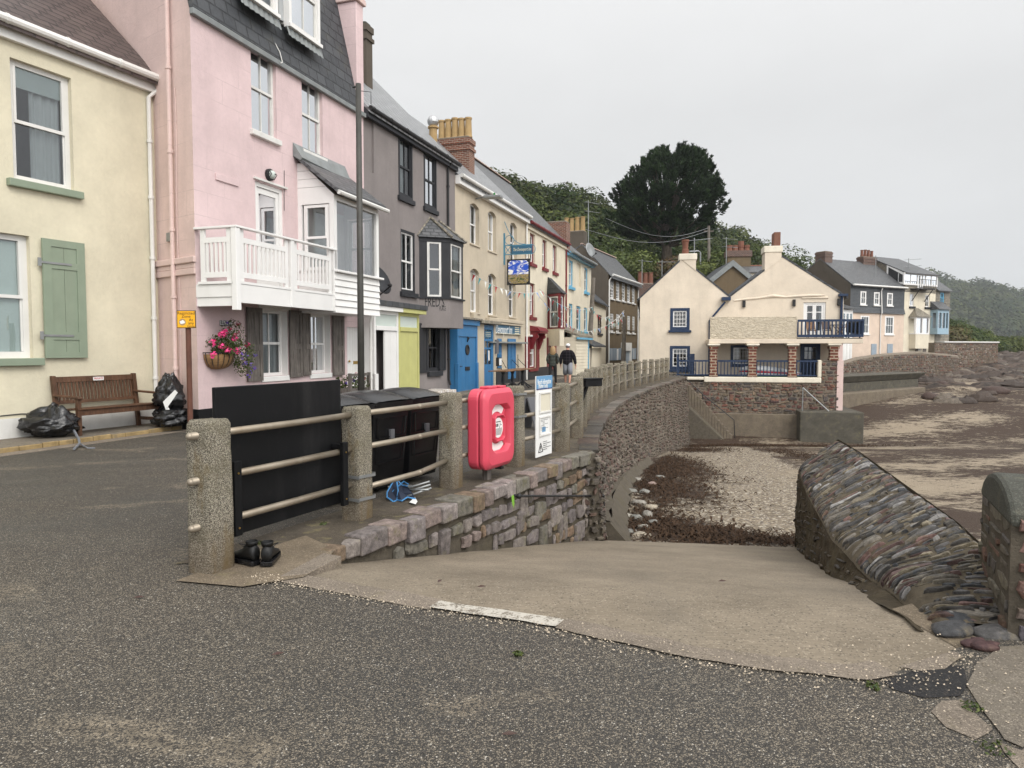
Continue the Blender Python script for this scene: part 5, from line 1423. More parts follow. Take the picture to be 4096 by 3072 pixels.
def cafe():
 F = FK; P = F.p
 h = lambda x, y, n=0.0: F.hit(9, x, y, n)
 sL, zE = h(125, 622); sR = h(1815, 600)[0]
 sV = h(868, 600)[0]; zE = 4.65
 H = House('cream double gabled house with navy trim and a brick pillared verandah', F, sL, sR, zE, 12, 'cafe', name='seafront_house')
 T = H.t
 for tl, br in (((376, 690), (535, 872)), ((373, 1003), (537, 1200))):
  H.winpx(9, tl, br, frame='white', fw=.07, rec=.05, vb=3, hb=3, sash=False, outer=('navy', .17), sill=('navy', .1, .14, .14), curtain=None)
 a, z1 = F.hit(16, 452, 738); b, _ = F.hit(16, 780, 738); z0 = F.hit(16, 452, 1060)[1]
 H.win(a, b, z0, z1, frame='white', fw=.06, rec=.06, vb=4, hb=3, sash=False, outer=('navy', .16), curtain=None)
 # navy part-glazed door
 a, z1 = F.hit(16, 1480, 720); b, _ = F.hit(16, 1775, 720)
 H.op.append((a, b, -.08, z1, .1))
 dm = MB(); w = .24
 dm.box(F, a, a + w, -.08, .03, -.08, z1); dm.box(F, b - w, b, -.08, .03, -.08, z1); dm.box(F, a + w, b - w, -.08, .03, z1 - .2, z1); dm.box(F, a + w, b - w, -.07, -.03, -.08, .95)
 for i in (1, 2): dm.box(F, a + w + (b - a - 2 * w) * i / 3 - .02, a + w + (b - a - 2 * w) * i / 3 + .02, -.06, -.02, .95, z1 - .2)
 dm.box(F, a + w, b - w, -.061, -.021, 1.4, 1.44)
 d = dm.build('door', M['navy'], T)
 MB().quad(P(a + w, -.05, .95), P(b - w, -.05, .95), P(b - w, -.05, z1 - .2), P(a + w, -.05, z1 - .2)).build('pane', M['glass'], d)
 # french window to the balcony
 a, z1 = h(1482, 642); b, _ = h(1668, 642)
 zf = F.hit(9, 1500, 905, 1.0)[1]
 zf = 2.35
 H.op.append((a, b, zf, z1, .14))
 fm = MB(); m = (a + b) / 2
 fm.box(F, a, a + .12, -.14, -.06, zf, z1); fm.box(F, b - .12, b, -.14, -.06, zf, z1); fm.box(F, a + .12, b - .12, -.14, -.06, z1 - .1, z1)
 for x0, x1 in ((a + .125, m - .002), (m + .002, b - .125)):
  fm.box(F, x0, x0 + .1, -.13, -.08, zf, z1 - .105); fm.box(F, x1 - .1, x1, -.13, -.08, zf, z1 - .105)
  for c0, c1 in ((zf, zf + .28), (z1 - .2, z1 - .105), (zf + .82, zf + .88), (zf + 1.35, zf + 1.4)): fm.box(F, x0 + .1, x1 - .1, -.129, -.081, c0, c1)
 f = fm.build('french_door', M['white'], T)
 MB().quad(P(a + .2, -.11, zf + .2), P(b - .2, -.11, zf + .2), P(b - .2, -.11, z1 - .15), P(a + .2, -.11, z1 - .15)).build('pane', M['glass'], f)
 cu = MB(); cu.grid(16, 1, lambda i, j: P(m + .3 + (b - m - .45) * i, -.25 + .03 * math.sin(i * 22), zf + .05 + (z1 - zf - .2) * j)); cu.build('curtain', M['curtain'], f, smooth=True, fix=False)
 MB().box(F, a - .12, b + .12, .002, .06, z1 + .22, z1 + .3).build('drip_mould', M['cafe'], T, bevel=.02)
 # gable fronts with chimney breasts
 aL = h(476, 285); aR = h(1306, 268)
 c0, ct = h(456, 242); c1, _ = h(590, 242); e0, et = h(1162, 178); e1, _ = h(1300, 178)
 aV = (sV, zE)
 def gab(m):
  sl = (aL[1] - zE) / (aL[0] - sL); sr = (aL[1] - zE) / (sV - aL[0])
  m.quad(P(sL, 0, zE), P(sV, 0, zE), P(aL[0], 0, aL[1]))
  m.quad(P(sV, 0, zE), P(sR, 0, zE), P(aR[0], 0, aR[1]))
 H.front(extra=gab)
 H.sides()
 for s0, s1, zt, npot in ((c0, c1, ct, 2), (e0, e1, et, 2)):
  A_, lo_, hi_ = (aL, sL, sV) if s0 < sV else (aR, sV, sR)
  rl = lambda s: zE + (A_[1] - zE) * ((s - lo_) / (A_[0] - lo_) if s < A_[0] else (hi_ - s) / (hi_ - A_[0])) - .04
  ol = [(s0, rl(s0))] + ([(A_[0], rl(A_[0]))] if s0 < A_[0] < s1 else []) + [(s1, rl(s1)), (s1, zt - .02), (s0, zt - .02)]
  cm = MB().prism(F, ol, -1.1, .03)
  c = cm.build('chimney', M['cafe'], T)
  MB().box(F, s0 - .06, s1 + .06, -1.16, .07, zt - .36, zt + .02).build('chimney_cap', M['whitewash'], c, bevel=.03)
  for i in range(npot):
   o = P((s0 + s1) / 2 - .12 + (.3 if npot == 2 and s0 > 0 else -.02) , -.3 - .45 * i, zt)
   if s0 > c1: MB().box(F, (s0 + s1) / 2 + .05, (s0 + s1) / 2 + .42, -.5 - .5 * i, -.1 - .5 * i, zt + .03, zt + .85).build('chimney_pot', M['potred'], c, bevel=.02)
   else: MB().lathe(o, [(.2, .02), (.2, .3), (.16, .33), (.18, .75), (.22, .8), (.22, .9), (.15, .9)], 12).build('chimney_pot', M['potred'], c)
 def slope(s0, z0, s1, z1, mat):
  ov = .1
  return MB().hexa([P(s0, .02, z0), P(s1, .02, z1), P(s1, -12, z1), P(s0, -12, z0), P(s0, .02, z0 + .13), P(s1, .02, z1 + .13), P(s1, -12, z1 + .13), P(s0, -12, z0 + .13)]).build('roof', M[mat], T)
 k = (aL[1] - zE) / (aL[0] - sL)
 slope(sL - .2, zE - .2 * k, aL[0], aL[1], 'slate'); slope(aL[0], aL[1], sV, zE, 'slate')
 k = (aR[1] - zE) / (sR - aR[0])
 slope(sV, zE, aR[0], aR[1], 'slate'); slope(aR[0], aR[1], sR + .25, zE - .25 * k, 'slate')
 # lumpy old drip band across the right gable
 ls = [h(x, y) for x, y in ((900, 628), (1010, 615), (1120, 605), (1230, 588), (1330, 598), (1440, 590), (1560, 585), (1660, 583))]
 MB().tube([P(s, .0, z) for s, z in ls], [.05, .07, .06, .1, .06, .08, .09, .03], 8).build('drip_band', M['cafe'], T)
 # down pipes and hopper
 s, z = h(838, 612)
 MB().box(F, h(800, 612)[0], h(873, 612)[0], .0, .35, h(838, 628)[1], h(838, 600)[1]).build('rain_hopper', M['navy'], T)
 q, zq = h(702, 775)
 H.pipe('navy', [P(h(828, 640)[0], .15, h(828, 640)[1]), P(q + .1, .1, zq), P(q, .1, zq - .15), P(q, .1, .1)], .06)
 s, z = h(1795, 590)
 H.pipe('navy', [P(s, .12, z), P(s, .1, z - .3), P(s, .1, 2.3)], .075); MB().box(F, s - .18, s + .3, .0, .3, z - .02, z + .12).build('gutter_end', M['navy'], T)
 for x, y in ((986, 655), (1400, 647), (1772, 640)):
  s, z = h(x, y)
  MB().box(F, s - .08, s + .08, .002, .16, z - .2, z + .2).build('wall_light', M['iron'], T, bevel=.01)
 # verandah: floor, beam, parapet, balcony
 v = lambda x, y: F.hit(16, x, y, VN)
 zfl = F.hit(9, 1200, 1262, VN)[1]; zb0 = F.hit(9, 1200, 1308, VN)[1]
 s0 = h(655, 1280, VN)[0]; sE = h(1612, 1280, VN)[0]; sX = h(1790, 1200, VN)[0]; sB = h(1977, 900, VN)[0]
 sN = h(440, 1250, VN)[0]
 MB().box(F, sN, sX, .02, VN - .3, zb0, zfl - .02).build('verandah_floor', M['concrete'], T)
 fb = MB().box(F, s0, sE + .1, VN - .298, VN + .06, zb0, zfl); fb.box(F, sE - .1, sE + .1, VN - .298, VN + .06, zfl + .001, F.hit(16, 1780, 960, VN)[1])
 fb.box(F, sN, s0 - .001, VN - .298, VN + .03, zb0 + .12, zfl - .02)
 fb.build('white_edge_beam', M['whitewash'], T, bevel=.05)
 p0, zp1 = v(150, 322); p1, _ = v(1433, 322); zp0 = v(700, 648)[1]; zc = v(700, 715)[1]
 MB().box(F, p0, p1, VN - .2, VN, zp0, zp1).build('textured_parapet', M['swirl'], T, bevel=.02)
 MB().box(F, p0 - .05, sB, .03, VN + .04, zc, zp0 - .002).build('verandah_beam', M['cafe'], T, bevel=.02)
 MB().box(F, p1 + .02, sB, .05, VN - .1, zp0, zp0 + .05).build('balcony_floor', M['concrete'], T)
 zr1 = F.hit(9, 1600, 783, VN)[1]; zr0 = F.hit(9, 1600, 928, VN)[1]
 railing(T, F, p1 + .03, sB, VN, zr0, zr1, 'navy', .2, .07, .13)
 MB().box(F, p1 + .03, sB, VN - .06, VN + .07, zr0 - .02, zr0 + .13).build('railing_base', M['navy'], T)
 SE = Fac(P(sB, VN, 0).x, P(sB, VN, 0).y, -F.n.x, -F.n.y)
 railing(T, SE, .06, VN, 0, zr0, zr1, 'navy', .2, .07, .13)
 for l, r in ((150, 255), (720, 835), (1312, 1422), (1922, 2040)):
  a, _ = v(l, 800); b, _ = v(r, 800)
  zb = zfl if l < 1800 else v(1980, 965)[1]
  m = MB().box(F, a, b, VN - (b - a) + .02, VN + .02, zb, zc - .02)
  m.box(F, a - .04, b + .04, VN - (b - a) - .02, VN + .06, zb, zb + .16); m.box(F, a - .05, b + .05, VN - (b - a) - .03, VN + .07, zc - .3, zc - .14)
  cl = m.build('brick_pillar', M['pillar'], T)
  MB().box(F, a - .14, b + .14, VN - (b - a) - .1, VN + .16, zc - .12, zc - .015).build('pillar_cap', M['whitewash'], cl, bevel=.03)
 zt = v(400, 960)[1]; zl = v(400, 1190)[1]
 for l, r in ((258, 718), (838, 1308), (1426, 1750)):
  railing(T, F, v(l, 1000)[0], v(r, 1000)[0], VN - .1, zl, zt, 'navy', .19, .05, .1)
 railing(T, F, h(445, 1180, VN)[0], h(702, 1180, VN)[0], VN - .1, zl, zt, 'navy', .19, .05, .1)
 MB().box(F, h(430, 1100, VN)[0], h(446, 1100, VN)[0], VN - .2, VN, zl - .1, zt + .3).build('gate_post', M['navy'], T)
 MB().box(F, h(540, 1100, 1.)[0], h(578, 1100, 1.)[0], .9, 1.0, zl, zt + .35).build('garden_gate', M['navy'], T)
 # end wall of rubble and its peeling pink return
 zs1 = v(1980, 965)[1]
 kay = thing('kayak', P(v(1000, 1190)[0], 1.0, zfl), 'upturned white and red kayak lying on green turf in the verandah', 'kayak')
 a = F.hit(16, 580, 1100, 1.0)[0]; b = F.hit(16, 1492, 1180, 1.0)[0]
 L = b - a; N = 24
 def hull(lo, hi, nm, mt, yo):
  rs = []
  for i in range(N + 1):
   t = i / N; wd = .36 * (math.sin(math.pi * min(1, max(.02, t))) ** .6); zz = .15 + .12 * (1 - t); hh = .52 * (1 - .55 * t) * (math.sin(math.pi * min(.97, max(.03, t * .93 + .05))) ** .5)
   rs.append([P(a + L * t, 1.0 + wd * math.cos(q), zfl + zz + hh * math.sin(q)) for q in [lo + (hi - lo) * j / 8 for j in range(9)]])
  MB().ring(rs).build(nm, M[mt], kay, smooth=True)
 hull(0.25, math.pi - .25, 'hull', 'kayakwhite', 0); hull(-.05, .25, 'red_stripe', 'kayakred', 0)
 hull(-1.3, -.06, 'lower_hull', 'kayakwhite', 0)
 mt_ = MB().box(F, a + .2, b - .2, .6, 1.6, zfl - .018, zfl + .03).build('turf_mat', M['turf']); tag(mt_, 'strip of bright green artificial turf under the upturned kayak', 'mat')
 # stone wall under and beside the verandah
 wl = thing('stone_sea_wall', P((s0 + sX) / 2, VN, -3.8), 'dark red rubble retaining wall under the cream verandah', 'sea wall')
 zc2 = h(1000, 1562, VN)[1]
 base = MB(); base.box(F, sN - .6, sX - .05, .0, VN - .02, -4.2, zb0 - .001); base.box(F, sE + .11, sX - .05, VN - 1.4, VN - .02, zb0, zs1)
 base.build('core', M['mortarpale'], wl)
 m = MB()
 masonry(m, sX - .05 - sN + .6, zb0 - zc2, lambda a, b, n: P(sN - .6 + a, VN - .02 + n, zc2 + b + .09 * noise.noise(Vector((a * .9, b * 1.2, 2))) + .05 * noise.noise(Vector((a * 2.7, b * 3, 5)))), (.07, .24), (.14, .6), .04, (.02, .08), PAL_RED + [(.07, .06, .055), (.26, .2, .14)], random.Random(3), jit=.6, double=.15)
 masonry(m, sX - .05 - sE - .1, zs1 - zb0, lambda a, b, n: P(sE + .1 + a, VN - .02 + n, zb0 + b), (.12, .24), (.25, .55), .06, (.02, .06), PAL_RED, random.Random(4))
 m.build('rubble_stones', M['stonered'], wl, fix=False)
 MB().box(F, sX - .2, sX + .14, VN - 1.4, VN + .03, zc2, zs1 + .02).box(F, sX - .2, sX + .1, VN - 1.4, VN - .03, zs1 + .021, zc - .02).build('peeling_corner', M['peach'], wl, bevel=.02)
 # concrete toe and block
 s2 = h(690, 1570, VN)[0]; s3 = h(1452, 1570, VN)[0]; s4 = h(1790, 1570, VN)[0]
 toe = MB().box(F, s2, s3, VN - .3, VN + .35, -4.3, zc2).build('concrete_toe', M['concrete'], wl, bevel=.04)
 zk = h(1500, 1548, VN + 1.2)[1]; s3b = h(1452, 1600, VN + 1.2)[0]; s5 = h(1985, 1560, VN + 1.2)[0]
 MB().box(F, s3b, s5, -2.5, VN + 1.2, -4.3, zk).build('concrete_block', M['concgrey'], wl, bevel=.06)
 hr = thing('handrail', P(s3b + .2, VN + .8, zk), 'slanting galvanised handrail on the concrete block beside the rubble wall', 'handrail')
 p1_ = h(1475, 1350, VN + .7); p2_ = h(1475, 1545, VN + .7); p3_ = h(1690, 1560, VN + .9)
 MB().tube([P(p1_[0], VN + .7, zk), P(p1_[0], VN + .7, p1_[1])], .035, 8).build('post', M['galv'], hr)
 MB().tube([P(p1_[0], VN + .7, p1_[1]), P(p3_[0], VN + .9, zk + .02)], .035, 8).build('rail', M['galv'], hr)
 # balcony furniture
 def chair(s, n, k, lab):
  c = thing('folding_chair', P(s, n, zr0 - .05), lab, 'chair')
  z = zp0 + .05
  MB().box(F, s - .24, s + .24, n - .2, n + .2, z + .42, z + .46).build('seat', M[k], c)
  MB().hexa([P(s - .24, n - .26, z + .5), P(s + .24, n - .26, z + .5), P(s + .24, n - .22, z + .5), P(s - .24, n - .22, z + .5), P(s - .24, n - .42, z + .95), P(s + .24, n - .42, z + .95), P(s + .24, n - .38, z + .95), P(s - .24, n - .38, z + .95)]).build('backrest', M[k], c)
  for e in (-.22, .22):
   MB().beam(P(s + e, n + .25, z), P(s + e, n - .28, z + .6), .035, .035).build('leg', M[k], c); MB().beam(P(s + e, n - .25, z), P(s + e, n + .2, z + .42), .035, .035).build('leg', M[k], c)
 chair(h(1550, 850, 1.2)[0], 1.2, 'planks', 'wooden folding chair behind the navy balcony rail by the french window')
 chair(h(1680, 850, 1.2)[0], 1.2, 'brownpaint', 'dark folding chair on the balcony left of the bistro table')
 s = h(1782, 850, 1.3)[0]; z = zp0 + .05
 bt = thing('bistro_table', P(s, 1.3, z), 'slatted wooden bistro table with crossed legs on the navy balcony', 'table')
 MB().box(F, s - .42, s + .42, .95, 1.65, z + .72, z + .76).build('tabletop', M['brownpaint'], bt)
 for e in (-.3, .3): MB().beam(P(s - .3, 1.3 + e, z), P(s + .3, 1.3 + e, z + .72), .05, .04).build('leg', M['planks'], bt); MB().beam(P(s + .3, 1.3 + e, z), P(s - .3, 1.3 + e, z + .72), .05, .04).build('leg', M['planks'], bt)
 s = h(1905, 850, 1.2)[0]
 bq = thing('barbecue', P(s, 1.2, z), 'black covered barbecue at the right end of the balcony', 'barbecue')
 MB().box(F, s - .4, s + .45, .85, 1.5, z + .3, z + .95).build('cover', M['black'], bq, bevel=.08)
 for e in (-.3, .3): MB().box(F, s + e - .03, s + e + .03, 1.1, 1.2, z, z + .3).build('leg', M['iron'], bq)
 steps_and_rail(h, sN, zfl)
 return H
def steps_and_rail(h, sN, zfl):
 F = FK; P = F.p
 a = h(470, 1290, VN + .3)[0]; b = h(880, 1780, VN + .6)[0]
 st = thing('stone_steps', P(a, VN + .6, -3.4), 'worn stone steps going down to the beach beside the rubble wall', 'steps')
 n = 17; w = (b - a) / n
 m = MB()
 for i in range(n):
  z = -.15 - i * .195
  m.box(F, a + i * w, a + (i + 1) * w - .002, VN + .08, VN + 1.25, -4.0, z)
 m.build('treads', M['concrete'], st, bevel=.03)
 m = MB()
 m.hexa([P(a - .5, VN + 1.26, -4.2), P(b + .2, VN + 1.26, -4.2), P(b + .2, VN + 1.6, -4.2), P(a - .5, VN + 1.7, -4.2), P(a - .5, VN + 1.26, -.75), P(b + .2, VN + 1.26, -4.1), P(b + .2, VN + 1.5, -4.2), P(a - .5, VN + 1.5, -.95)])
 m.build('side_wall', M['mortar'], st, bevel=.1)
 hr = thing('handrail', P(a + .4, VN + 1.0, -.5), 'thin black handrail following the stone beach steps', 'handrail')
 pts = [h(400, 1275, VN + 1.0), h(400, 1218, VN + 1.0), h(470, 1240, VN + 1.0), h(645, 1405, VN + 1.0), h(905, 1618, VN + 1.0), h(912, 1780, VN + 1.0)]
 MB().tube([P(s, VN + 1.0, z) for s, z in pts], .03, 6).build('rail', M['iron'], hr)
 s, z = pts[3]; MB().tube([P(s, VN + 1.0, z), P(s, VN + 1.0, z - 1.0)], .03, 6).build('post', M['iron'], hr)
def back_houses():
 # dark gable with lead verges, and a stack, behind the double gable
 F = Fac(17, 57, 1, -.08); P = F.p
 h = lambda x, y, n=0.0: F.hit(9, x, y, n)
 a, ze = h(700, 455); b, _ = h(1075, 440); ap = h(893, 305)
 H = House('brown rendered gable with grey lead verges behind the cream double gable', F, a, b, ze, 8, 'darkwall', name='back_house')
 MB().quad(P(a, 0, 0), P(b, 0, 0), P(b, 0, ze), P(ap[0], 0, ap[1]), P(a, 0, ze)).build('wall', M['brownwall'], H.t, fix=False)
 H.sides()
 for s0, z0, s1, z1 in ((a - .2, ze - .2, *ap), (*ap, b + .2, ze - .2)):
  r = MB().hexa([P(s0, .15, z0), P(s1, .15, z1), P(s1, -8, z1), P(s0, -8, z0), P(s0, .15, z0 + .12), P(s1, .15, z1 + .12), P(s1, -8, z1 + .12), P(s0, -8, z0 + .12)]).build('roof', M['slate'], H.t)
  MB().hexa([P(s0, .16, z0 - .35), P(s1, .16, z1 - .35), P(s1, .2, z1 - .35), P(s0, .2, z0 - .35), P(s0, .16, z0 + .13), P(s1, .16, z1 + .13), P(s1, .2, z1 + .13), P(s0, .2, z0 + .13)]).build('lead_verge', M['lead'], r)
 # cross roof with red ridge and stack
 F2 = Fac(20, 62, 1, -.08); P2 = F2.p
 h2 = lambda x, y, n=0.0: F2.hit(9, x, y, n)
 a, z1 = h2(930, 330); b, z0 = h2(1250, 395)
 H2 = House('slate roofed house with red ridge tiles and a sooty brick stack behind the gables', F2, a, b, z0, 6, 'whitewash', name='back_house')
 H2.front(); H2.sides((z1 - z0), 2.2); H2.roof('slategrey', z1 - z0, 2.2, over=.2, ridge='potred')
 c0, ct = h2(848, 250, -2.2); c1, _ = h2(1040, 250, -2.2)
 H2.chimney(c0, -3.0, -2.0, 0, h2(900, 225, -2.2)[1] , c1 - c0, 'brownwall', 0, band=False)
 ch = MB().box(F2, c0 - .1, c1 + .1, -3.1, -1.9, h2(900, 265, -2.2)[1], h2(900, 215, -2.2)[1]).build('chimney_head', M['brickdark'], H2.t)
 for i in range(4):
  o = P2(c0 + (c1 - c0) * (i + .5) / 4, -2.5, h2(900, 216, -2.2)[1])
  MB().lathe(o, [(.28, 0), (.24, .3), (.27, .36), (.27, .55 + .35 * (i == 2)), (.18, .55 + .35 * (i == 2))], 10).build('chimney_pot', M['potred'], ch)
 # low brick stack with three pots left of the cream gable
 F3 = Fac(10, 66, 1, -.08); h3 = lambda x, y: F3.hit(9, x, y)
 a, z1 = h3(128, 472); b, _ = h3(262, 472)
 H3 = House('brick chimneyed cottage roof glimpsed between the brown and cream houses', F3, a - 1.5, b + 3, z1 - 3.2, 6, 'ivory', name='back_cottage')
 H3.front(); H3.sides(); H3.roof('slate', 1.8, 3)
 H3.chimney(a, -3.2, -2.2, z1 - 3.2, z1, b - a, 'brickdark', 3, 'potred', band=False, along='s', ph=1.1, pr=.25)
def far_houses():
 F = Fac(33.2, 70.0, 6.7, 3.6); P = F.p
 h = lambda x, y, n=0.0: F.hit(10, x, y, n)
 s1 = h(866, 600)[0]; zt = h(412, 490)[1]; zm = h(440, 722)[1]
 H = House('slate hung and rose rendered house at the far end of the front', F, 0, s1, zt, 8, 'rosewall')
 for tl, br in (((503, 548), (548, 662)), ((615, 556), (659, 666)), ((724, 562), (768, 670)), ((503, 752), (572, 905)), ((707, 757), (776, 908))):
  H.winpx(10, tl, br, frame='white', fw=.13, rec=.05, vb=1 if tl[1] < 700 else 2, sill=('offwhite', .08, .12, .1), curtain='curtain')
 H.front(z1=zm)
 H.front('hung_slates', 'slatewall', z0=zm, n=.0)
 MB().hexa([P(0, .002, zm - .05), P(s1, .002, zm - .05), P(s1, .16, zm - .05), P(0, .16, zm - .05), P(0, .002, zm + .5), P(s1, .002, zm + .5), P(s1, .02, zm + .5), P(0, .02, zm + .5)]).build('slate_skirt', M['slatewall'], H.t)
 zr = h(150, 285, -3.6)[1]
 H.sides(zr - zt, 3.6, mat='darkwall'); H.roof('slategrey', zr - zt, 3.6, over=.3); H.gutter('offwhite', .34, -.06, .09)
 c0 = h(640, 300, -3.0)[0]
 H.chimney(.02, -4.2, -3.0, zr - .6, h(120, 222, -3.6)[1], 1.1, 'brickdark', 0, band=True)
 H.chimney(h(498, 300, -3.6)[0], -4.0, -3.2, zr - 1.0, h(550, 272, -3.6)[1], h(606, 300, -3.6)[0] - h(498, 300, -3.6)[0], 'brickdark', 4, 'potred', along='s', ph=.75, pr=.16)
 q = h(668, 600)[0]
 H.pipe('offwhite', [P(q, .3, zt), P(q, .08, zt - .5), P(q, .2, zm), P(q, .08, zm - .3), P(q, .08, 0)], .06)
 for l, r in ((590, 633), (723, 767)):
  a, z1 = h(l, 986); b, _ = h(r, 986)
  MB().box(F, a, b, .003, .05, .1, z1).build('blind_door', M['greyblue'], H.t)
 # white shopfront porch on the near end
 e = Fac(P(0, 0, 0).x, P(0, 0, 0).y, F.n.x, F.n.y)
 a, z1 = h(352, 690, .6); b, _ = h(440, 690, .6)
 pw = MB().box(F, a, b, -1.0, .6, .0, z1 - .1).build('white_porch', M['white'], H.t)
 MB().hexa([P(a - .1, -1, z1 + .5), P(b + .3, -1, z1 + .5), P(b + .3, .9, z1 - .08), P(a - .1, .9, z1 - .08), P(a - .1, -1, z1 + .6), P(b + .3, -1, z1 + .6), P(b + .3, .9, z1 + .02), P(a - .1, .9, z1 + .02)]).build('porch_roof', M['slategrey'], pw)
 for i in range(3): MB().box(F, a + .1 + i * (b - a) / 3, a + (i + 1) * (b - a) / 3 - .1, .602, .61, z1 - 2.6, z1 - .5).build('pane', M['glass'], pw)
 for i in range(3): MB().box(F, a + .15 + i * (b - a) / 3, a + (i + 1) * (b - a) / 3 - .1, .603, .63, .2, 2.4).build('louvre_door', M['offwhite'], pw)
 # tall cream house with the glazed attic
 s2 = h(1122, 700)[0]; zb = h(866, 552)[1]; zg0 = h(866, 495)[1]; zg1 = h(866, 395)[1]
 T = House('tall cream house with a glazed attic storey and iron balcony', F, s1 + .01, s2, zb, 8, 'ivory')
 for tl, br in (((912, 568), (945, 676)), ((1040, 578), (1072, 682))):
  T.winpx(10, tl, br, frame='white', fw=.1, rec=.12, vb=1, sill=('greyblack', .1, .2, .15))
 T.winpx(10, (978, 988), (1005, 1042), frame='white', fw=.1, rec=.08, vb=1, hb=3)
 for l, r in ((958, 976), (1018, 1046)):
  a, z1 = h(l, 985); b, _ = h(r, 985)
  MB().box(F, a, b, .003, .06, h(980, 1052)[1], z1).build('shutter', M['greywood'], T.t)
 T.front(); T.sides()
 T.zt = zg0
 MB().box(F, s1 + .02, s2 + .05, -6, .03, zb + .001, zg0).build('stone_band', M['slatewarm'], T.t)
 at = MB(); sl = h(866, 440, .1)[0]; sr = h(1140, 440, .1)[0]
 w = .12
 xs = [866, 978, 1022, 1045, 1140]
 ss = [h(x, 440, .1)[0] for x in xs]
 for i, x in enumerate(ss): at.box(F, x - w / 2, x + w / 2, 0, .1, zg0 + .001, zg1)
 at.box(F, ss[0], ss[-1], .0, .11, zg0 + .001, zg0 + .16); at.box(F, ss[0], ss[-1], .0, .12, zg1 - .16, zg1); at.box(F, (ss[0] + ss[1]) / 2 - .04, (ss[0] + ss[1]) / 2 + .04, .01, .09, zg0, zg1); at.box(F, (ss[3] + ss[4]) / 2 - .04, (ss[3] + ss[4]) / 2 + .04, .01, .09, zg0, zg1)
 dl = h(980, 530, .1)[1]
 at.box(F, ss[1], ss[2], .035, .13, dl, dl + .15); at.box(F, ss[1], ss[1] + .16, .036, .129, dl + .15, zg0 + .1); at.box(F, ss[2] - .16, ss[2], .036, .129, dl + .15, zg0 + .1); at.box(F, (ss[1] + ss[2]) / 2 - .1, (ss[1] + ss[2]) / 2 + .1, .037, .128, dl + .15, zg1 - .2)
 ao = at.build('attic_window', M['white'], T.t)
 MB().quad(P(ss[0], .05, zg0), P(ss[-1], .05, zg0), P(ss[-1], .05, zg1), P(ss[0], .05, zg1)).build('pane', M['glasslow'], ao)
 MB().quad(P(ss[0], -.6, zg0), P(ss[-1], -.6, zg0), P(ss[-1], -.6, zg1), P(ss[0], -.6, zg1)).build('attic_blinds', M['curtain'], ao)
 cheek = MB(); na = -4.4
 zr = h(790, 288, na)[1]
 cheek.quad(P(s1 + .02, .0, zg0), P(s1 + .02, 0, zg1), P(s1 + .02, na, zr), P(s1 + .02, -8, zg1), P(s1 + .02, -8, zg0)).quad(P(s2 + .04, .0, zg0), P(s2 + .04, 0, zg1), P(s2 + .04, na, zr), P(s2 + .04, -8, zg1), P(s2 + .04, -8, zg0))
 ck = cheek.build('slate_cheek', M['slatewarm'], T.t, fix=False)
 SC = Fac(P(s1 - .02, 0, 0).x, P(s1 - .02, 0, 0).y, -F.n.x, -F.n.y)
 tri = [(.15, zg0 + .1), (2.4, zg0 + .1), (2.4, zg0 + .35), (2.25, zg1 + 1.0), (.15, zg1 - .1)]
 MB().prism(SC, [(-.0, zg0 + .05), (2.0, zg0 + .2), (2.0, zg1 + 1.05), (-.0, zg1 - .05)], -.06, -.01).build('side_window', M['white'], T.t)
 MB().prism(SC, [(.2, zg0 + .3), (1.8, zg0 + .4), (1.8, zg1 + .75), (.2, zg1 - .2)], -.07, -.0605).build('side_pane', M['dark'], T.t)
 T.s0 -= .1; T.s1 += .15; T.zt = zg1
 T.roof('slategrey', zr - zg1, -na, over=.3)
 bal = MB(); b0 = h(958, 545, .6)[0]; b1 = h(1092, 545, .6)[0]
 bal.box(F, b0, b1, .03, 1.0, dl - .1, dl - .02)
 for x in (b0 + .3, b1 - .3): bal.beam(P(x, .9, dl - .1), P(x, .03, dl - 1.3), .06, .06)
 bal.build('iron_balcony', M['iron'], T.t)
 railing(T.t, F, b0, b1, 1.0, dl, dl + .9, 'iron', .3, .025, .04)
 # its bay
 a, z1 = h(962, 762, .7); b, _ = h(1076, 762, .7); z0 = h(962, 905, .7)[1]
 bw = MB().box(F, a, b, .003, .7, z0 - .01, z0 + .12).box(F, a, b, .003, .7, z1 - .14, z1)
 for x in (a, (a + b) / 2 - .09, b - .18): bw.box(F, x, x + .18, .5, .7, z0 + .12, z1 - .14)
 bo = bw.build('bay_window', M['white'], T.t)
 MB().quad(P(a + .1, .6, z0 + .1), P(b - .1, .6, z0 + .1), P(b - .1, .6, z1 - .1), P(a + .1, .6, z1 - .1)).build('pane', M['glasslow'], bo)
 MB().box(F, a + .05, b - .05, .003, .68, z0 - 1.5, z0 - .012).build('bay_apron', M['ivory'], T.t)
 za = h(1020, 692)[1]
 MB().quad(P(a - .2, 0, z1 + .02), P(a - .2, .9, z1 + .02), P((a + b) / 2 - .3, 0, za)).quad(P(a - .2, .9, z1 + .02), P(b + .2, .9, z1 + .02), P((a + b) / 2 + .3, 0, za), P((a + b) / 2 - .3, 0, za)).quad(P(b + .2, .9, z1 + .02), P(b + .2, 0, z1 + .02), P((a + b) / 2 + .3, 0, za)).quad(P(a - .2, 0, z1 + .02), P(b + .2, 0, z1 + .02), P(b + .2, .9, z1 + .02), P(a - .2, .9, z1 + .02)).build('bay_roof', M['slatewarm'], T.t)
 # stone and pale blue end house
 s3 = h(1243, 700)[0]; zt = h(1140, 535)[1]
 B = House('grey stone house with a pale blue oriel at the end of the row', F, s2 + .06, s3, zt, 8, 'slatewarm')
 B.winpx(10, (1164, 560), (1195, 648), frame='skyblue', fw=.12, rec=.1, vb=1, sill=('greyblack', .1, .2, .12))
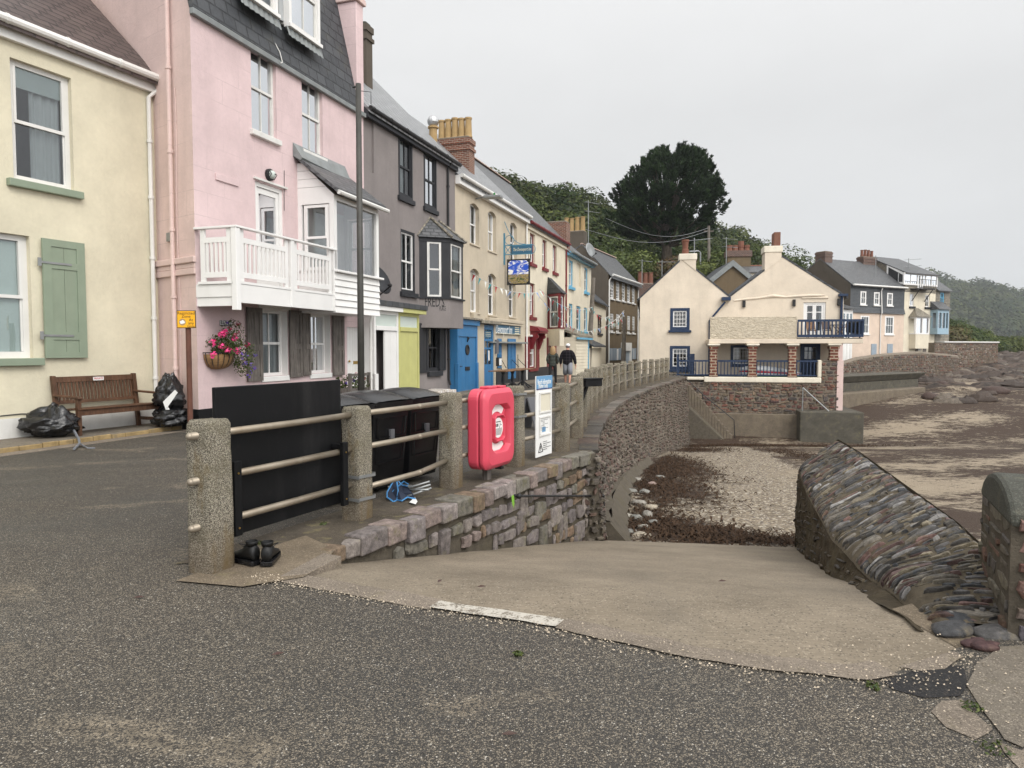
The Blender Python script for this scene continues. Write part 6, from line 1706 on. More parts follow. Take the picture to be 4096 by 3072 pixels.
 B.front(); B.sides(2.0, 3); B.roof('slategrey', 2.3, 3, over=.3)
 a, z1 = h(1145, 700, .8); b, _ = h(1238, 700, .8); z0 = h(1145, 905, .8)[1]; m0 = h(1145, 855, .8)[1]; m1 = h(1145, 728, .8)[1]
 bw = MB().box(F, a, b, .003, .8, z0, m0).box(F, a, b, .003, .8, m1, z1)
 for x in (a, a + (b - a) * .33, a + (b - a) * .66, b - .16): bw.box(F, x, x + .16, .6, .8, m0, m1)
 bw.box(F, a, a + .12, .003, .2, m0, m1)
 o = bw.build('oriel_window', M['paleblue'], B.t)
 MB().quad(P(a + .05, .7, m0), P(b - .05, .7, m0), P(b - .05, .7, m1), P(a + .05, .7, m1)).build('pane', M['glasslow'], o)
 MB().quad(P(a + .1, .1, m0), P(b - .1, .1, m0), P(b - .1, .1, m1), P(a + .1, .1, m1)).build('net_curtain', M['curtain'], o)
 MB().hexa([P(a - .1, 0, z1), P(b + .1, 0, z1), P(b + .1, 1, z1), P(a - .1, 1, z1), P(a - .1, 0, z1 + .9), P(b + .1, 0, z1 + .9), P(b + .1, .95, z1 + .1), P(a - .1, .95, z1 + .1)]).build('oriel_roof', M['slategrey'], o)
def far_walls():
 rnd = random.Random(21)
 F = Fac(24.9, 50, 7.7, 6); P = F.p
 h = lambda x, y, n=0.0: F.hit(10, x, y, n)
 za = h(1040, 1345)[1]; sA = h(1042, 1400)[0]
 zt = h(1010, 1222, -1.0)[1]; sT = h(1010, 1260, -1.0)[0]
 t = thing('concrete_sea_wall', P(4, -1, -2.5), 'stepped grey concrete sea defence beyond the double gabled house', 'sea wall')
 MB().box(F, -5, sA, -1.0, 0, -4, za).build('apron', M['concrete'], t, bevel=.08)
 MB().box(F, -5, sT - .6, -3.4, -1.0, -4, zt - .5).build('body', M['concgrey'], t, bevel=.05)
 MB().hexa([P(-5, -3.4, zt - .49), P(sT - .5, -3.4, zt - .49), P(sT - .5, -.98, zt - .49), P(-5, -.98, zt - .49), P(-5, -3.4, zt), P(sT, -3.4, zt), P(sT, -.6, zt), P(-5, -.6, zt)]).build('coping', M['concgrey'], t, bevel=.05)
 # old rubble wall along the road
 pts = [(350, 1155), (490, 1112), (700, 1082), (1000, 1062), (1320, 1092)]
 n0 = -4.2
 q = [F.hit(10, x, y, n0) for x, y in pts]
 S = [a for a, b in q]; Z = [b for a, b in q]
 wl = thing('rubble_sea_wall', P((S[0] + S[-1]) / 2, n0, -1.5), 'long dark rubble sea wall with a rounded top below the far houses', 'sea wall')
 top = lambda s: float(np.interp(s, S, Z))
 A = S[-1] - S[0]
 m = MB()
 K = 40
 m.grid(K, 1, lambda i, j: P(S[0] + A * i, n0 - .02, -2.6 + j * (top(S[0] + A * i) + 2.6)))
 m.grid(K, 6, lambda i, j: P(S[0] + A * i, n0 - .02 - .55 * j, top(S[0] + A * i) + .16 * math.sin(math.pi * j)))
 m.quad(P(S[-1], n0 - .02, -2.6), P(S[-1], n0 - 3, -2.6), P(S[-1], n0 - 3, Z[-1]), P(S[-1], n0 - .02, Z[-1]))
 m.build('core', M['mortarpale'], wl, fix=False)
 m = MB()
 masonry(m, A, 4.4, lambda a, b, n: P(S[0] + a, n0 + n, -2.4 + b), (.11, .22), (.2, .5), .05, (.0, .06), PAL_RED + PAL_DARK, rnd, keep=lambda a, b: -2.4 + b < top(S[0] + a) - .05)
 m.build('rubble_stones', M['stonered'], wl, fix=False)
 # garden wall farther along
 F2 = Fac(45.0, 75.5, 9.8, 4.5); P2 = F2.p
 h2 = lambda x, y: F2.hit(10, x, y)
 a, z1 = h2(1120, 985); b, zb = h2(1645, 978)
 w2 = thing('garden_wall', P2((a + b) / 2, 0, -1.5), 'high pink and grey rubble garden wall with a pale coping at the far right', 'garden wall')
 z1 = zb
 MB().box(F2, a, b, -6, -.02, -2.4, z1).build('core', M['mortarpale'], w2)
 MB().box(F2, h2(1190, 985)[0], b + .1, -1.2, .1, z1 + .001, z1 + .14).build('coping', M['oldwhite'], w2, bevel=.03)
 m = MB(); masonry(m, b - a, z1 + 2.3, lambda x, y, n: P2(a + x, n - .02, -2.3 + y), (.12, .24), (.16, .42), .055, (.01, .07), PAL_RED + [(.3, .24, .2), (.26, .22, .18)], rnd)
 m.build('rubble_stones', M['stonered'], w2, fix=False)
 SE = Fac(P2(b, 0, 0).x, P2(b, 0, 0).y, -F2.n.x, -F2.n.y)
 m = MB(); masonry(m, 6, z1 + 2.0, lambda x, y, n: SE.p(x, n, -2.3 + y), (.14, .26), (.2, .5), .055, (.01, .06), PAL_DARK, rnd)
 m.build('rubble_stones', M['stonered'], w2, fix=False)
 # folded blue parasol behind it
 s, z = h2(1316, 945)
 pr = thing('folded_parasol', P2(s, -2.5, z1 - .4), 'folded blue parasol standing behind the far garden wall', 'parasol')
 z0 = h2(1316, 965)[1]; z2 = h2(1316, 912)[1]
 MB().lathe(P2(s, -2.5, 0), [(.16, z0), (.34, z0 + .3), (.22, z2 - .4), (.05, z2)], 8).build('canopy', M['umbrella'], pr)
 MB().tube([P2(s, -2.5, z1 - .4), P2(s, -2.5, z2 + .1)], .05, 6).build('pole', M['offwhite'], pr)
# ---------------------------------------------------------------- ground, slipway, walls, fence
def zslip(x, y):
 g = y + .19 * x - 4.785
 return -.215 * g if g > .25 else (-.215 * (g + .25) ** 2 / 1.0 if g > -.25 else 0.0)
EDGE = [(-1.78, 4.98), (-1.52, 4.81), (-.466, 4.305), (.297, 3.99), (.93, 3.62), (1.32, 3.476), (1.722, 3.37), (2.05, 3.5), (2.35, 3.70)]
WALL_A, WALL_B = (-1.46, 5.5), (1.25, 10.92)            # slipway retaining wall, top edge in plan
SEA = [(1.25, 10.92), (1.42, 12.2), (1.75, 14.2), (2.2, 16.6), (2.95, 19.95), (4.0, 23.6), (5.3, 27.6), (6.75, 31.4), (8.05, 34.8), (9.6, 39.0)]
FENCE = [(-2.17, 5.06), (-1.45, 6.60), (-.70, 8.08), (.04, 9.56), (.78, 10.98), (1.16, 12.62)]
FPATH = [(1.17, 12.62), (1.5, 14.9), (1.72, 16.6), (2.35, 19.8), (3.1, 23.2), (4.35, 27.3), (5.8, 31.2), (7.15, 34.7), (8.7, 38.9)]
ZB = [(6, -1.2), (9, -1.4), (11.2, -1.62), (20, -2.25), (30, -2.85), (38.5, -3.62), (42, -3.3), (50, -2.3), (56, -1.85), (64, -1.35), (80, -.8), (110, -.1), (160, .75), (250, 1.2), (600, 1.45)]
def resample(path, step):
 out = []; acc = 0.0
 for i in range(len(path) - 1):
  a, b = Vector(path[i]), Vector(path[i + 1]); L = (b - a).length
  while acc < L:
   out.append(tuple(a + (b - a) * (acc / L))); acc += step
  acc -= L
 return out
def path_at(path):
 d = [0.0]
 for i in range(len(path) - 1): d.append(d[-1] + (Vector(path[i + 1]) - Vector(path[i])).length)
 X = [q[0] for q in path]; Y = [q[1] for q in path]
 def f(s):
  x, y = np.interp(s, d, X), np.interp(s, d, Y)
  x2, y2 = np.interp(s + .3, d, X), np.interp(s + .3, d, Y); x1, y1 = np.interp(s - .3, d, X), np.interp(s - .3, d, Y)
  t = Vector((x2 - x1, y2 - y1, 0)).normalized()
  return Vector((x, y, 0)), t, Vector((t.y, -t.x, 0))
 return f, d[-1]
def zbeach(x, y):
 z = float(np.interp(y, [q[0] for q in ZB], [q[1] for q in ZB]))
 if y < 30: z += -.25 * max(0, min(1, (x - 5) / 6)) * (1 - max(0, (y - 20) / 10))
 return z
def ground():
 out = [(-90, -12), (6.5, -12), (6.5, 3.6), (2.75, 3.86)] + [(2.6, 3.84)] + EDGE[::-1] + [WALL_A, WALL_B] + SEA[1:]
 a = FK.p(FK.hit(9, 440, 1250, VN)[0], VN - .5, 0); b = FK.p(FK.hit(9, 1790, 1250, VN)[0], VN - .4, 0); c = FK.p(FK.hit(9, 1790, 1250)[0] + .3, -12, 0)
 out += [(a.x, a.y), (b.x, b.y), (c.x, c.y), (22.5, 53.5), (32.0, 61.5), (38, 66.5), (46, 77), (56, 82), (60, 120), (-90, 120)]
 tag(MB().sheet(out, 0.0).build('road', M['asphalt']), kind='structure')
 # slipway
 L = [(-1.78, 4.98), (-1.47, 5.46)] + [tuple(Vector(WALL_A) + (Vector(WALL_B) - Vector(WALL_A)) * t) for t in (.0, .15, .3, .5, .7, .85, 1.0)]
 fL, dL = path_at([(-1.82, 4.9), (-1.5, 5.42), WALL_A, WALL_B])
 fR, dR = path_at([(2.42, 3.66), (2.36, 4.3), (4.6, 11.1)])
 fK, dK = path_at(EDGE)
 m = MB()
 def fn(i, j):
  a = fL(dL * j)[0]; b = fR(dR * j)[0]; k = fK(dK * i)[0]
  q = a + (b - a) * i
  w = (1 - j) ** 3
  base = EDGE[0]; lin = Vector((EDGE[0][0] + (EDGE[-1][0] - EDGE[0][0]) * i, EDGE[0][1] + (EDGE[-1][1] - EDGE[0][1]) * i, 0))
  q = q + (k - lin) * w
  return (q.x, q.y, zslip(q.x, q.y) - .012 + .008 * noise.noise(Vector((q.x * 1.5, q.y * 1.5, 0))) - (.3 if j >= .999 and False else 0))
 m.grid(30, 46, fn)
 tag(m.build('slipway', M['slip'], smooth=True, fix=False), kind='structure')
 # lip at the foot of the slip
 m = MB(); a, b = fL(dL)[0], fR(dR)[0]
 m.quad((a.x, a.y, zslip(a.x, a.y) - .01), (b.x, b.y, zslip(b.x, b.y) - .01), (b.x, b.y + .02, -2.6), (a.x, a.y + .02, -2.6))
 tag(m.build('slipway_edge', M['concrete']), kind='structure')
 # concrete edging along the top of the slip, one length painted white
 f, d = fK, dK
 def strip(s0, s1, w0, w1, z, mat, nm, rag=.012):
  m = MB(); n = max(4, int((s1 - s0) / .06))
  def g(i, j):
   p, t, nn = f(s0 + (s1 - s0) * i)
   side = -nn
   k = (w0 if j == 0 else w1) + rag * noise.noise(Vector((p.x * 6, p.y * 6, j * 7)))
   q = p + side * k
   return (q.x, q.y, z + .004 * noise.noise(Vector((p.x * 9, p.y * 9, 3 + j))))
  m.grid(n, 1, g)
  return tag(m.build(nm, M[mat], fix=False), kind='structure')
 strip(.02, 1.45, -.06, .13, .006, 'kerbc', 'kerb_strip'); strip(1.45, 2.27, -.035, .095, .014, 'whitekerb', 'kerb_strip', .022); strip(2.27, d - .55, -.05, .12, .010, 'kerbc', 'kerb_strip', .02)
 # patches at the right-hand foot of the road
 def patch(pts, z, mat, nm):
  P3 = [G(x, y) for x, y in pts]
  o = [(p.x, p.y) for p in P3]
  k = []
  for i in range(len(o)):
   a, b = Vector(o[i]), Vector(o[(i + 1) % len(o)])
   for t in (0, .25, .5, .75):
    q = a + (b - a) * t; nn = noise.noise(Vector((q.x * 5, q.y * 5, z * 50)))
    k.append((q.x + .018 * nn, q.y + .018 * noise.noise(Vector((q.y * 5, q.x * 5, 4)))))
  return tag(MB().sheet(k, z).build(nm, M[mat]), kind='structure')
 patch([(1905, 1470), (1990, 1445), (2080, 1440), (2090, 1478), (2075, 1505), (2000, 1508), (1930, 1490)], .004, 'patch', 'road_patch')
 patch([(1940, 1442), (2060, 1408), (2085, 1420), (2040, 1448), (1990, 1452)], .006, 'kerbc', 'road_patch')
 patch([(2035, 1515), (2080, 1512), (2140, 1575), (2110, 1598), (2040, 1570), (2010, 1540)], .004, 'kerbc', 'road_patch')
 patch([(2085, 1482), (2110, 1440), (2160, 1400), (2212, 1395), (2260, 1480), (2240, 1560), (2212, 1620), (2170, 1600), (2120, 1530)], .008, 'pave', 'road_patch')
 patch([(2160, 1605), (2212, 1625), (2290, 1560), (2290, 1659), (2230, 1700)], .0045, 'kerbc', 'road_patch')
 # pavement by the houses
 k0 = [Vector((-13.5, -2.2)), Vector((-6.35, 13.55))]
 p = G(0, 980); q = G(388, 928)
 d_ = (q - p); a = p - d_ * 1.8; b = q + d_ * .04
 n = Vector((-d_.y, d_.x, 0)).normalized()
 m = MB(); m.slab([(a.x, a.y), (b.x, b.y), (b.x + n.x * 3, b.y + n.y * 3), (a.x + n.x * 3, a.y + n.y * 3)], -.1, .09)
 tag(m.build('pavement', M['pave'], bevel=.02), kind='structure')
 fy = Fac(a.x, a.y, d_.x, d_.y); Lk = (b - a).length
 m = MB(); x = 0.0; rr = random.Random(5)
 while x < Lk - .1:
  w = rr.uniform(.25, .6)
  m.box(fy, x, min(x + w - .012, Lk), .0, .035 + rr.uniform(0, .012), -.02, .085 + rr.uniform(-.01, .012)); x += w
 tag(m.build('kerb', M['kerbyellow'], bevel=.012), kind='structure')
 m = MB().box(fy, 0, Lk, .05, .32, -.02, .012); tag(m.build('gutter_channel', M['kerbc'], bevel=.01), kind='structure')
 # forecourt slabs in front of the terrace
 s = [FL.p(.2, .9, 0), FL.p(38, .9, 0), FL.p(38, 0, 0), FL.p(.2, 0, 0)]
 tag(MB().slab([(q.x, q.y) for q in s], -.1, .05).build('pavement', M['pave'], bevel=.02), kind='structure')
def beach():
 xs = np.concatenate([np.arange(.2, 22, .3), np.arange(22, 60, 1.0), np.arange(60, 420, 14)])
 ys = np.concatenate([np.arange(2.0, 45, .3), np.arange(45, 100, .9), np.arange(100, 520, 12)])
 nx, ny = len(xs), len(ys)
 weedp = [((2.9, 13.0), .95, 1.7, 1.0), ((3.5, 12.4), .9, 1.1, 1.0), ((4.3, 19), 1.0, 3.0, .85), ((5.5, 24.5), 1.3, 4.0, .9), ((2.5, 13.0), .8, 1.1, .9), ((4.3, 12.0), .8, .55, .9), ((5.0, 11.9), .5, .4, .7), ((3.6, 18.5), .55, 3.0, .8), ((4.6, 23), .9, 3.5, .85), ((6.3, 26.5), .9, 3.0, .7), ((8.0, 33), 2.0, 2.0, .8), ((11, 36.2), 5.5, .8, 1.0),
    ((14.5, 36.4), 4.0, .8, 1.0), ((11.9, 29), .7, 4.0, .75), ((3.0, 15.2), .5, 1.6, .6), ((5.6, 31), 1.0, 2.5, .6)]
 V, Z = [], []
 for y in ys:
  for x in xs:
   z = zbeach(x, y)
   nz = noise.noise(Vector((x * .18, y * .12, 0)))
   rock = 0.0
   if y > 44 and x > 18:
    lim = 58 + 4 * noise.noise(Vector((x * .08, 1, 0))) - .32 * (x - 38)
    rock = max(0.0, min(1.0, (y - lim) / 9))
    rock = max(rock, max(0, min(1, (y - 51) / 6)) * (noise.noise(Vector((x * .13, y * .16, 5))) > .05) * .9)
   f = noise.fractal(Vector((x * .5, y * .22, 2)), .9, 2.1, 4)
   z += .07 * nz + rock * (.85 * f + .2) + .02 * noise.noise(Vector((x * 1.7, y * 1.7, 0)))
   if y > 120: z += 1.0 * max(0, noise.fractal(Vector((x * .03, y * .05, 7)), 1, 2, 3)) * min(1, (y - 120) / 60)
   weed = .13 if (x < 10 and 11.5 < y < 37.5) else 0.0
   for (cx, cy), rx, ry, s in weedp:
    q = ((x - cx) / rx) ** 2 + ((y - cy) / ry) ** 2
    weed = max(weed, s * math.exp(-q * .8))
   if x > 6.8 and y > 10.5 and (y > 30 or x > 7.2 + (y - 12) * .12 or x < 0) and not (y < 36 and x < 6 + .16 * y):
    st = noise.fractal(Vector((x * .14, y * .30, 9)), 1, 2, 3)
    weed = max(weed, (.50 if y < 28 else .55) + .5 * st)
   sand = .75 if (x > 16 and y > 24) or x > 7.5 + .12 * y else (.55 * math.exp(-(((x - 9.8) / 2.4) ** 2 + ((y - 22) / 5) ** 2)))
   V.append((x, y, z)); Z.append((weed, rock, sand))
 F_ = [(j * nx + i, j * nx + i + 1, (j + 1) * nx + i + 1, (j + 1) * nx + i) for j in range(ny - 1) for i in range(nx - 1)]
 me = bpy.data.meshes.new('beach'); me.from_pydata(V, [], F_)
 at = me.color_attributes.new('Zone', 'FLOAT_COLOR', 'POINT')
 a4 = np.ones((len(V), 4)); a4[:, :3] = np.array(Z); at.data.foreach_set('color', a4.ravel())
 me.polygons.foreach_set('use_smooth', [True] * len(F_))
 me.materials.append(M['beach'])
 o = bpy.data.objects.new('beach', me); C.objects.link(o); tag(o, kind='structure')
 # sea-bed sheet running out to the horizon
 tag(MB().quad((-130, -60, -4.6), (1100, -60, -4.6), (1100, 1100, -4.6), (-130, 1100, -4.6)).build('ground', M['beachsand']), kind='structure')
 # heaps of loose seaweed
 rr = random.Random(8); m = MB()
 for (cx, cy), rx, ry, s in weedp:
  for _ in range(int(520 * rx * ry ** .6 * s)):
   x, y = rr.gauss(cx, rx * .6), rr.gauss(cy, ry * .6)
   if y < 11.25 or x < float(np.interp(y, [q[1] for q in SEA], [q[0] for q in SEA])) + .6 or (y > 37.5) : continue
   z = zbeach(x, y) + .07 * noise.noise(Vector((x * .18, y * .12, 0))) + rr.uniform(.0, .045)
   a = rr.uniform(0, 6.28); L = rr.uniform(.05, .16); w = rr.uniform(.008, .022)
   d = Vector((math.cos(a), math.sin(a), rr.uniform(-.25, .3))) * L; n = Vector((-d.y, d.x, 0)).normalized() * w
   p = Vector((x, y, z)); q = p + d; r = q + d * .7 + Vector((0, 0, -.05))
   m.add([p - n, p + n, q + n + Vector((0, 0, .03)), q - n + Vector((0, 0, .03)), r], [(0, 1, 2, 3), (3, 2, 4)])
 tag(m.build('seaweed', M['weed'], fix=False), 'heaps of dark brown seaweed strewn over the shingle', 'seaweed', kind='stuff')
def rock_mesh(c, rx, ry, rz, seed, mat, name='beach_stone', tint=None):
 m = MB(); m.sphere((0, 0, 0), 1, 1, 1, 10, 7)
 rr = Vector((seed * 3.7, seed * 1.3, seed * 2.1))
 vs = []
 for v in m.v:
  p = Vector(v); k = 1 + .35 * noise.noise(p * 1.3 + rr) + .12 * noise.noise(p * 3.1 + rr)
  vs.append((c[0] + p.x * rx * k, c[1] + p.y * ry * k, c[2] + p.z * rz * k))
 m.v = vs
 q = random.Random(seed); col = q.choice([(.30, .28, .24), (.21, .205, .185), (.26, .19, .165), (.26, .24, .21), (.36, .31, .24)])
 m.c = [tint or col] * len(m.f)
 return m.build(name, M[mat], smooth=True)
def slip_wall():
 rnd = random.Random(14)
 a, b = Vector((*WALL_A, 0)), Vector((*WALL_B, 0)); d = (b - a); L = d.length
 F = Fac(a.x, a.y, d.x, d.y); P = F.p
 w = thing('slip_wall', P(L / 2, 0, -.6), 'grey granite rubble wall rising beside the concrete slipway', 'retaining wall')
 zb = lambda s: zslip(*P(s, .05, 0).xy) - .03
 K = 30
 m = MB(); m.grid(K, 1, lambda i, j: P(L * i, -.03, zb(L * i) - .25 + j * (-.02 - zb(L * i) + .25)))
 m.build('mortar_core', M['mortar'], w, fix=False)
 # coping setts, each with its own top
 m = MB(); s = -.02
 while s < L - .1:
  wd = rnd.uniform(.2, .42); s1 = min(s + wd, L)
  hgt = rnd.uniform(.13, .21); c = rnd.choice(PAL_GREY); k = rnd.uniform(.7, 1.05); m.col = (c[0] * k, c[1] * k, c[2] * k)
  z1 = .015 + rnd.uniform(-.012, .012); z0 = max(z1 - hgt, zb(s) + .0) if s < .5 else z1 - hgt
  n1 = .035 + rnd.uniform(-.015, .02); dp = rnd.uniform(.16, .26); e = .018
  o = [(s + e * .6, z0), (s1 - e * .6, z0), (s1 - e * .6, z1), (s + e * .6, z1)]
  j = lambda: rnd.uniform(-.012, .012)
  f = [P(x + j(), n1, z + j()) for x, z in o]; bk = [P(x + j(), -dp, z + j() * .5) for x, z in o]
  m.add(f + bk, [(0, 1, 2, 3), (7, 6, 5, 4), (0, 4, 5, 1), (1, 5, 6, 2), (2, 6, 7, 3), (3, 7, 4, 0)])
  s = s1
 m.col = None
 m.build('coping_setts', M['stone'], w, bevel=.016)
 m = MB()
 masonry(m, L, 1.45, lambda x, y, n: P(x, n - .01, -.2 - y + .035 * noise.noise(Vector((x * 1.7, y * 2, 4))) + .02 * noise.noise(Vector((x * 5, y * 5, 9)))), (.10, .27), (.13, .42), .022, (.012, .04), [mul(c, .88) for c in PAL_GREY + PAL_GREY[:3]] + [(.18, .125, .085)], rnd,
   keep=lambda x, y: -.2 - y > zb(x) + .02, jit=.42, double=.2)
 for i in range(len(m.f)): pass
 m.build('granite_stones', M['stone'], w, fix=True)
 # end pilaster of slaty rubble and the long sea wall going on to the steps
 f, D_ = path_at(SEA)
 w2 = thing('rubble_sea_wall', (4, 24, -1.5), 'curving slate rubble sea wall below the granite post fence', 'sea wall')
 zfoot = lambda p: zbeach(p.x + .5, p.y) - .2
 m = MB(); K = 70
 def g(i, j):
  p, t, n = f(D_ * i); z0 = zfoot(p)
  q = p + n * (.0 + .22 * (1 - j)); return (q.x, q.y, z0 + (0.0 - z0) * j)
 m.grid(K, 1, g)
 m.build('core', M['mortarpale'], w2, fix=False)
 m = MB()
 def mp(x, y, n_):
  y = y + .10 * noise.noise(Vector((x * .9, y * .9, 3))) + .05 * noise.noise(Vector((x * 3.1, y * 3.1, 8))); p, t, n = f(x); z0 = zfoot(p); h = -z0; q = p + n * (.22 * (1 - min(1, y / max(h, .1))) + n_); return Vector((q.x, q.y, z0 + y))
 masonry(m, D_, 3.9, mp, (.05, .15), (.07, .26), .03, (.01, .07), [(.11, .092, .074), (.145, .122, .098), (.085, .072, .06), (.13, .085, .07), (.19, .16, .13), (.14, .10, .085)], rnd, keep=lambda x, y: y < -zfoot(f(x)[0]) - .08 and rnd.random() > .12, jit=.9)
 m.build('slate_rubble', M['stonered'], w2, fix=False)
 p0, t0, n0 = f(.1); Fj = Fac(SEA[0][0], SEA[0][1], t0.x, t0.y)
 MB().hexa([Fj.p(-.4, -.5, -2.2), Fj.p(.8, -.5, -2.2), Fj.p(.8, .24, -2.2), Fj.p(-.12, .24, -2.2), Fj.p(-.4, -.5, -.02), Fj.p(.8, -.5, -.02), Fj.p(.8, .02, -.02), Fj.p(-.12, .04, -.02)]).build('corner_pier', M['mortar'], w2)
 m = MB(); masonry(m, .95, 1.72, lambda x, y, n_: Fj.p(-.14 + x, .22 * (1 - y / 2.2) + .005 + n_, -1.75 + y), (.06, .16), (.08, .24), .025, (.008, .05), [(.11, .092, .074), (.145, .122, .098), (.085, .072, .06), (.13, .085, .07)], rnd, jit=.8)
 Fe = Fac(Fj.p(-.4, -.3, 0).x, Fj.p(-.4, -.3, 0).y, Fj.p(-.12, .24, 0).x - Fj.p(-.4, -.3, 0).x, Fj.p(-.12, .24, 0).y - Fj.p(-.4, -.3, 0).y)
 masonry(m, .6, 1.72, lambda x, y, n_: Fe.p(x, n_ + .01 - .09 * y * x, -1.75 + y), (.06, .16), (.08, .24), .025, (.008, .05), [(.11, .092, .074), (.145, .122, .098), (.085, .072, .06), (.13, .085, .07)], rnd, jit=.8)
 m.build('corner_stones', M['stonered'], w2, fix=False)
 # sandy concrete toe along the foot
 m = MB(); K = 24
 prof = [(.1, .5), (.3, .46), (.62, .06), (.75, -.4)]
 for k in range(len(prof) - 1):
  def g2(i, j, k=k):
   p, t, n = f(.2 + D_ * .52 * i); o, z = prof[k + j if isinstance(j, int) else k + int(j)]
   taper = 1 - .55 * i
   q = p + n * (o * (1 - .3 * i) + .09 * noise.noise(Vector((p.x * 2.4, p.y * 2.4, k))))
   return (q.x, q.y, zbeach(p.x + .5, p.y) + z * taper + .06 * noise.noise(Vector((p.x, p.y, 5))))
  m.grid(K, 1, g2)
 q0, t_, n_ = f(.2); c0 = []
 for k in range(len(prof)):
  o, z = prof[k]; q = q0 + n_ * (o + .05 * noise.noise(Vector((q0.x * 2, q0.y * 2, k if k < 3 else 2)))); c0.append((q.x, q.y, zbeach(q0.x + .5, q0.y) + z))
 c0 += [(q0.x, q0.y, c0[-1][2]), (q0.x, q0.y, c0[0][2])]
 m.quad(*c0)
 m.build('concrete_toe', M['mortar'], w2, smooth=False, fix=False)
 # flagged ledge under the fence
 out = [(-2.35, 5.2), (-1.95, 4.83), (-1.62, 5.02), WALL_A, WALL_B] + SEA[1:]
 inner = [(x - .33, y + .12) for x, y in FENCE] + [(x - .38, y + .1) for x, y in FPATH[1:]]
 pts = out[:3] + [tuple((F.p(t, -.02, 0)).xy) for t in (0.0, L)] + [tuple((Vector(q) + Vector((-.02, .0)))) for q in SEA[1:]] + inner[::-1]
 tag(MB().sheet(pts, .006).build('ledge', M['ledge'], fix=False), kind='structure')
 m = MB()
 rr = random.Random(77); s = .1
 while s < D_ - .4:
  wd = rr.uniform(.3, .8); p, t, n = f(s + wd / 2)
  c = rr.choice(PAL_DARK); k = rr.uniform(.4, .7); m.col = (c[0] * k, c[1] * k, c[2] * k)
  Fx = Fac(p.x, p.y, t.x, t.y); m.box(Fx, -wd / 2 + .012, wd / 2 - .012, -rr.uniform(.2, .34), .05 + rr.uniform(0, .03), -.07, .012 + rr.uniform(0, .02)); s += wd
 m.col = None
 m.build('coping_slabs', M['stonewet'], w2, bevel=.012)
 # muddy concrete corner with the step down to the slip
 cor = [(-2.3, 4.78), (-1.8, 4.66), (-1.45, 4.86), (-1.38, 5.1), (-1.40, 5.55), (-1.75, 5.95), (-2.0, 5.5)]
 tag(MB().sheet(cor, .012).build('ledge', M['mudcon'], fix=False), kind='structure')
 tag(MB().slab([(-1.62, 4.86), (-1.44, 4.92), (-1.30, 5.35), (-1.46, 5.44)], -.12, .016).build('kerb_strip', M['kerbc'], bevel=.012), kind='structure')
 # iron handrail on the slip wall
 hr = thing('handrail', P(3.9, .1, -.35), 'black iron handrail fixed along the slipway wall', 'handrail')
 c0 = F.hit(14, 1515, 1043, .1); c1 = F.hit(14, 2147, 1035, .1)
 zr = c0[1]; e = min(c1[0], L - .05)
 pe = Vector((1.95, 12.0, 0));
 ra = P(c0[0], .1, zr); rb = D(1303, 1071, 11.3)
 MB().tube([ra, rb], .016, 8).tube([rb, rb + Vector((.02, .0, -.16)), rb + Vector((-.05, .02, -.17))], .014, 8).build('rail', M['iron'], hr)
 MB().sphere(ra, .035).tube([ra, P(c0[0], -.03, zr)], .018, 8).build('bracket', M['iron'], hr, smooth=True)
 MB().sphere(rb + Vector((0, 0, 0)), .028).build('bracket', M['iron'], hr, smooth=True)
 tg = MB().quad(P(c0[0] - .12, .06, zr + .02), P(c0[0] - .08, .07, zr + .03), P(c0[0] - .06, .07, zr - .09), P(c0[0] - .12, .07, zr - .09)).quad(P(c0[0] - .12, .072, zr - .07), P(c0[0] - .07, .075, zr - .02), P(c0[0] - .09, .075, zr - .13)).build('tag', M['green'])
 tag(tg, 'bright green rag tied to the end of the black slipway handrail', 'rag')
 # pale cobbles at the foot
 rr = random.Random(31)
 n = 0
 for (x, y, rx, rz) in [(1360, 1150, .16, .07), (1385, 1156, .2, .06), (1375, 1120, .13, .09), (1398, 1112, .12, .1), (1352, 1115, .15, .07), (1405, 1095, .16, .08), (1380, 1085, .18, .07), (1360, 1060, .2, .07),
       (1392, 1062, .16, .08), (1408, 1045, .14, .07), (1375, 1035, .2, .06), (1410, 1128, .12, .06), (1345, 1140, .12, .06), (1390, 1140, .15, .07), (1425, 1030, .16, .06)]:
  d = ray(*zp(0, x, y)); t = 12.0
  for _ in range(6):
   zz = zbeach(d.x * t, d.y * t) + .04; t = (zz - EYE) / d.z
  o = rock_mesh((0, 0, 0), rx, rx * rr.uniform(.6, .9), rz, 100 + n, 'pebble'); o.location = (d.x * t, d.y * t, zz - .01); n += 1
  tag(o, 'rounded pale cobble among seaweed at the foot of the slipway', 'stone', 'cobbles beside the slipway foot')
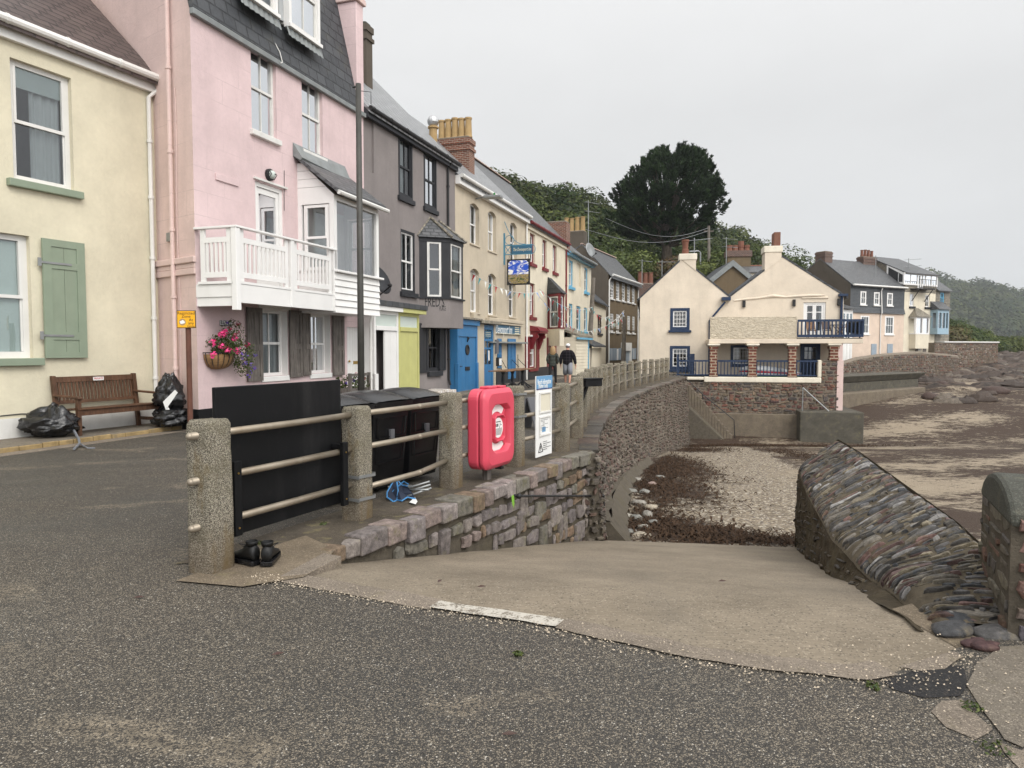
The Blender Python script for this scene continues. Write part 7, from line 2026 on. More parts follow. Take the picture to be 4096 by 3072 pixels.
def ramp_wall():
 rnd = random.Random(9)
 w = thing('ramp_wall', (3.6, 7.5, -1), 'slanting slate topped wall along the right side of the slipway', 'stone wall')
 # section along the wall: foot on the slip, left arris, ridge, right foot
 st = [  # t, left-foot(x,y,z), left top, ridge, right foot
  [(2.32, 3.95, .0), (2.42, 3.98, .02), (2.95, 4.0, .05), (3.3, 4.0, -1.2)],
  [(2.34, 4.36, -.01), (2.50, 4.42, .02), (3.22, 4.55, .19), (3.6, 4.5, -1.2)],
  [(2.62, 5.3, -.24), (2.72, 5.3, -.10), (3.52, 5.55, .24), (3.95, 5.4, -1.5)],
  [(3.02, 6.73, -.56), (3.06, 6.73, -.17), (3.92, 7.0, .25), (4.4, 6.8, -1.8)],
  [(3.75, 9.0, -1.06), (3.76, 9.0, -.19), (4.55, 9.2, .25), (5.1, 9.1, -2.0)],
  [(4.36, 10.75, -1.5), (4.36, 10.72, -.22), (5.0, 10.85, .22), (5.6, 10.9, -2.2)],
  [(4.48, 11.12, -1.7), (4.50, 11.1, -.42), (5.05, 11.2, .02), (5.7, 11.3, -2.3)]]
 T = [0]
 for i in range(len(st) - 1): T.append(T[-1] + (Vector(st[i + 1][2]) - Vector(st[i][2])).length)
 A = T[-1]
 arr = np.array(st)
 def at(k, t): return Vector([float(np.interp(t, T, arr[:, k, c])) for c in range(3)])
 K = 60
 def lump(p, k=1.0): return k * (.035 * noise.noise(p * 1.6) + .022 * noise.noise(p * 4.2 + Vector((3, 0, 0))) + .012 * noise.noise(p * 11))
 W = .95
 def top(a, t, n):
  p1, p2 = at(1, t), at(2, t)
  nr = (p2 - p1).cross(at(2, t + .1) - at(2, t - .1)).normalized()
  if nr.z < 0: nr = -nr
  f = a / W
  p = p1.lerp(p2, f)
  dz = -.9 * max(0, .13 - a) ** 2 * 4 - .9 * max(0, a - W + .1) ** 2 * 4
  return p + nr * (n + lump(p)) + Vector((0, 0, dz))
 def face(t, h, n):
  p0, p1 = at(0, t), top(0, t, 0); p = p0.lerp(p1, h)
  out = (at(0, t + .1) - at(0, t - .1)); out = Vector((-out.y, out.x, 0)).normalized()
  if out.x > 0: out = -out
  return p + out * (n + lump(p, 1.2) * (1 if h < .95 else .2))
 m = MB(); m.grid(140, 14, lambda i, j: face(A * i, j - .2 * (1 - j), 0)); m.quad(at(0, A), at(1, A), at(2, A), at(3, A))
 m.build('stained_face', M['darkface'], w, fix=False)
 m = MB()
 def fm(a, b, n):
  h = (at(1, a) - at(0, a)).length
  return face(a, min(1, b / max(h, .05)), n)
 masonry(m, A - .1, 1.25, fm, (.04, .14), (.07, .3), .03, (-.004, .02), [(.055, .044, .03), (.075, .06, .042), (.05, .045, .04), (.085, .062, .04), (.07, .06, .05)], rnd, jit=.9, keep=lambda a, b: b < (at(1, a) - at(0, a)).length - .05 and rnd.random() > .3)
 m.build('dark_rubble', M['stonewet'], w, fix=True)
 m = MB()
 m.grid(170, 26, lambda i, j: top(W * j, A * i, 0)); m.grid(60, 4, lambda i, j: at(2, A * i).lerp(at(3, A * i), j) + Vector((0, 0, -.012 * (1 - j))))
 m.build('mortar_top', M['mortarlight'], w, smooth=True, fix=False)
 # slates pitched on edge across the top, each one bedded separately
 m = MB()
 def mp(a, b, n):
  t = b - .38 * (a - .45) + .03 * noise.noise(Vector((a * 3, b * 2, 1)))
  return top(max(0, min(W, a)), max(.02, min(A, t)), n)
 pal = [mul(c, .6) for c in PAL_SLATE] + [(.06, .055, .05), (.2, .17, .12), (.14, .085, .075), (.27, .26, .25)]
 masonry(m, W, A - .15, mp, (.022, .085), (.08, .42), .009, (.002, .032), pal, rnd, jit=.95, keep=lambda a, b: b > .02 and rnd.random() > .08 and noise.noise(Vector((a * 2.2, b * 1.3, 6))) > -.55)
 masonry(m, W, A - .3, mp, (.09, .16), (.25, .6), .02, (.008, .03), pal, rnd, jit=.8, keep=lambda a, b: b > .1 and rnd.random() > .86)
 m.build('pitched_slates', M['stonewet'], w, fix=True)
 # foot of broken slabs
 tag(MB().sheet([(2.40, 3.66), (2.9, 3.5), (3.9, 3.6), (3.9, 5.2), (3.0, 4.9), (2.52, 4.4), (2.33, 4.3)], -.008).build('road_patch', M['mudcon']), kind='structure')
 for i, (x, y, r, a) in enumerate(((2.50, 3.95, .14, .4), (2.74, 3.9, .16, 0), (2.62, 4.1, .18, .8), (2.88, 4.02, .18, .2))):
  o = rock_mesh((0, 0, 0), r, r * .6, .045, 500 + i, 'stonewet', 'foot_slab', mul(PAL_SLATE[i], .45)); o.parent = w; o.location = Vector((x, y, .0)) - ORIG[w.name]; o.rotation_euler.z = a
 # right-hand pier
 b0 = G(2162, 1376); pz = .82
 p = thing('stone_pier', (b0.x + .5, b0.y, 0), 'dark mossy topped stone wall end at the right edge of the slipway', 'stone wall')
 F = Fac(b0.x, b0.y, .9, -.42); P = F.p
 cr = MB(); cr.hexa([P(.03, -.9, -.3), P(2.4, -.9, -.3), P(2.4, 0, -.3), P(.03, 0, -.3), P(.03, -.9, pz - .16), P(2.4, -.9, pz - .16), P(2.4, 0, pz - .16), P(.03, 0, pz - .16)])
 cr.build('core', M['mortar'], p)
 co = MB(); n = 10
 co.ring([[P(x, -.45 + .47 * math.cos(a), pz - .2 + .22 * math.sin(a)) for a in [math.pi * i / n for i in range(n + 1)]] for x in (.02, .8, 1.6, 2.4)])
 co.build('coping', M['mossy'], p, bevel=.03)
 m = MB(); masonry(m, 2.35, pz - .02, lambda a, b, n: P(.05 + a, n, -.12 + b), (.06, .17), (.14, .45), .016, (.006, .04), [(.15, .075, .065), (.12, .06, .055), (.17, .13, .11), (.10, .09, .10), (.20, .12, .10)], rnd, jit=.5)
 SE = Fac(P(.03, -.9, 0).x, P(.03, -.9, 0).y, F.n.x, F.n.y)
 masonry(m, .9, pz - .04, lambda a, b, n: SE.p(a, n, -.12 + b), (.05, .15), (.12, .4), .02, (.002, .022), [(.10, .085, .065), (.12, .07, .05), (.13, .115, .085), (.09, .08, .07)], rnd, jit=.7)
 m.build('rubble_stones', M['stonered'], p, fix=True)
def post_mesh(name, h, w, seed):
 m = MB(); rr = random.Random(seed); nz = 16; na = 32
 rings = []
 for j in range(nz + 1):
  t = j / nz
  z = -.15 + (h + .15) * min(1, t * 1.02) if j < nz else h
  k = 1 - .05 * t
  if j >= nz - 1: k *= (.985, .86)[j - nz + 1]
  if j == nz: z = h
  if j == nz - 1: z = h - .03
  r = []
  for i in range(na):
   a = 2 * math.pi * i / na
   c, s = math.cos(a), math.sin(a)
   q = (abs(c) ** 9 + abs(s) ** 9) ** (-1 / 9)
   rad_ = w / 2 * k * q * (1 + .035 * noise.noise(Vector((c * 2.5 + seed, s * 2.5, z * 5))) + .03 * noise.noise(Vector((c * 6 + seed, s * 6, z * 11))))
   r.append((rad_ * c, rad_ * s, z + (.012 * noise.noise(Vector((c * 3, s * 3, seed))) if j >= nz - 1 else 0)))
  rings.append(r)
 m.ring(rings)
 return m
def fence():
 w = thing('post_and_rail_fence', (-2.17, 5.06, 0), 'rough granite posts joined by three steel tubes along the seafront ledge', 'fence')
 far = resample(FPATH, 1.62)[1:]
 pts = list(FENCE) + far
 base = [post_mesh('post', 1.09, .218, s).build('post', M['granite'], None, smooth=True) for s in (1, 2, 3)]
 me = [b.data for b in base]
 for b in base: bpy.data.objects.remove(b)
 off = Vector((-2.17, 5.06, 0))
 for i, (x, y) in enumerate(pts):
  j = min(i, len(pts) - 2)
  d = Vector(pts[j + 1]) - Vector(pts[j])
  o = bpy.data.objects.new('post', me[i % 3]); C.objects.link(o); o.parent = w; ORIG[o.name] = off
  o.location = Vector((x, y, 0)) - off
  o.rotation_euler.z = math.atan2(d.y, d.x) + (i % 4) * math.pi / 2 * 0 + R.uniform(-.05, .05)
  o.scale = (1.08, 1.08, 1.0) if i == 0 else (1, 1, 1 - (.03 if i % 3 == 1 else 0))
  if i == 0: o['label'] = 'thick end post with tube stubs and a rusty streak'
 for i in range(len(pts) - 1):
  a, b = Vector((*pts[i], 0)), Vector((*pts[i + 1], 0)); d = (b - a).normalized()
  if i > 20 and False: continue
  for k, z in enumerate((.985, .665, .335)):
   st = a - d * (.165 if i == 0 else .0)
   sag = .03 if (i == 1 and k == 2) else .004
   P3 = [st + Vector((0, 0, z)), (a + b) / 2 + Vector((0, 0, z - sag)), b + Vector((0, 0, z))]
   if i == 1 and k == 2: P3 = [st + Vector((0, 0, z - .06)), a.lerp(b, .62) + Vector((0, 0, z - .06)), b + Vector((0, 0, z))]
   m = MB(); m.tube(P3, .028, 10 if i < 6 else 6)
   if i == 0:
    m.sphere(st + Vector((0, 0, z)), .028, .028, .028, 10, 6)
   if 0 < i < 5: m.tube([a.lerp(b, .62) + Vector((0, 0, P3[1].z - .0)) - d * .03, a.lerp(b, .62) + Vector((0, 0, P3[1].z)) + d * .03], .0305, 10)
   m.build('rail', M['chrome'] if i == 0 and False else M['steel'], w, smooth=True)
 # bands strapped round a post
 for i, zs in ((1, (.2, .41)), (3, (.68, .98))):
  x, y = pts[i]; d = Vector(pts[i + 1]) - Vector(pts[i]); F = Fac(x, y, d.x, d.y)
  for z in zs:
   e = .118; o = [(-e, -e), (e, -e), (e, e), (-e, e)]
   m = MB()
   for q in range(4):
    p0, p1 = F.p(*o[q], z), F.p(*o[(q + 1) % 4], z + .008)
    m.beam(p0, p1, .006, .028)
   m.build('strap', M['galv'], w)
 return pts
# ---------------------------------------------------------------- loose things along the front
def fr_(i, t=0.0):
 a, b = Vector((*FENCE[i], 0)), Vector((*FENCE[i + 1], 0)); d = b - a
 return Fac(a.x, a.y, d.x, d.y), d.length
def board():
 F, L = fr_(0)
 t = thing('notice_board_back', F.p(L / 2, -.1, .15), 'large black painted board clamped behind the first bay of the fence', 'board')
 a, z1 = F.hit(0, 462, 832, -.09); b, _ = F.hit(0, 733, 818, -.09)
 z0 = .17
 MB().box(F, a, b, -.115, -.075, z0, 1.31).build('panel', M['black'], t, bevel=.006)
 for x, y0, y1 in ((503, 996, 1160), (742, 955, 1092)):
  s, zz1 = F.hit(0, x + (6 if x < 600 else 0), y0, .05); zz0 = F.hit(0, x, y1, .05)[1]
  MB().box(F, s - .035, s + .035, .035, .075, zz0, zz1).box(F, s - .03, s + .03, -.074, .034, zz1 - .06, zz1 - .02).build('clamp_batten', M['black'], t, bevel=.005)
  for z in (zz0 + .06, zz1 - .09): MB().lathe(F.p(s, .075, z), [(.008, 0), (.008, .006)], 8, F.n).build('screw', M['brass'], t)
def bins():
 F, L = fr_(1)
 F = F.shifted(-.02, -.46, 0)
 s = F.hit(0, 738, 900)[0] - .2; e_ = F.hit(0, 958, 900)[0]; stp = (e_ - s) / 3
 labs = ['left black wheelie bin, half hidden behind the granite post', 'middle black wheelie bin behind the fence with a moulded grip panel', 'right black wheelie bin nearest the pink ring housing']
 for i in range(3):
  w = stp - .03; a, b = s + i * stp, s + i * stp + w
  t = thing('wheelie_bin', F.p((a + b) / 2, -.35, 0), labs[i], 'bin', 'black wheelie bins behind the fence')
  p = F.p
  h = .96
  body = MB(); k = .05
  body.ring([[p(a + k, -.02 - k, .06), p(b - k, -.02 - k, .06), p(b - k, -.66, .06), p(a + k, -.66, .06)], [p(a + .01, 0, h - .06), p(b - .01, 0, h - .06), p(b - .01, -.73, h - .06), p(a + .01, -.73, h - .06)], [p(a, .015, h - .05), p(b, .015, h - .05), p(b, -.74, h - .05), p(a, -.74, h - .05)], [p(a, .015, h), p(b, .015, h), p(b, -.74, h), p(a, -.74, h)]])
  bo = body.build('body', M['plasticblack'], t, bevel=.018)
  g = MB();
  for z0, z1 in ((.62, .84), (.34, .56)):
   n0 = -.02 - k + (k + .02) * (z0 / h);
   pr = [p(a + .1, n0 + .02, z0), p(b - .1, n0 + .02, z0), p(b - .08, n0 + .034, z1), p(a + .08, n0 + .034, z1)]
   for q in range(4): g.beam(pr[q], pr[(q + 1) % 4], .014, .014)
  g.build('moulded_panel', M['plasticblack'], bo)
  MB().box(F, (a + b) / 2 - .04, (a + b) / 2 + .03, -.012, .016, .6, .7).build('number_sticker', M['inkgrey'], bo)
  lid = MB(); n = 8
  def lp(u, v):
   x = a - .012 + (b - a + .024) * u; nn = .05 - .82 * v
   z = h + .012 + .15 * math.sin(math.pi * min(1, .12 + v * .76)) * (1 - .5 * (2 * u - 1) ** 4) + (.012 if abs(u - .5) > .36 else 0)
   return p(x, nn, z)
  lid.grid(12, 10, lp)
  pr = [p(a - .012, .05, h - .02), p(b + .012, .05, h - .02)]
  lid.quad(pr[0], pr[1], lp(1, 0), lp(0, 0))
  lid.quad(p(a - .012, .05, h - .02), p(a - .012, -.77, h - .02), lp(0, 1), lp(0, .7), lp(0, .4), lp(0, 0)); lid.quad(p(b + .012, .05, h - .02), p(b + .012, -.77, h - .02), lp(1, 1), lp(1, .7), lp(1, .4), lp(1, 0))
  lid.build('lid', M['plasticblack'], t, smooth=True, fix=False)
  MB().tube([p(a + .05, -.8, h - .02), p(b - .05, -.8, h - .02)], .018, 8).build('handle', M['plasticblack'], t)
  for x in (a + .06, b - .06): MB().lathe(p(x, -.66, .1), [(.1, -.03), (.1, .03)], 14, F.u).build('wheel', M['plasticblack'], t)
def ring_housing():
 F, L = fr_(2)
 s0, _ = F.hit(0, 1033, 1000, .1)
 G_ = F.shifted(s0 + .2, .1, 0, 0)
 p = G_.p
 t = thing('lifebuoy_housing', p(-.05, 0, 0), 'pinkish red plastic lifebuoy housing on a short post by the fence', 'lifebuoy housing')
 w, z0, z1 = .385, .16, 1.115
 zc = (z0 + z1) / 2
 def outline(k, r, n=6):
  o = []
  for cx, cz, a0 in ((w - k - r, z1 - k - r, 0), (-w + k + r, z1 - k - r, 90), (-w + k + r, z0 + k + r, 180), (w - k - r, z0 + k + r, 270)):
   for i in range(n + 1):
    a = rad(a0 + 90 * i / n); o.append((cx + r * math.cos(a), cz + r * math.sin(a)))
  return o
 def rings(ls): return [[p(s, n, z) for s, z in outline(k, r)] for k, r, n in ls]
 MB().ring(rings([(.04, .1, -.06), (0.0, .12, -.03), (0, .12, .085), (.012, .12, .1)])).build('back_shell', M['ring'], t, smooth=False, bevel=.008)
 # front shell with a recessed round face
 m = MB()
 ls = [(.012, .12, .112), (0, .12, .125), (0, .12, .165), (.018, .12, .19), (.055, .12, .215)]
 rg = rings(ls); m.ring(rg, cap=False)
 N = len(rg[0])
 # disc rings: match outline points by angle
 ang = [math.atan2(z - zc, s) for s, z in outline(.055, .12)]
 R0 = .322
 def disc(r, n): return [p(r * math.cos(a), n, zc + r * math.sin(a)) for a in ang]
 m.ring([rg[-1], disc(R0 + .008, .215), disc(R0, .208), disc(R0 - .018, .135), disc(.19, .135), disc(.184, .195), disc(.166, .2), disc(.158, .165)], cap=False)
 m.add(disc(.158, .165), [tuple(range(N))])
 fr = m.build('front_shell', M['ring'], t, smooth=False, bevel=.004)
 for o in (fr,):
  for pl in o.data.polygons: pl.use_smooth = True
 es = fr.modifiers.new('es', 'EDGE_SPLIT'); es.split_angle = rad(35)
 for a0 in (48, 228):
  m = MB(); n = 14
  for i in range(n):
   a, b = rad(a0 + 84 * i / n), rad(a0 + 84 * (i + 1) / n)
   q = [(r * math.cos(x), zc + r * math.sin(x)) for r, x in ((.195, a), (.285, a), (.285, b), (.195, b))]
   m.prism(G_, q, .136, .142)
  m.build('white_segment', M['paper'], t)
  for e in (a0 - 1.5, a0 + 85.5):
   x = rad(e); MB().beam(p(.19 * math.cos(x), .15, zc + .19 * math.sin(x)), p(.29 * math.cos(x), .15, zc + .29 * math.sin(x)), .012, .03).build('rib', M['ring'], t)
 lab = MB().lathe(p(0, .165, zc), [(.122, .0005), (.122, .003), (.117, .004)], 28, G_.n).build('round_label', M['paper'], t)
 g = MB()
 for i in range(7):
  hw = .09 * math.sqrt(max(0, 1 - ((i - .5) / 7.5) ** 2)); g.box(G_, -hw, hw, .1695, .171, zc - .012 - i * .012, zc - .008 - i * .012)
 g.box(G_, -.06, .06, .1695, .171, zc + .068, zc + .078); g.box(G_, -.075, -.05, .1695, .171, zc + .015, zc + .05); g.box(G_, -.035, -.005, .1695, .171, zc + .015, zc + .05); g.beam(p(.02, .1705, zc - .01), p(.045, .1705, zc + .06), .006, .002); g.box(G_, .05, .085, .1695, .171, zc + .028, zc + .034)
 g.build('label_print', M['ink'], lab)
 MB().box(G_, .06, .11, .195, .2, z0 + .09, z0 + .15).build('seal', M['agedpaper'], t)
 MB().box(G_, .04, .1, .1, .19, z0 - .035, z0 - .001).build('latch', M['ink'], t)
 MB().box(G_, -.2, .0, .02, .15, z1 - .001, z1 + .03).box(G_, .1, .25, .02, .15, z1 - .001, z1 + .025).build('top_lug', M['ring'], t, bevel=.01)
 MB().box(G_, -.1, .0, .0, .07, .0, z0 + .02).build('post', M['greywood'], t)
def info_sign():
 F, L = fr_(3)
 a, z1 = F.hit(4, 0, 0)
 s0, zt = F.hit(0, 1157, 818, .05); s1, _ = F.hit(0, 1191, 815, .05)
 zt = 1.2; zb = F.hit(0, 1155, 990, .05)[1]
 t = thing('beach_sign', F.p((s0 + s1) / 2, .05, zb), 'tall white sign with a blue Beach information heading tied to the fence', 'information sign')
 w = s1 - s0; z = lambda f: zb + (zt - zb) * f
 MB().box(F, s0, s1, .04, .062, zb, zt).build('panel', M['paper'], t, bevel=.006)
 hd = MB().box(F, s0, s1, .0625, .066, z(.845), zt).build('heading', M['signblue'], t)
 MB().box(F, s0, s1, .0625, .067, z(.832), z(.8449)).build('stripe', M['signnavy'], t)
 text('sign_lettering', 'Beach information', F, s0 + w * .48, z(.925), .067, .11, M['paper'], hd, sx=w / .95)
 text('sign_lettering', '(Radnew Tooth)', F, s0 + w * .4, z(.875), .067, .09, M['paper'], hd, sx=w / 1.05)
 for f0, f1, full in ((.535, .80, False), (.25, .50, True)):
  x0, x1 = s0 + w * .16, s1 - w * .1
  fm = MB()
  for q in ((x0, x1, z(f0), z(f0) + .03), (x0, x1, z(f1) - .03, z(f1)), (x0, x0 + .03, z(f0) + .03, z(f1) - .03), (x1 - .03, x1, z(f0) + .03, z(f1) - .03)): fm.box(F, q[0], q[1], .0625, .08, q[2], q[3])
  o = fm.build('poster_frame', M['oldwhite'], t, bevel=.006)
  MB().box(F, x0 + .031, x1 - .031, .0625, .066, z(f0) + .031, z(f1) - .031).build('poster', M['agedpaper' if not full else 'paper'], o)
  if full:
   g = MB(); h = z(f1) - z(f0)
   for i in range(8):
    g.box(F, x0 + .05 + (.07 if i in (2, 3) else 0), x0 + .05 + (x1 - x0 - .1) * (.45 if i % 3 else .85), .0662, .067, z(f1) - .06 - i * .02, z(f1) - .054 - i * .02)
   g.build('poster_print', M['inkgrey'], o)
   MB().box(F, x0 + .1, x0 + .22, .0662, .0668, z(f0) + .06, z(f0) + .13).build('poster_map', M['signblue'], o)
 # warning triangle and notes
 c = s0 + w * .26; g = MB(); tz = z(.06)
 pr = [F.p(c - .07, .065, tz), F.p(c + .07, .065, tz), F.p(c, .065, tz + .13)]
 for q in range(3): g.beam(pr[q], pr[(q + 1) % 3], .01, .008)
 g.box(F, c - .006, c + .006, .0625, .068, tz + .035, tz + .085); g.box(F, c - .006, c + .006, .0625, .068, tz + .015, tz + .026)
 for i in range(5): g.box(F, s0 + w * .42, s0 + w * (.9 if i % 2 else .66), .0625, .067, tz + .02 + i * .028, tz + .026 + i * .028)
 g.build('warning_print', M['ink'], t)
def tray_sign():
 p0 = D(1258, 826, 13.6)
 t = thing('flower_trough', (p0.x, p0.y, p0.z - .2), 'black trough shelf bracketed from a granite post over the wall', 'trough')
 a, b = D(1258, 824, 13.6), D(1293, 824, 13.9)
 d = (b - a); F = Fac(a.x, a.y, d.x, d.y); L = d.length
 z1 = a.z + .06
 MB().box(F, 0, L, -.1, .1, z1 - .16, z1 - .03).box(F, -.01, L + .01, -.12, .12, z1 - .028, z1).build('tray', M['black'], t, bevel=.01)
 MB().beam(F.p(.12, 0, z1 - .16), F.p(-.02, 0, z1 - .42), .06, .05).build('bracket', M['black'], t)
def road_sign():
 b = D(411, 900, 12.3); x, y = b.x, b.y
 t = thing('parking_sign', (x, y, 0), 'small yellow Restricted Zone sign on a rusty brown post', 'road sign')
 MB().tube([(x, y, -.05), (x, y, D(411, 690, 12.3).z)], .045, 10).build('post', M['rust'], t)
 F = Fac(x, y - .055, 1, .0); zt = D(411, 671, 12.3).z; zb = D(411, 709, 12.3).z; w = (D(432, 690, 12.3).x - D(391, 690, 12.3).x) / 2
 pl = MB().box(F, -w, w, .0, .012, zb, zt).build('plate', M['ink'], t, bevel=.01)
 MB().box(F, -w + .012, w - .012, .0125, .016, zb + .012, zt - .012).build('yellow_face', M['signyellow'], pl)
 h = zt - zb
 for s, fx, fz, al in (('Restricted', 0, .86, 'CENTER'), ('Zone', 0, .68, 'CENTER'), ('At', .5, .48, 'CENTER'), ('any', .5, .3, 'CENTER'), ('time', .5, .12, 'CENTER')):
  text('sign_lettering', s, F, fx * w, zb + h * (fz - .02), .0165, .072, M['ink'], pl, al, .001)
 MB().lathe(F.p(-w * .4, .016, zb + h * .34), [(.06, 0), (.06, .001)], 16, F.n).build('roundel', M['pot'], pl)
 m = MB(); m.add([F.p(-w * .4 + .05 * math.cos(a) * k, .0185, zb + h * .34 + .035 * math.sin(a) * k) for a, k in zip([i * .7 for i in range(9)], [1, .8, 1.1, .75, 1, .85, 1.1, .8, .9])], [tuple(range(9))]); m.build('sticker', M['paper'], pl)
def bench():
 a = G(170, 942, .09); b = G(348, 921, .09)
 d = b - a; L = d.length
 F = Fac(a.x, a.y, d.x, d.y, .09); p = F.p
 t = thing('garden_bench', p(L / 2, -.25, 0), 'brown slatted wooden bench with a PRIVATE label against the yellow house', 'bench')
 hs, ha, hb = .44, .66, 1.02
 for s in (0, L - .07):
  MB().box(F, s, s + .07, -.07, 0, 0, ha - .03).build('leg', M['bench'], t, bevel=.006)
  MB().hexa([p(s, -.6, 0), p(s + .07, -.6, 0), p(s + .07, -.53, 0), p(s, -.53, 0), p(s, -.72, hb), p(s + .07, -.72, hb), p(s + .07, -.65, hb), p(s, -.65, hb)]).build('leg', M['bench'], t, bevel=.006)
  MB().hexa([p(s - .015, -.66, ha), p(s + .085, -.66, ha), p(s + .085, .04, ha - .03), p(s - .015, .04, ha - .03), p(s - .015, -.66, ha + .035), p(s + .085, -.66, ha + .035), p(s + .085, .03, ha + .01), p(s - .015, .03, ha + .01)]).build('armrest', M['bench'], t, bevel=.012)
  MB().box(F, s + .01, s + .06, -.53, -.07, .12, .18).build('side_rail', M['bench'], t)
 st = MB()
 for i in range(5): st.box(F, .0, L, -.5 + i * .105, -.41 + i * .105, hs - .005 * (4 - i), hs + .025 - .005 * (4 - i))
 st.build('seat', M['bench'], t, bevel=.006)
 MB().box(F, .07, L - .07, -.06, -.02, hs - .1, hs - .005).build('apron', M['bench'], t)
 bk = MB()
 def tl(z): return -.53 - .12 * (z / hb) - .035
 for z0, z1 in ((.52, .58), (hb - .12, hb - .02)):
  bk.hexa([p(.07, tl(z0) - .02, z0), p(L - .07, tl(z0) - .02, z0), p(L - .07, tl(z0) + .02, z0), p(.07, tl(z0) + .02, z0), p(.07, tl(z1) - .02, z1), p(L - .07, tl(z1) - .02, z1), p(L - .07, tl(z1) + .02, z1), p(.07, tl(z1) + .02, z1)])
 n = 22
 for i in range(n):
  s = .1 + (L - .24) * i / (n - 1); z0, z1 = .58, hb - .12
  bk.hexa([p(s, tl(z0) - .01, z0), p(s + .042, tl(z0) - .01, z0), p(s + .042, tl(z0) + .01, z0), p(s, tl(z0) + .01, z0), p(s, tl(z1) - .01, z1), p(s + .042, tl(z1) - .01, z1), p(s + .042, tl(z1) + .01, z1), p(s, tl(z1) + .01, z1)])
 bo = bk.build('backrest', M['bench'], t, bevel=.004)
 z = hb - .075; nn = tl(z) + .022
 lb = MB().box(F, L * .46, L * .46 + .21, nn, nn + .006, z - .032, z + .032).build('label', M['paper'], bo)
 text('label_lettering', 'PRIVATE', F, L * .46 + .105, z, nn + .0065, .052, M['privred'], lb, sx=.9)
def bag(c, rx, ry, rz, seed, label, prints=True, parent=None):
 t = thing('bin_bag', c, label, 'rubbish bag')
 m = MB(); m.sphere((0, 0, 0), 1, 1, 1, 44, 30)
 vs = []
 for v in m.v:
  p = Vector(v); q = p + Vector((seed, seed * .7, 0))
  k = 1 + .28 * noise.noise(q * 1.6) + .34 * (abs(noise.noise(q * 2.7)) - .2) + .2 * (abs(noise.noise(q * 6)) - .2) + .06 * noise.noise(q * 14)
  z = p.z * rz * k
  if p.z < 0: z *= .75
  if p.z > .8: k *= .75; z *= 1.18
  vs.append((c[0] + p.x * rx * k, c[1] + p.y * ry * k, c[2] + rz * .72 + z))
 m.v = vs
 lo = min(v[2] for v in vs)
 m.v = [(x, y, max(z - 0, c[2] + .005)) for x, y, z in vs]
 o = m.build('sack', M['bag'], t, smooth=True)
 return t
def bags():
 p = G(95, 945, .1)
 t = bag((p.x + .03, p.y + .15, .1), .42, .32, .27, 3, 'slumped black rubbish bag with pale print left of the bench')
 F = Fac(p.x, p.y, .42, 1)
 # printed lettering blocks
 g = MB(); q = G(105, 925, .1)
 for i in range(4):
  a = D(98 + i * 3, 918 + i * 6, q.y - .18); b = D(128 - i * 2, 914 + i * 6, q.y - .12)
  g.beam(a, b, .012, .012)
 g.build('print', M['bagprint'], t)
 a = G(170, 948, .1); k = MB().tube([G(140, 905, .25), G(160, 930, .2), a, G(172, 958, .05), G(160, 970, .03)], .02, 6).tube([G(172, 958, .04), G(190, 968, .02), G(205, 968, .015)], .012, 5)
 k.build('tie_strap', M['bagprint'], t)
 p = G(368, 921, .1); bag((p.x, p.y, .1), .30, .26, .22, 7, 'lower black rubbish bag right of the bench under another bag')
 t2 = bag((p.x - .02, p.y + .05, .42), .27, .24, .33, 12, 'upper black rubbish bag with a white lining showing, stacked beside the bench')
 m = MB(); a, b, c, d = [D(x, y, p.y - .3) for x, y in ((352, 868), (378, 842), (384, 848), (358, 885))]
 m.quad(a, b, c, d).quad(a, d, d + Vector((.05, .05, 0)), a + Vector((.0, .1, .0))); m.build('white_lining', M['paper'], t2)
 q = G(18, 942, .1); tag(MB().box(Fac(q.x, q.y, .46, 1), 0, .2, -.08, .0, .092, .15).build('carton', M['paper'], bevel=.01), 'small pale carton on the pavement at the left edge', 'carton')
def leafy(mb, c, r, n, size, rnd, up=.25, shell=.35, k=1.0):
 for _ in range(n):
  d = Vector((rnd.gauss(0, 1), rnd.gauss(0, 1), rnd.gauss(0, 1))).normalized()
  q = shell + (1 - shell) * rnd.random() ** .5
  p = Vector(c) + Vector((d.x * r[0] * q, d.y * r[1] * q, d.z * r[2] * q))
  nr = (d + Vector((rnd.uniform(-.7, .7), rnd.uniform(-.7, .7), rnd.uniform(-.4, .7) + up))).normalized()
  x = nr.orthogonal().normalized(); y = nr.cross(x)
  a = rnd.uniform(0, 6.28); x, y = x * math.cos(a) + y * math.sin(a), y * math.cos(a) - x * math.sin(a)
  s = size * rnd.uniform(.6, 1.35)
  mb.col = (rnd.random(), rnd.uniform(.7, 1.3) * k, 0)
  mb.add([p - x * s * .5, p + y * s * .28 - nr * s * .05, p + x * s * .5, p - y * s * .28 - nr * s * .05], [(0, 1, 2, 3)])
 mb.col = None
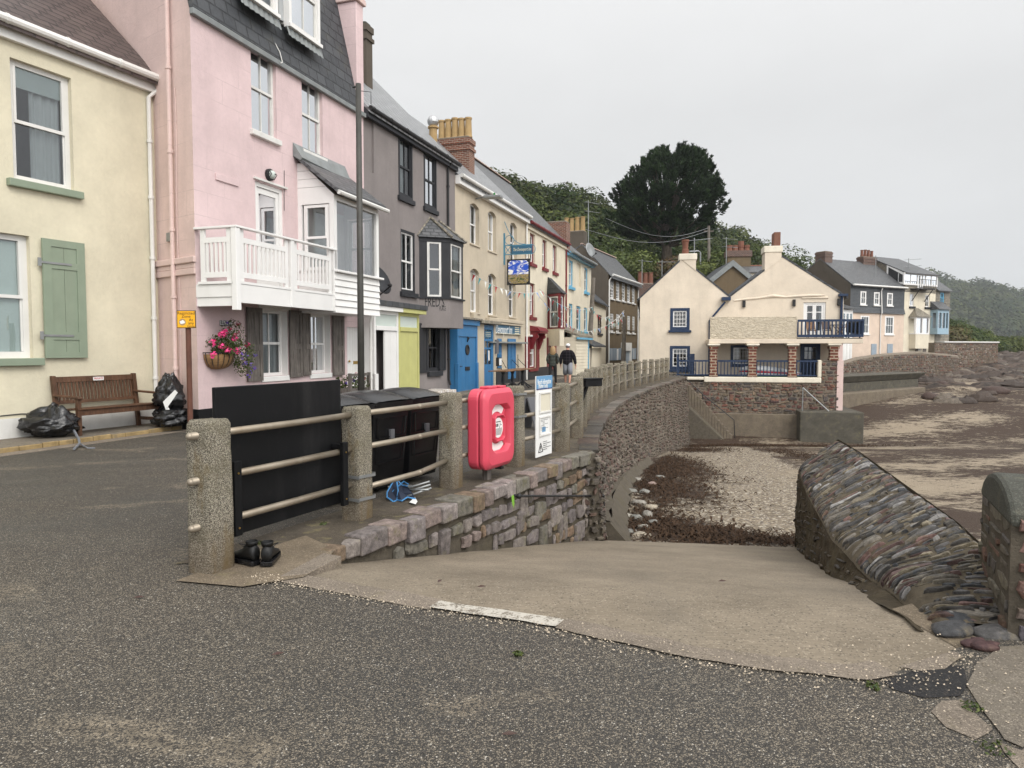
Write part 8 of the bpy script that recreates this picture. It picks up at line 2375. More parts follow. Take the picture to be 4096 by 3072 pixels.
def baskets():
 rnd = random.Random(6)
 F = FL
 s, z = F.hit(4, 390, 1080, .15)
 p = F.p
 t = thing('hanging_basket', p(s, .1, z - .1), 'half round wall basket of pink geraniums and trailing blue lobelia on the pink wall', 'flower basket')
 R_ = .36
 c = MB(); n = 16
 rs = []
 for j in range(6):
  a = j / 5 * math.pi / 2
  rr = R_ * math.cos(a) ** .7 if j < 5 else .02; zz = z + .02 - .3 * math.sin(a)
  rs.append([p(s + rr * math.cos(q), .02 + rr * .85 * math.sin(q), zz) for q in [math.pi * i / n for i in range(n + 1)]])
 c.ring(rs); c.build('coir_liner', M['coir'], t, smooth=True)
 g = MB()
 for i in range(9):
  q = math.pi * (i + .5) / 9
  g.tube([p(s + (R_ + .012) * math.cos(a) ** .7 * math.cos(q), .02 + (R_ + .012) * math.cos(a) ** .7 * .85 * math.sin(q), z + .05 - .32 * math.sin(a)) for a in [k * math.pi / 12 for k in range(6)]], .009, 5)
 g.tube([p(s + (R_ + .015) * math.cos(q), .02 + (R_ + .015) * .85 * math.sin(q), z + .05) for q in [math.pi * i / 12 for i in range(13)]], .011, 5)
 g.build('wire_frame', M['iron'], t)
 f = MB(); leafy(f, p(s - .05, .22, z + .2), (.38, .24, .24), 420, .075, rnd); leafy(f, p(s + .22, .22, z + .42), (.26, .2, .32), 420, .05, rnd); leafy(f, p(s + .42, .26, z + .02), (.32, .22, .32), 700, .045, rnd, k=1.3); leafy(f, p(s + .5, .26, z - .25), (.2, .18, .24), 300, .04, rnd, k=1.3)
 f.build('foliage', M['leaf'], t, fix=False)
 def blooms(pts, r, n, size, mt, nm):
  for a, b, zz in pts:
   m = MB(); leafy(m, p(a, b, zz), (r, r, r), n, size, rnd, .6)
   m.build(nm, M[mt], t, fix=False)
 blooms([(s - .24, .36, z + .42), (s - .12, .34, z + .46), (s + .06, .42, z + .34), (s - .3, .4, z + .18), (s - .2, .46, z + .12), (s + .02, .5, z + .1), (s - .42, .3, z + .26), (s - .4, .3, z + .02), (s + .5, .35, z + .22)], .075, 26, .06, 'petal', 'geranium_flower')
 blooms([(s + .14, .36, z + .4), (s + .22, .36, z + .46), (s + .3, .3, z + .62), (s + .05, .3, z + .52)], .05, 12, .05, 'petalred', 'fuchsia_flower')
 blooms([(s + .2 + .5 * rnd.random(), .4 + .1 * rnd.random(), z - .45 + .5 * rnd.random()) for _ in range(16)] + [(s + .12, .2, z + .66)], .04, 8, .045, 'petalviolet', 'lobelia_flower')
 # little house name sign above
 a, z1 = F.hit(4, 372, 790, .01); b, z0 = F.hit(4, 466, 838, .01)
 ns = tag(MB().box(F, a, b, .003, .025, z0, z1).build('name_sign', M['inkgrey']), 'small dark house name sign above the flower basket', 'name sign')
 ORIG[ns.name] = Vector((0, 0, 0))
 text('sign_lettering', 'LENTW', F, (a + b) / 2, (z0 + z1) / 2, .026, .12, M['paper'], ns, sx=.9)
 # tub of flowers by the plank door
 q = F.hit(4, 1445, 1400, .5)
 t2 = thing('flower_tub', p(q[0], .55, .05), 'wooden planter of red and purple petunias below the white plank door', 'planter')
 w = .45
 k = MB(); k.box(F, q[0] - w, q[0] + w, .3, .8, .06, .6)
 k.build('box', M['greywood'], t2, bevel=.01)
 k = MB()
 for x in (-w, w): k.box(F, q[0] + x - .03, q[0] + x + .03, .76, .84, .06, .98)
 k.box(F, q[0] - w, q[0] + w, .78, .82, .9, .97); k.build('frame', M['greywood'], t2)
 f = MB(); leafy(f, p(q[0], .55, .72), (.5, .3, .24), 500, .07, rnd); f.build('foliage', M['leaf'], t2, fix=False)
 m = MB(); m2 = MB()
 for i in range(16): leafy(m if i % 3 else m2, p(q[0] + rnd.uniform(-.45, .45), .62 + rnd.uniform(-.1, .2), .72 + rnd.uniform(.02, .26)), (.05, .05, .05), 12, .055, rnd, .6)
 m.build('red_flowers', M['petalred'], t2, fix=False); m2.build('violet_flowers', M['petalviolet'], t2, fix=False)
def poles():
 a = D(774, 181, 15.0); b = D(781, 905, 15.0)
 t = thing('pole', (b.x, b.y, 0), 'tall dark painted metal pole in front of the pink house bay', 'pole')
 MB().tube([(b.x, b.y, 0), ((a.x + b.x) / 2, b.y, a.z * .35), (a.x, b.y, a.z)], [.075, .068, .058], 12).build('shaft', M['poledark'], t, smooth=True)
 MB().tube([(a.x, b.y, a.z - .14), (a.x + .25, b.y + .05, a.z - .15), (a.x + .25, b.y + .05, a.z - .4)], .008, 5).tube([(a.x - .12, b.y, a.z - .07), (a.x + .02, b.y, a.z - .05)], .02, 6).build('hook', M['iron'], t)
 for (x0, y0, x1, y1, dist, lab) in ((1282, 600, 1270, 800, 43, 'leaning grey timber pole beside the sky blue trimmed house'), (1349, 684, 1346, 800, 47, 'timber pole in front of the brown house carrying bunting')):
  p0, p1 = D(x1, y1, dist), D(x0, y0, dist)
  t = thing('timber_pole', (p0.x, p0.y, 0), lab, 'pole'); MB().tube([(p0.x, p0.y, 0), p1], [.17, .12], 8).build('shaft', M['polewood'], t)
 # utility pole on the slope behind
 p0, p1 = D(1533, 575, 75), D(1531, 488, 75)
 t = thing('utility_pole', p0, 'grey telegraph pole on the slope in front of the pine', 'pole')
 MB().tube([p0 - Vector((0, 0, 4)), p1], [.2, .14], 8).build('shaft', M['polewood'], t)
 MB().box(Fac(p1.x, p1.y, 1, 0), -.5, .5, -.1, .1, p1.z - .6, p1.z - .5).build('crossarm', M['polewood'], t)
 p0, p1 = D(1514, 590, 70), D(1513, 545, 70)
 t = thing('street_lamp', p0, 'slim grey street lamp behind the cream gables', 'street lamp'); MB().tube([p0 - Vector((0, 0, 4)), p1, p1 + Vector((-.2, 0, .12)), p1 + Vector((-.9, 0, .1))], .07, 6).build('column', M['galv'], t)
 MB().box(Fac(p1.x, p1.y, 1, 0), -1.1, -.45, -.12, .12, p1.z + .04, p1.z + .14).build('lantern', M['galv'], t)
 # wires
 A = D(1531, 492, 75);
 for i, (x, y, ds, lab) in enumerate(((1350, 466 + 10, 60, 'overhead wire sagging left from the telegraph pole across the pine'), (1300, 490, 60, 'lower overhead wire left of the telegraph pole'))):
  B = D(x - 40, y - 4, ds); w = MB().tube([A.lerp(B, k / 10) - Vector((0, 0, 1.2 * math.sin(math.pi * k / 10) + i * .3)) for k in range(11)], .018, 4).build('overhead_wire', M['galv']); tag(w, lab, 'wire')
def aerial(x, yb, yt, dist, lab, seed):
 rnd = random.Random(seed)
 b, a = D(x, yb, dist), D(x, yt, dist)
 t = thing('tv_aerial', b, lab, 'aerial')
 MB().tube([b - Vector((0, 0, 1.0)), a], .035, 6).build('mast', M['galv'], t)
 m = MB(); d = Vector((rnd.uniform(.5, 1), rnd.uniform(-.6, .6), 0)).normalized(); e = Vector((-d.y, d.x, 0)) * .9 + d * .35
 for zz in ((.0,) if rnd.random() < .5 else (.0, -.7)):
  c = a + Vector((0, 0, -.15 + zz))
  m.tube([c - d * .35, c + d * 1.2], .018, 4)
  for k in range(8): q = c + d * (-.3 + k * .2); w = (.42 - k * .02); m.tube([q - e * w + Vector((0, 0, -.05)), q + e * w + Vector((0, 0, .05))], .012, 4)
 m.build('yagi', M['galv'], t)
def aerials():
 aerial(1271, 520, 433, 57, 'tall aerial mast on the grey gable stack beside the satellite dish', 1)
 aerial(1387, 590, 560, 64, 'aerial in front of the bushes left of the cream gable', 2)
 aerial(1430, 590, 562, 62, 'aerial rising behind the left slope of the cream gable', 3)
 aerial(1500, 545, 514, 48, 'aerial beside the left cream chimney', 4)
 aerial(1569, 570, 512, 62, 'aerial mast left of the sooty brick stack', 5)
 aerial(1892, 590, 552, 74, 'aerial beside the far red potted stack', 6)
 aerial(1963, 566, 558, 76, 'small aerial on the far glazed attic roof', 7)
 def dish(c, r, nrm, lab, mt='galv', arm=True):
  t = thing('satellite_dish', c, lab, 'satellite dish')
  n = Vector(nrm).normalized()
  MB().lathe(c, [(.02, -.07 * r), (r * .55, -.02 * r), (r, .2 * r), (r * 1.0, .24 * r), (r * .5, .03 * r), (.02, -.02 * r)], 24, n).build('reflector', M[mt], t, smooth=True)
  x = n.cross(Vector((0, 0, 1))).normalized()
  q = Vector(c) - Vector((0, 0, r * .95)); e = Vector(c) + n * r * 1.15 - Vector((0, 0, r * .75))
  m = MB().tube([Vector(c) - n * .2, q, e], .022, 6); m.build('arm', M['iron'], t)
  MB().tube([e - n * .03, e + (Vector(c) - e) * .2], .05, 8).build('receiver', M['iron'], t)
 s, z = FL.hit(4, 1700, 470, .35)
 dish(FL.p(s - .1, .35, z), .42, (.75, -.35, .35), 'dark satellite dish half hidden beside the white timber bay', 'greyblack')
 dish(D(1273, 526 + 16, 56.0), .62, (.75, -.6, .3), 'grey satellite dish on the dark gable beneath the tall aerial')
def people():
 def person(px, yfoot, ytop, dist, kind):
  b = D(px, yfoot, dist); base = Vector((b.x, b.y, 0.0))
  man = kind == 'man'
  lab = 'person in a white cap, dark checked shirt and grey shorts walking away' if man else 'person with long blonde hair, padded grey jacket and black leggings walking away'
  t = thing('person', base, lab, 'person')
  k = 1.78 / 1.78 if man else 1.0
  H_ = 1.78 if man else 1.66
  h = H_ / 1.75
  face = Vector((.25, 1, 0)).normalized(); sx = Vector((face.y, -face.x, 0))
  def P(x, y, z): return base + sx * (x * h) + face * (y * h) + Vector((0, 0, z * h))
  st = .16
  # one continuous body: pelvis, spine, neck, head, arms, legs
  V = [P(0, 0, .96), P(0, .0, 1.14), P(0, .01, 1.33), P(0, .0, 1.44), P(0, .02, 1.52), P(0, .04, 1.60), P(0, .045, 1.68),
    P(-.10, 0, .93), P(-.11, .08 if man else -.06, .50), P(-.11, st - .04 if man else -st, .09), P(-.11, st + .1 if man else -st + .13, .04),
    P(.10, 0, .93), P(.11, -.02 if man else .09, .50), P(.11, -st - .03 if man else st, .09), P(.11, -st + .1 if man else st + .13, .04),
    P(-.19, -.01, 1.40), P(-.28 if man else -.24, -.06, 1.13), P(-.31 if man else -.19, .04, .9 if man else .98), P(-.31 if man else -.16, .08, .82 if man else .97),
    P(.19, -.01, 1.40), P(.29 if man else .24, .0, 1.13), P(.33 if man else .19, .06, .9 if man else .98), P(.33 if man else .16, .09, .81 if man else .97)]
  E = [(0, 1), (1, 2), (2, 3), (3, 4), (4, 5), (5, 6), (0, 7), (7, 8), (8, 9), (9, 10), (0, 11), (11, 12), (12, 13), (13, 14), (3, 15), (15, 16), (16, 17), (17, 18), (3, 19), (19, 20), (20, 21), (21, 22)]
  w = 1.12 if man else .92
  Rr = [.12 * w, .10 * w, .11 * w, .05, .05, .085, .075, .088 * w, .058 * w, .042, .036, .088 * w, .058 * w, .042, .036, .05 * w, .04 * w, .034, .03, .05 * w, .04 * w, .034, .03]
  skinned('body', V, E, [r * h for r in Rr], M['skin'], t, 2)
  # hands: palm, four fingers, thumb
  for s, i in ((-1, 18), (1, 22)):
   if not man: continue
   c = V[i]; vs = [c, c + Vector((0, 0, -.055 * h))]; es = [(0, 1)]; rs = [.024, .03]
   for f in range(4):
    q = vs[1] + face * (.03 - .02 * f) + Vector((0, 0, -.02)); L = (.05, .058, .054, .042)[f]
    vs += [q, q + Vector((0, 0, -L * .6)) - sx * s * .006, q + Vector((0, 0, -L * 1.1)) - sx * s * .018]; n0 = len(vs) - 3
    es += [(1, n0), (n0, n0 + 1), (n0 + 1, n0 + 2)]; rs += [.011, .009, .008]
   q = c + face * .035 + Vector((0, 0, -.03)); vs += [q, q + face * .02 + Vector((0, 0, -.04))]; es += [(0, len(vs) - 2), (len(vs) - 2, len(vs) - 1)]; rs += [.012, .009]
   skinned('hand', vs, es, rs, M['skin'], t, 1)
  # clothes
  g = lambda k, ids: [V[i] for i in ids]
  cm = M['plaid'] if man else M['puffer']
  cv = [P(0, 0, .84), P(0, 0, 1.0), P(0, .0, 1.16), P(0, .0, 1.34), P(0, .0, 1.50), V[15], V[16], V[17] + (V[18] - V[17]) * .25, V[19], V[20], V[21] + (V[22] - V[21]) * .25, P(-.12, 0, 1.36), P(.12, 0, 1.36)]
  ce = [(0, 1), (1, 2), (2, 3), (3, 4), (3, 11), (11, 5), (5, 6), (6, 7), (3, 12), (12, 8), (8, 9), (9, 10)]
  cw = [(.235, .16), (.24, .165), (.235, .165), (.23, .15), (.085, .085), .11, .088, .06, .11, .088, .06, .15, .15] if man else [(.19, .14), (.185, .14), (.165, .13), (.175, .125), (.075, .075), .085, .072, .056, .085, .072, .056, .115, .115]
  o = skinned('shirt' if man else 'jacket', cv, ce, [(r[0] * h, r[1] * h) if isinstance(r, tuple) else r * h for r in cw], cm, t, 2)
  for s in (0, 1):
   i = 7 + 4 * s
   a, kx = V[i], V[i + 1]; kn = a + (kx - a) * (1.1 if man else 1.0); an = V[i + 2]
   if man:
    m = MB(); m.tube([P(-.06 + .12 * s, 0, .98), a + Vector((0, 0, -.02)), a.lerp(kn, .5), kn], [.11 * h, .118 * h, .108 * h, .1 * h], 12); m.build('shorts_leg', M['shorts'], t, smooth=True)
   else:
    skinned('legging', [P(-.05 + .1 * s, 0, 1.0), a, kx, an + Vector((0, 0, .01))], [(0, 1), (1, 2), (2, 3)], [.1 * h, .098 * h, .066 * h, .05 * h], M['legging'], t, 2)
   ft = V[i + 3]
   m = MB(); m.sphere((an + ft) / 2 + Vector((0, 0, -.02)), .055, .055, .05);
   m2 = MB().tube([an - face * .06 + Vector((0, 0, -.045)), an + Vector((0, 0, -.035)), ft + face * .05 + Vector((0, 0, -.0))], [.045, .052, .04], 10); m2.build('shoe', M['shoe'], t, smooth=True)
  hd = P(0, .045, 1.645)
  # face on the far side: nose, ears
  for s in (-1, 1): MB().sphere(hd + sx * s * .083 + Vector((0, 0, -.015)), .016, .022, .03).build('ear', M['skin'], t, smooth=True)
  MB().sphere(hd + face * .092 + Vector((0, 0, -.02)), .016, .02, .022).build('nose', M['skin'], t, smooth=True)
  if man:
   m = MB(); m.lathe(hd + Vector((0, 0, .02)), [(.096, -.01), (.1, .02), (.092, .06), (.06, .095), (.01, .105)], 16); c_ = m.build('cap', M['cap'], t, smooth=True)
   m = MB(); m.hexa([hd + sx * .08 + face * .08, hd - sx * .08 + face * .08, hd - sx * .06 + face * .18, hd + sx * .06 + face * .18] + [q + Vector((0, 0, .015)) for q in (hd + sx * .08 + face * .08, hd - sx * .08 + face * .08, hd - sx * .06 + face * .18, hd + sx * .06 + face * .18)]); m.build('cap_peak', M['cap'], c_)
   MB().lathe(hd + Vector((0, 0, -.01)), [(.088, -.045), (.094, -.02), (.094, .0), (.08, .005)], 14).build('hair', M['inkgrey'], t, smooth=True)
  else:
   m = MB(); rs = []
   for z, rx, ry, oy in ((.12, .03, .03, -.0), (.10, .075, .075, -.005), (.05, .108, .105, -.02), (-.03, .118, .105, -.035), (-.11, .13, .09, -.06), (-.19, .135, .07, -.08), (-.25, .10, .05, -.085), (-.29, .05, .03, -.085)):
    rs.append([hd + sx * rx * math.cos(a) * (1 + .06 * math.sin(a * 7)) + face * (ry * math.sin(a) + oy) + Vector((0, 0, z)) for a in [2 * math.pi * i / 18 for i in range(18)]])
   m.ring(rs).build('hair', M['hair'], t, smooth=True)
 person(1226, 832, 743, 30.6, 'man')
 person(1194, 832, 752, 30.2, 'woman')
def pub_things():
 F = FL; p = F.p
 labs = ['nearest pub table on a cast iron pedestal by the blue lobby', 'middle pub table with a thick cast iron leg before the blue shutters', 'farthest pub table with splayed iron feet in front of the blue shutters']
 for i, (x, y) in enumerate(((430, 1215), (650, 1165), (890, 1145))):
  n = 1.5; s, z = F.hit(17, x, y, n)
  t = thing('pub_table', p(s, n, 0), labs[i], 'table', 'tables outside the inn')
  z = .78
  m = MB()
  for k in range(4): m.box(F, s - .62, s + .62, n - .36 + k * .18, n - .2 + k * .18, z - .035, z)
  m.build('tabletop', M['planks'], t, bevel=.006)
  m = MB().lathe(p(s, n, 0), [(.07, .1), (.05, .3), (.06, .45), (.045, .6), (.09, .72)], 10); m.build('pedestal', M['iron'], t)
  for a in range(4):
   q = a * math.pi / 2 + .6; e = Vector((math.cos(q), math.sin(q), 0)); c = p(s, n, 0)
   MB().tube([c + Vector((0, 0, .32)), c + e * .16 + Vector((0, 0, .2)), c + e * .38 + Vector((0, 0, .06)), c + e * .45 + Vector((0, 0, .03))], .025, 6).build('foot', M['iron'], t)
 # stay rods on the front wall
 for i, (x0, y0, x1, y1) in enumerate(((395, 930, 500, 1150), (790, 920, 960, 1120), (640, 930, 800, 1130))):
  s, z = F.hit(17, x0, y0, .05); s2, z2 = F.hit(17, x1, y1, 1.0)
  MB_ = MB().tube([p(s, .03, z), p(s2, 1.0, max(z2, .82))], .014, 5).tube([p(s, .03, z + .2), p(s, .05, z - 1.0)], .014, 5).build('table_stay', M['iron']); tag(MB_, ['iron stay rod by the pub lobby wall', 'iron stay rod right of the blue shutters', 'iron stay rod in front of the blue shutters'][i], 'stay rod')
 # bundles of free papers
 s, z = F.hit(6, 690, 1590, .35)
 for i, (ds, lab) in enumerate(((0, 'left bundle of papers on the ground by the mauve grey wall'), (.52, 'middle bundle of papers tied with tape by the grey wall'), (1.0, 'right bundle of papers beside the black downpipe'))):
  t = thing('paper_bundle', p(s + ds + .25, .4, .05), lab, 'paper bundle', 'bundles of papers')
  h = (.18, .2, .16)[i]
  MB().box(F, s + ds, s + ds + .46, .12, .72, .05, .05 + h).build('stack', M['papers'], t, bevel=.012)
  MB().box(F, s + ds + .2, s + ds + .24, .115, .726, .052, .056 + h).build('tape', M['paper'], t)
 # bunting
 def bunting(A, B, n, sag, lab, seed):
  rnd = random.Random(seed); L = (B - A).length; dr = (B - A).normalized()
  t = thing('bunting', A, lab, 'bunting')
  f = lambda k: A.lerp(B, k) - Vector((0, 0, sag * 4 * k * (1 - k)))
  MB().tube([f(i / 16) for i in range(17)], .012, 4).build('string', M['oldwhite'], t)
  w = .19
  for i in range(n):
   k = (i + .5) / n; q = f(k); d = Vector((dr.x, dr.y, 0)).normalized() * w / 2; sw = Vector((rnd.uniform(-.18, .18), rnd.uniform(-.18, .18), 0))
   MB().add([q - d, q + d, q + sw + Vector((0, 0, -.26))], [(0, 1, 2)]).build('flag', M['flag%d' % rnd.choice([0, 1, 1, 2, 3, 4])], t, fix=False)
 a = F.hit(7, 205, 690, .15); A = p(a[0], .15, a[1]); P1 = D(1281, 661, 43)
 bunting(A, D(1172, 629, 33), 15, .35, 'string of bunting across the inn front from its middle windows', 1)
 bunting(D(1165, 624, 33), P1 + Vector((0, 0, -.05)), 16, .5, 'upper string of bunting from the red trimmed house to the leaning pole', 2)
 bunting(D(1160, 634, 33), P1 + Vector((0, 0, -1.5)), 14, .55, 'lower string of bunting crossing the red oriel', 3)
 P2 = D(1348, 671, 47)
 bunting(P1 + Vector((0, 0, -.2)), D(1316, 682, 45), 6, .3, 'short bunting dropping from the leaning pole', 4)
 bunting(P1 + Vector((0, 0, -1.4)), P2, 9, .3, 'string of bunting between the two timber poles', 5)
 bunting(D(1313, 684, 45), P2 - Vector((0, 0, .1)), 7, .6, 'pale bunting looped before the brown house', 6)
def ground_things():
 # pair of black boots
 def boot(x, y, rz, lab, tip):
  c = G(x, y, .02)
  t = thing('boot', c, lab, 'boot', 'pair of black boots on the ledge')
  ca, sa = math.cos(rz), math.sin(rz)
  def P(u, v, z):
   if tip: v, z = v * .8 - z * .45, z * .85 + v * .15 + .02
   return c + Vector((u * ca - v * sa, u * sa + v * ca, z))
  prof = [(-.13, .03, .1), (-.12, .04, .14), (-.09, .043, .15), (-.04, .044, .145), (.0, .046, .11), (.06, .047, .085), (.11, .046, .07), (.15, .036, .055), (.165, .02, .04)]
  m = MB(); rs = []
  for u, w, h in prof:
   rs.append([P(u, w * math.cos(a), .03 + (h - .03) * (.5 + .5 * math.sin(a))) for a in [2 * math.pi * i / 14 for i in range(14)]])
  m.ring(rs).build('upper', M['shoe'], t, smooth=True)
  m = MB(); rs = []
  for u, w, h in prof: rs.append([P(u * 1.06, w * 1.12, .0), P(u * 1.06, w * 1.15, .032), P(u * 1.06, -w * 1.15, .032), P(u * 1.06, -w * 1.12, .0)])
  m.ring(rs).build('sole', M['plasticblack'], t, bevel=.004)
  m = MB().lathe(P(-.08, 0, .138), [(.04, 0), (.046, .03), (.04, .034), (.032, .0)], 14); m.build('collar', M['shoe'], t, smooth=True)
  m = MB().tube([P(-.02, -.03, .115), P(.0, .05, .15), P(.02, .0, .11), P(-.01, -.06, .14), P(-.03, -.03, .115)], .004, 5); m.build('laces', M['ink'], t)
 boot(530, 1214, math.pi / 2 + 1.0, 'left black walking boot turned outwards beside the granite end post', False)
 boot(584, 1212, math.pi / 2 + .1, 'right black walking boot standing upright behind the fence', False)
 # collapsed folding chair under the rails
 F, L = fr_(1)
 c = G(862, 1078, .02)
 t = thing('folding_chair', c, 'collapsed navy and blue folding camp chair on the ledge under the rails', 'folding chair')
 rnd = random.Random(2)
 m = MB()
 A = [(G(855, 1062, .06), D(928, 1040, c.y + .15)), (G(868, 1066, .05), D(930, 1047, c.y + .1)), (G(880, 1072, .05), D(932, 1054, c.y + .05)), (G(838, 1052, .12), G(890, 1050, .1)), (G(882, 1058, .1), D(926, 1058, c.y))]
 for a, b in A: m.tube([a, b], .011, 7)
 m.build('tubes', M['galv'], t, smooth=True)
 cl = MB(); pts = [[D(x, y, c.y + dd) for x, y, dd in row] for row in (
  ((836, 1064, .05), (846, 1046, .16), (856, 1034, .2), (868, 1048, .18), (880, 1050, .1)),
  ((836, 1074, -.03), (848, 1062, .08), (860, 1060, .02), (872, 1066, .03), (890, 1064, .0)),
  ((850, 1084, -.08), (858, 1080, -.02), (868, 1082, -.1), (880, 1074, -.02), (898, 1078, -.02)))]
 for i in range(2):
  for j in range(4): cl.quad(pts[i][j], pts[i][j + 1], pts[i + 1][j + 1], pts[i + 1][j])
 cl.build('fabric', M['navycloth'], t)
 tp = MB(); tp.tube(pts[0], .008, 5); tp.tube(pts[2], .008, 5); tp.tube([pts[0][2], pts[1][2], pts[2][1]], .008, 5); tp.tube([pts[0][0], pts[1][0], pts[2][0]], .008, 5); tp.tube([pts[1][1], D(872, 1040, c.y + .1), D(882, 1046, c.y + .05)], .008, 5)
 tp.build('blue_piping', M['bluetape'], t)
 q = [G(x, y, .02) for x, y in ((884, 1086), (896, 1074), (902, 1084), (898, 1090))]
 tag(MB().quad(*[v + Vector((0, 0, .004)) for v in q]).build('paper_scrap', M['paper']), 'white scrap of paper beside the collapsed camp chair', 'paper scrap')
 # A-boards seen through the rails on the road behind the sign
 for (x, y, h, mt, lab) in ((1150, 905, .62, 'inkgrey', 'dark folding notice leaning in the road behind the beach sign'),):
  c = G(x, y + 20, .0); t = thing('a_board', c, lab, 'a-board')
  Fx = Fac(c.x, c.y, .6, .8); MB().hexa([Fx.p(-.2, .2, 0), Fx.p(.2, .2, 0), Fx.p(.2, .23, 0), Fx.p(-.2, .23, 0), Fx.p(-.2, 0, h), Fx.p(.2, 0, h), Fx.p(.2, .03, h), Fx.p(-.2, .03, h)]).build('front_panel', M[mt], t)
  MB().hexa([Fx.p(-.2, -.2, 0), Fx.p(.2, -.2, 0), Fx.p(.2, -.17, 0), Fx.p(-.2, -.17, 0), Fx.p(-.2, -.03, h), Fx.p(.2, -.03, h), Fx.p(.2, 0, h), Fx.p(-.2, 0, h)]).build('back_panel', M[mt], t)
 # grit washed along the road edge
 rr = random.Random(55); m = MB()
 fK, dK = path_at(EDGE)
 for _ in range(1500):
  s = rr.uniform(0, dK); p, t_, n = fK(s); off = abs(rr.gauss(0, .06)) * (1 if rr.random() < .75 else -1)
  q = p + n * (off + .06); r = rr.uniform(.002, .007)
  if rr.random() < .25: q = Vector((rr.uniform(1.4, 2.6), rr.uniform(2.6, 3.9), 0))
  k = rr.uniform(.5, 1.3); m.col = (.5 * k, .42 * k, .32 * k)
  m.add([(q.x - r, q.y, .012), (q.x, q.y - r * .8, .012), (q.x + r, q.y, .012), (q.x, q.y + r * .8, .012), (q.x, q.y, .012 + r)], [(0, 1, 4), (1, 2, 4), (2, 3, 4), (3, 0, 4)])
 m.col = None
 tag(m.build('gravel', M['pebble'], fix=False), 'pale grit washed along the concrete edge of the slipway', 'grit', kind='stuff')
 m = MB();
 for x, y in ((2105, 1395), (2130, 1402), (2118, 1388), (2088, 1400)):
  pass
 for i, (x, y, r) in enumerate(((2098, 1392, .07), (2125, 1398, .09), (2112, 1384, .05), (2142, 1392, .05))):
  p = G(x, y, .01); o = rock_mesh((0, 0, 0), r * .8, r * .55, r * .3, 300 + i, 'pebble', 'beach_stone', (.075, .04, .04)); o.location = (p.x, p.y, .015)
  tag(o, ['flat red stone at the foot of the mossy pier', 'larger broken stone at the foot of the mossy pier', 'small stone behind the broken stones by the pier', 'rightmost stone fragment by the pier'][i], 'stone')
 # moss and weeds in the cracks
 rnd = random.Random(12); m = MB()
 for x, y, r in ((2100, 1525, .05), (2150, 1612, .07), (1885, 1480, .04), (1120, 1410, .03), (560, 1172, .04), (700, 1130, .05)):
  p = G(x, y, .015); leafy(m, p, (r, r, r * .35), 60, .02, rnd, .8)
 tag(m.build('moss', M['leaf'], fix=False), 'small tufts of moss growing in cracks in the paving', 'moss', kind='stuff')
 m = MB()
 for x, y, a in ((1040, 1267, .3), (950, 1255, 1.2), (1560, 1255, .2), (1975, 1270, 2), (300, 1290, .4), (600, 1412, .5), (1100, 1585, .1)):
  p = G(x, y, zslip(G(x, y).x, G(x, y).y) + .015 if y < 1300 and x > 700 else .012); d = Vector((math.cos(a), math.sin(a), 0)) * .035; n = Vector((-d.y, d.x, 0)) * .3
  m.add([p - d, p + n + Vector((0, 0, .008)), p + d, p - n], [(0, 1, 2, 3)])
 tag(m.build('litter', M['brownpaint'], fix=False), 'dry leaf fragments and twigs scattered on the slipway', 'leaf litter', kind='stuff')
# ---------------------------------------------------------------- woods, pine, shrubs, sky
def quads_np(P, Nn, S, rng, aspect=.6):
 n = len(P)
 r = rng.normal(size=(n, 3)); x = np.cross(Nn, r); x /= np.linalg.norm(x, axis=1)[:, None] + 1e-9
 y = np.cross(Nn, x)
 S = S[:, None]
 v = np.stack([P - x * S * .5, P + y * S * .5 * aspect - Nn * S * .06, P + x * S * .5, P - y * S * .5 * aspect - Nn * S * .06], 1)
 return v
def mesh_quads(name, V, col, mat, parent=None):
 n = len(V)
 me = bpy.data.meshes.new(name)
 off = ORIG.get(parent.name, Vector((0, 0, 0))) if parent else Vector((0, 0, 0))
 me.vertices.add(n * 4); me.vertices.foreach_set('co', (V.reshape(-1, 3) - np.array(off)[None]).ravel())
 me.loops.add(n * 4); me.loops.foreach_set('vertex_index', np.arange(n * 4))
 me.polygons.add(n); me.polygons.foreach_set('loop_start', np.arange(n) * 4)
 me.update(calc_edges=True)
 at = me.color_attributes.new('Col', 'FLOAT_COLOR', 'CORNER')
 c = np.ones((n * 4, 4)); c[:, :3] = np.repeat(col, 4, axis=0); at.data.foreach_set('color', c.ravel())
 me.materials.append(M[mat])
 o = bpy.data.objects.new(name, me); C.objects.link(o)
 if parent: o.parent = parent
 ORIG[o.name] = off
 return o
def crown(c, r, n, size, rng, k=1.0, hue=None):
 """leaf clumps over a lumpy crown"""
 d = rng.normal(size=(n, 3)); d /= np.linalg.norm(d, axis=1)[:, None]
 keep = d[:, 2] > -.55
 d = d[keep]; n = len(d)
 lob = rng.normal(size=(9, 3)); lob /= np.linalg.norm(lob, axis=1)[:, None]; lob[:, 2] = np.abs(lob[:, 2]) * .9
 near = (d @ lob.T).max(1)
 rad_ = .70 + .38 * np.clip((near - .55) / .45, 0, 1) ** 1.0
 rad_ *= rng.uniform(.82, 1.06, n)
 P = np.array(c)[None] + d * rad_[:, None] * np.array(r)[None]
 Nn = d + rng.normal(size=(n, 3)) * .32 + np.array([0, 0, .3]); Nn /= np.linalg.norm(Nn, axis=1)[:, None]
 V = quads_np(P, Nn, size * rng.uniform(.6, 1.4, n), rng)
 h = rng.uniform(0, 1) if hue is None else hue
 col = np.stack([np.clip(h + rng.normal(0, .18, n), 0, 1), np.clip(rng.normal(1, .16, n) * k, .4, 1.8), np.zeros(n)], 1)
 return V, col
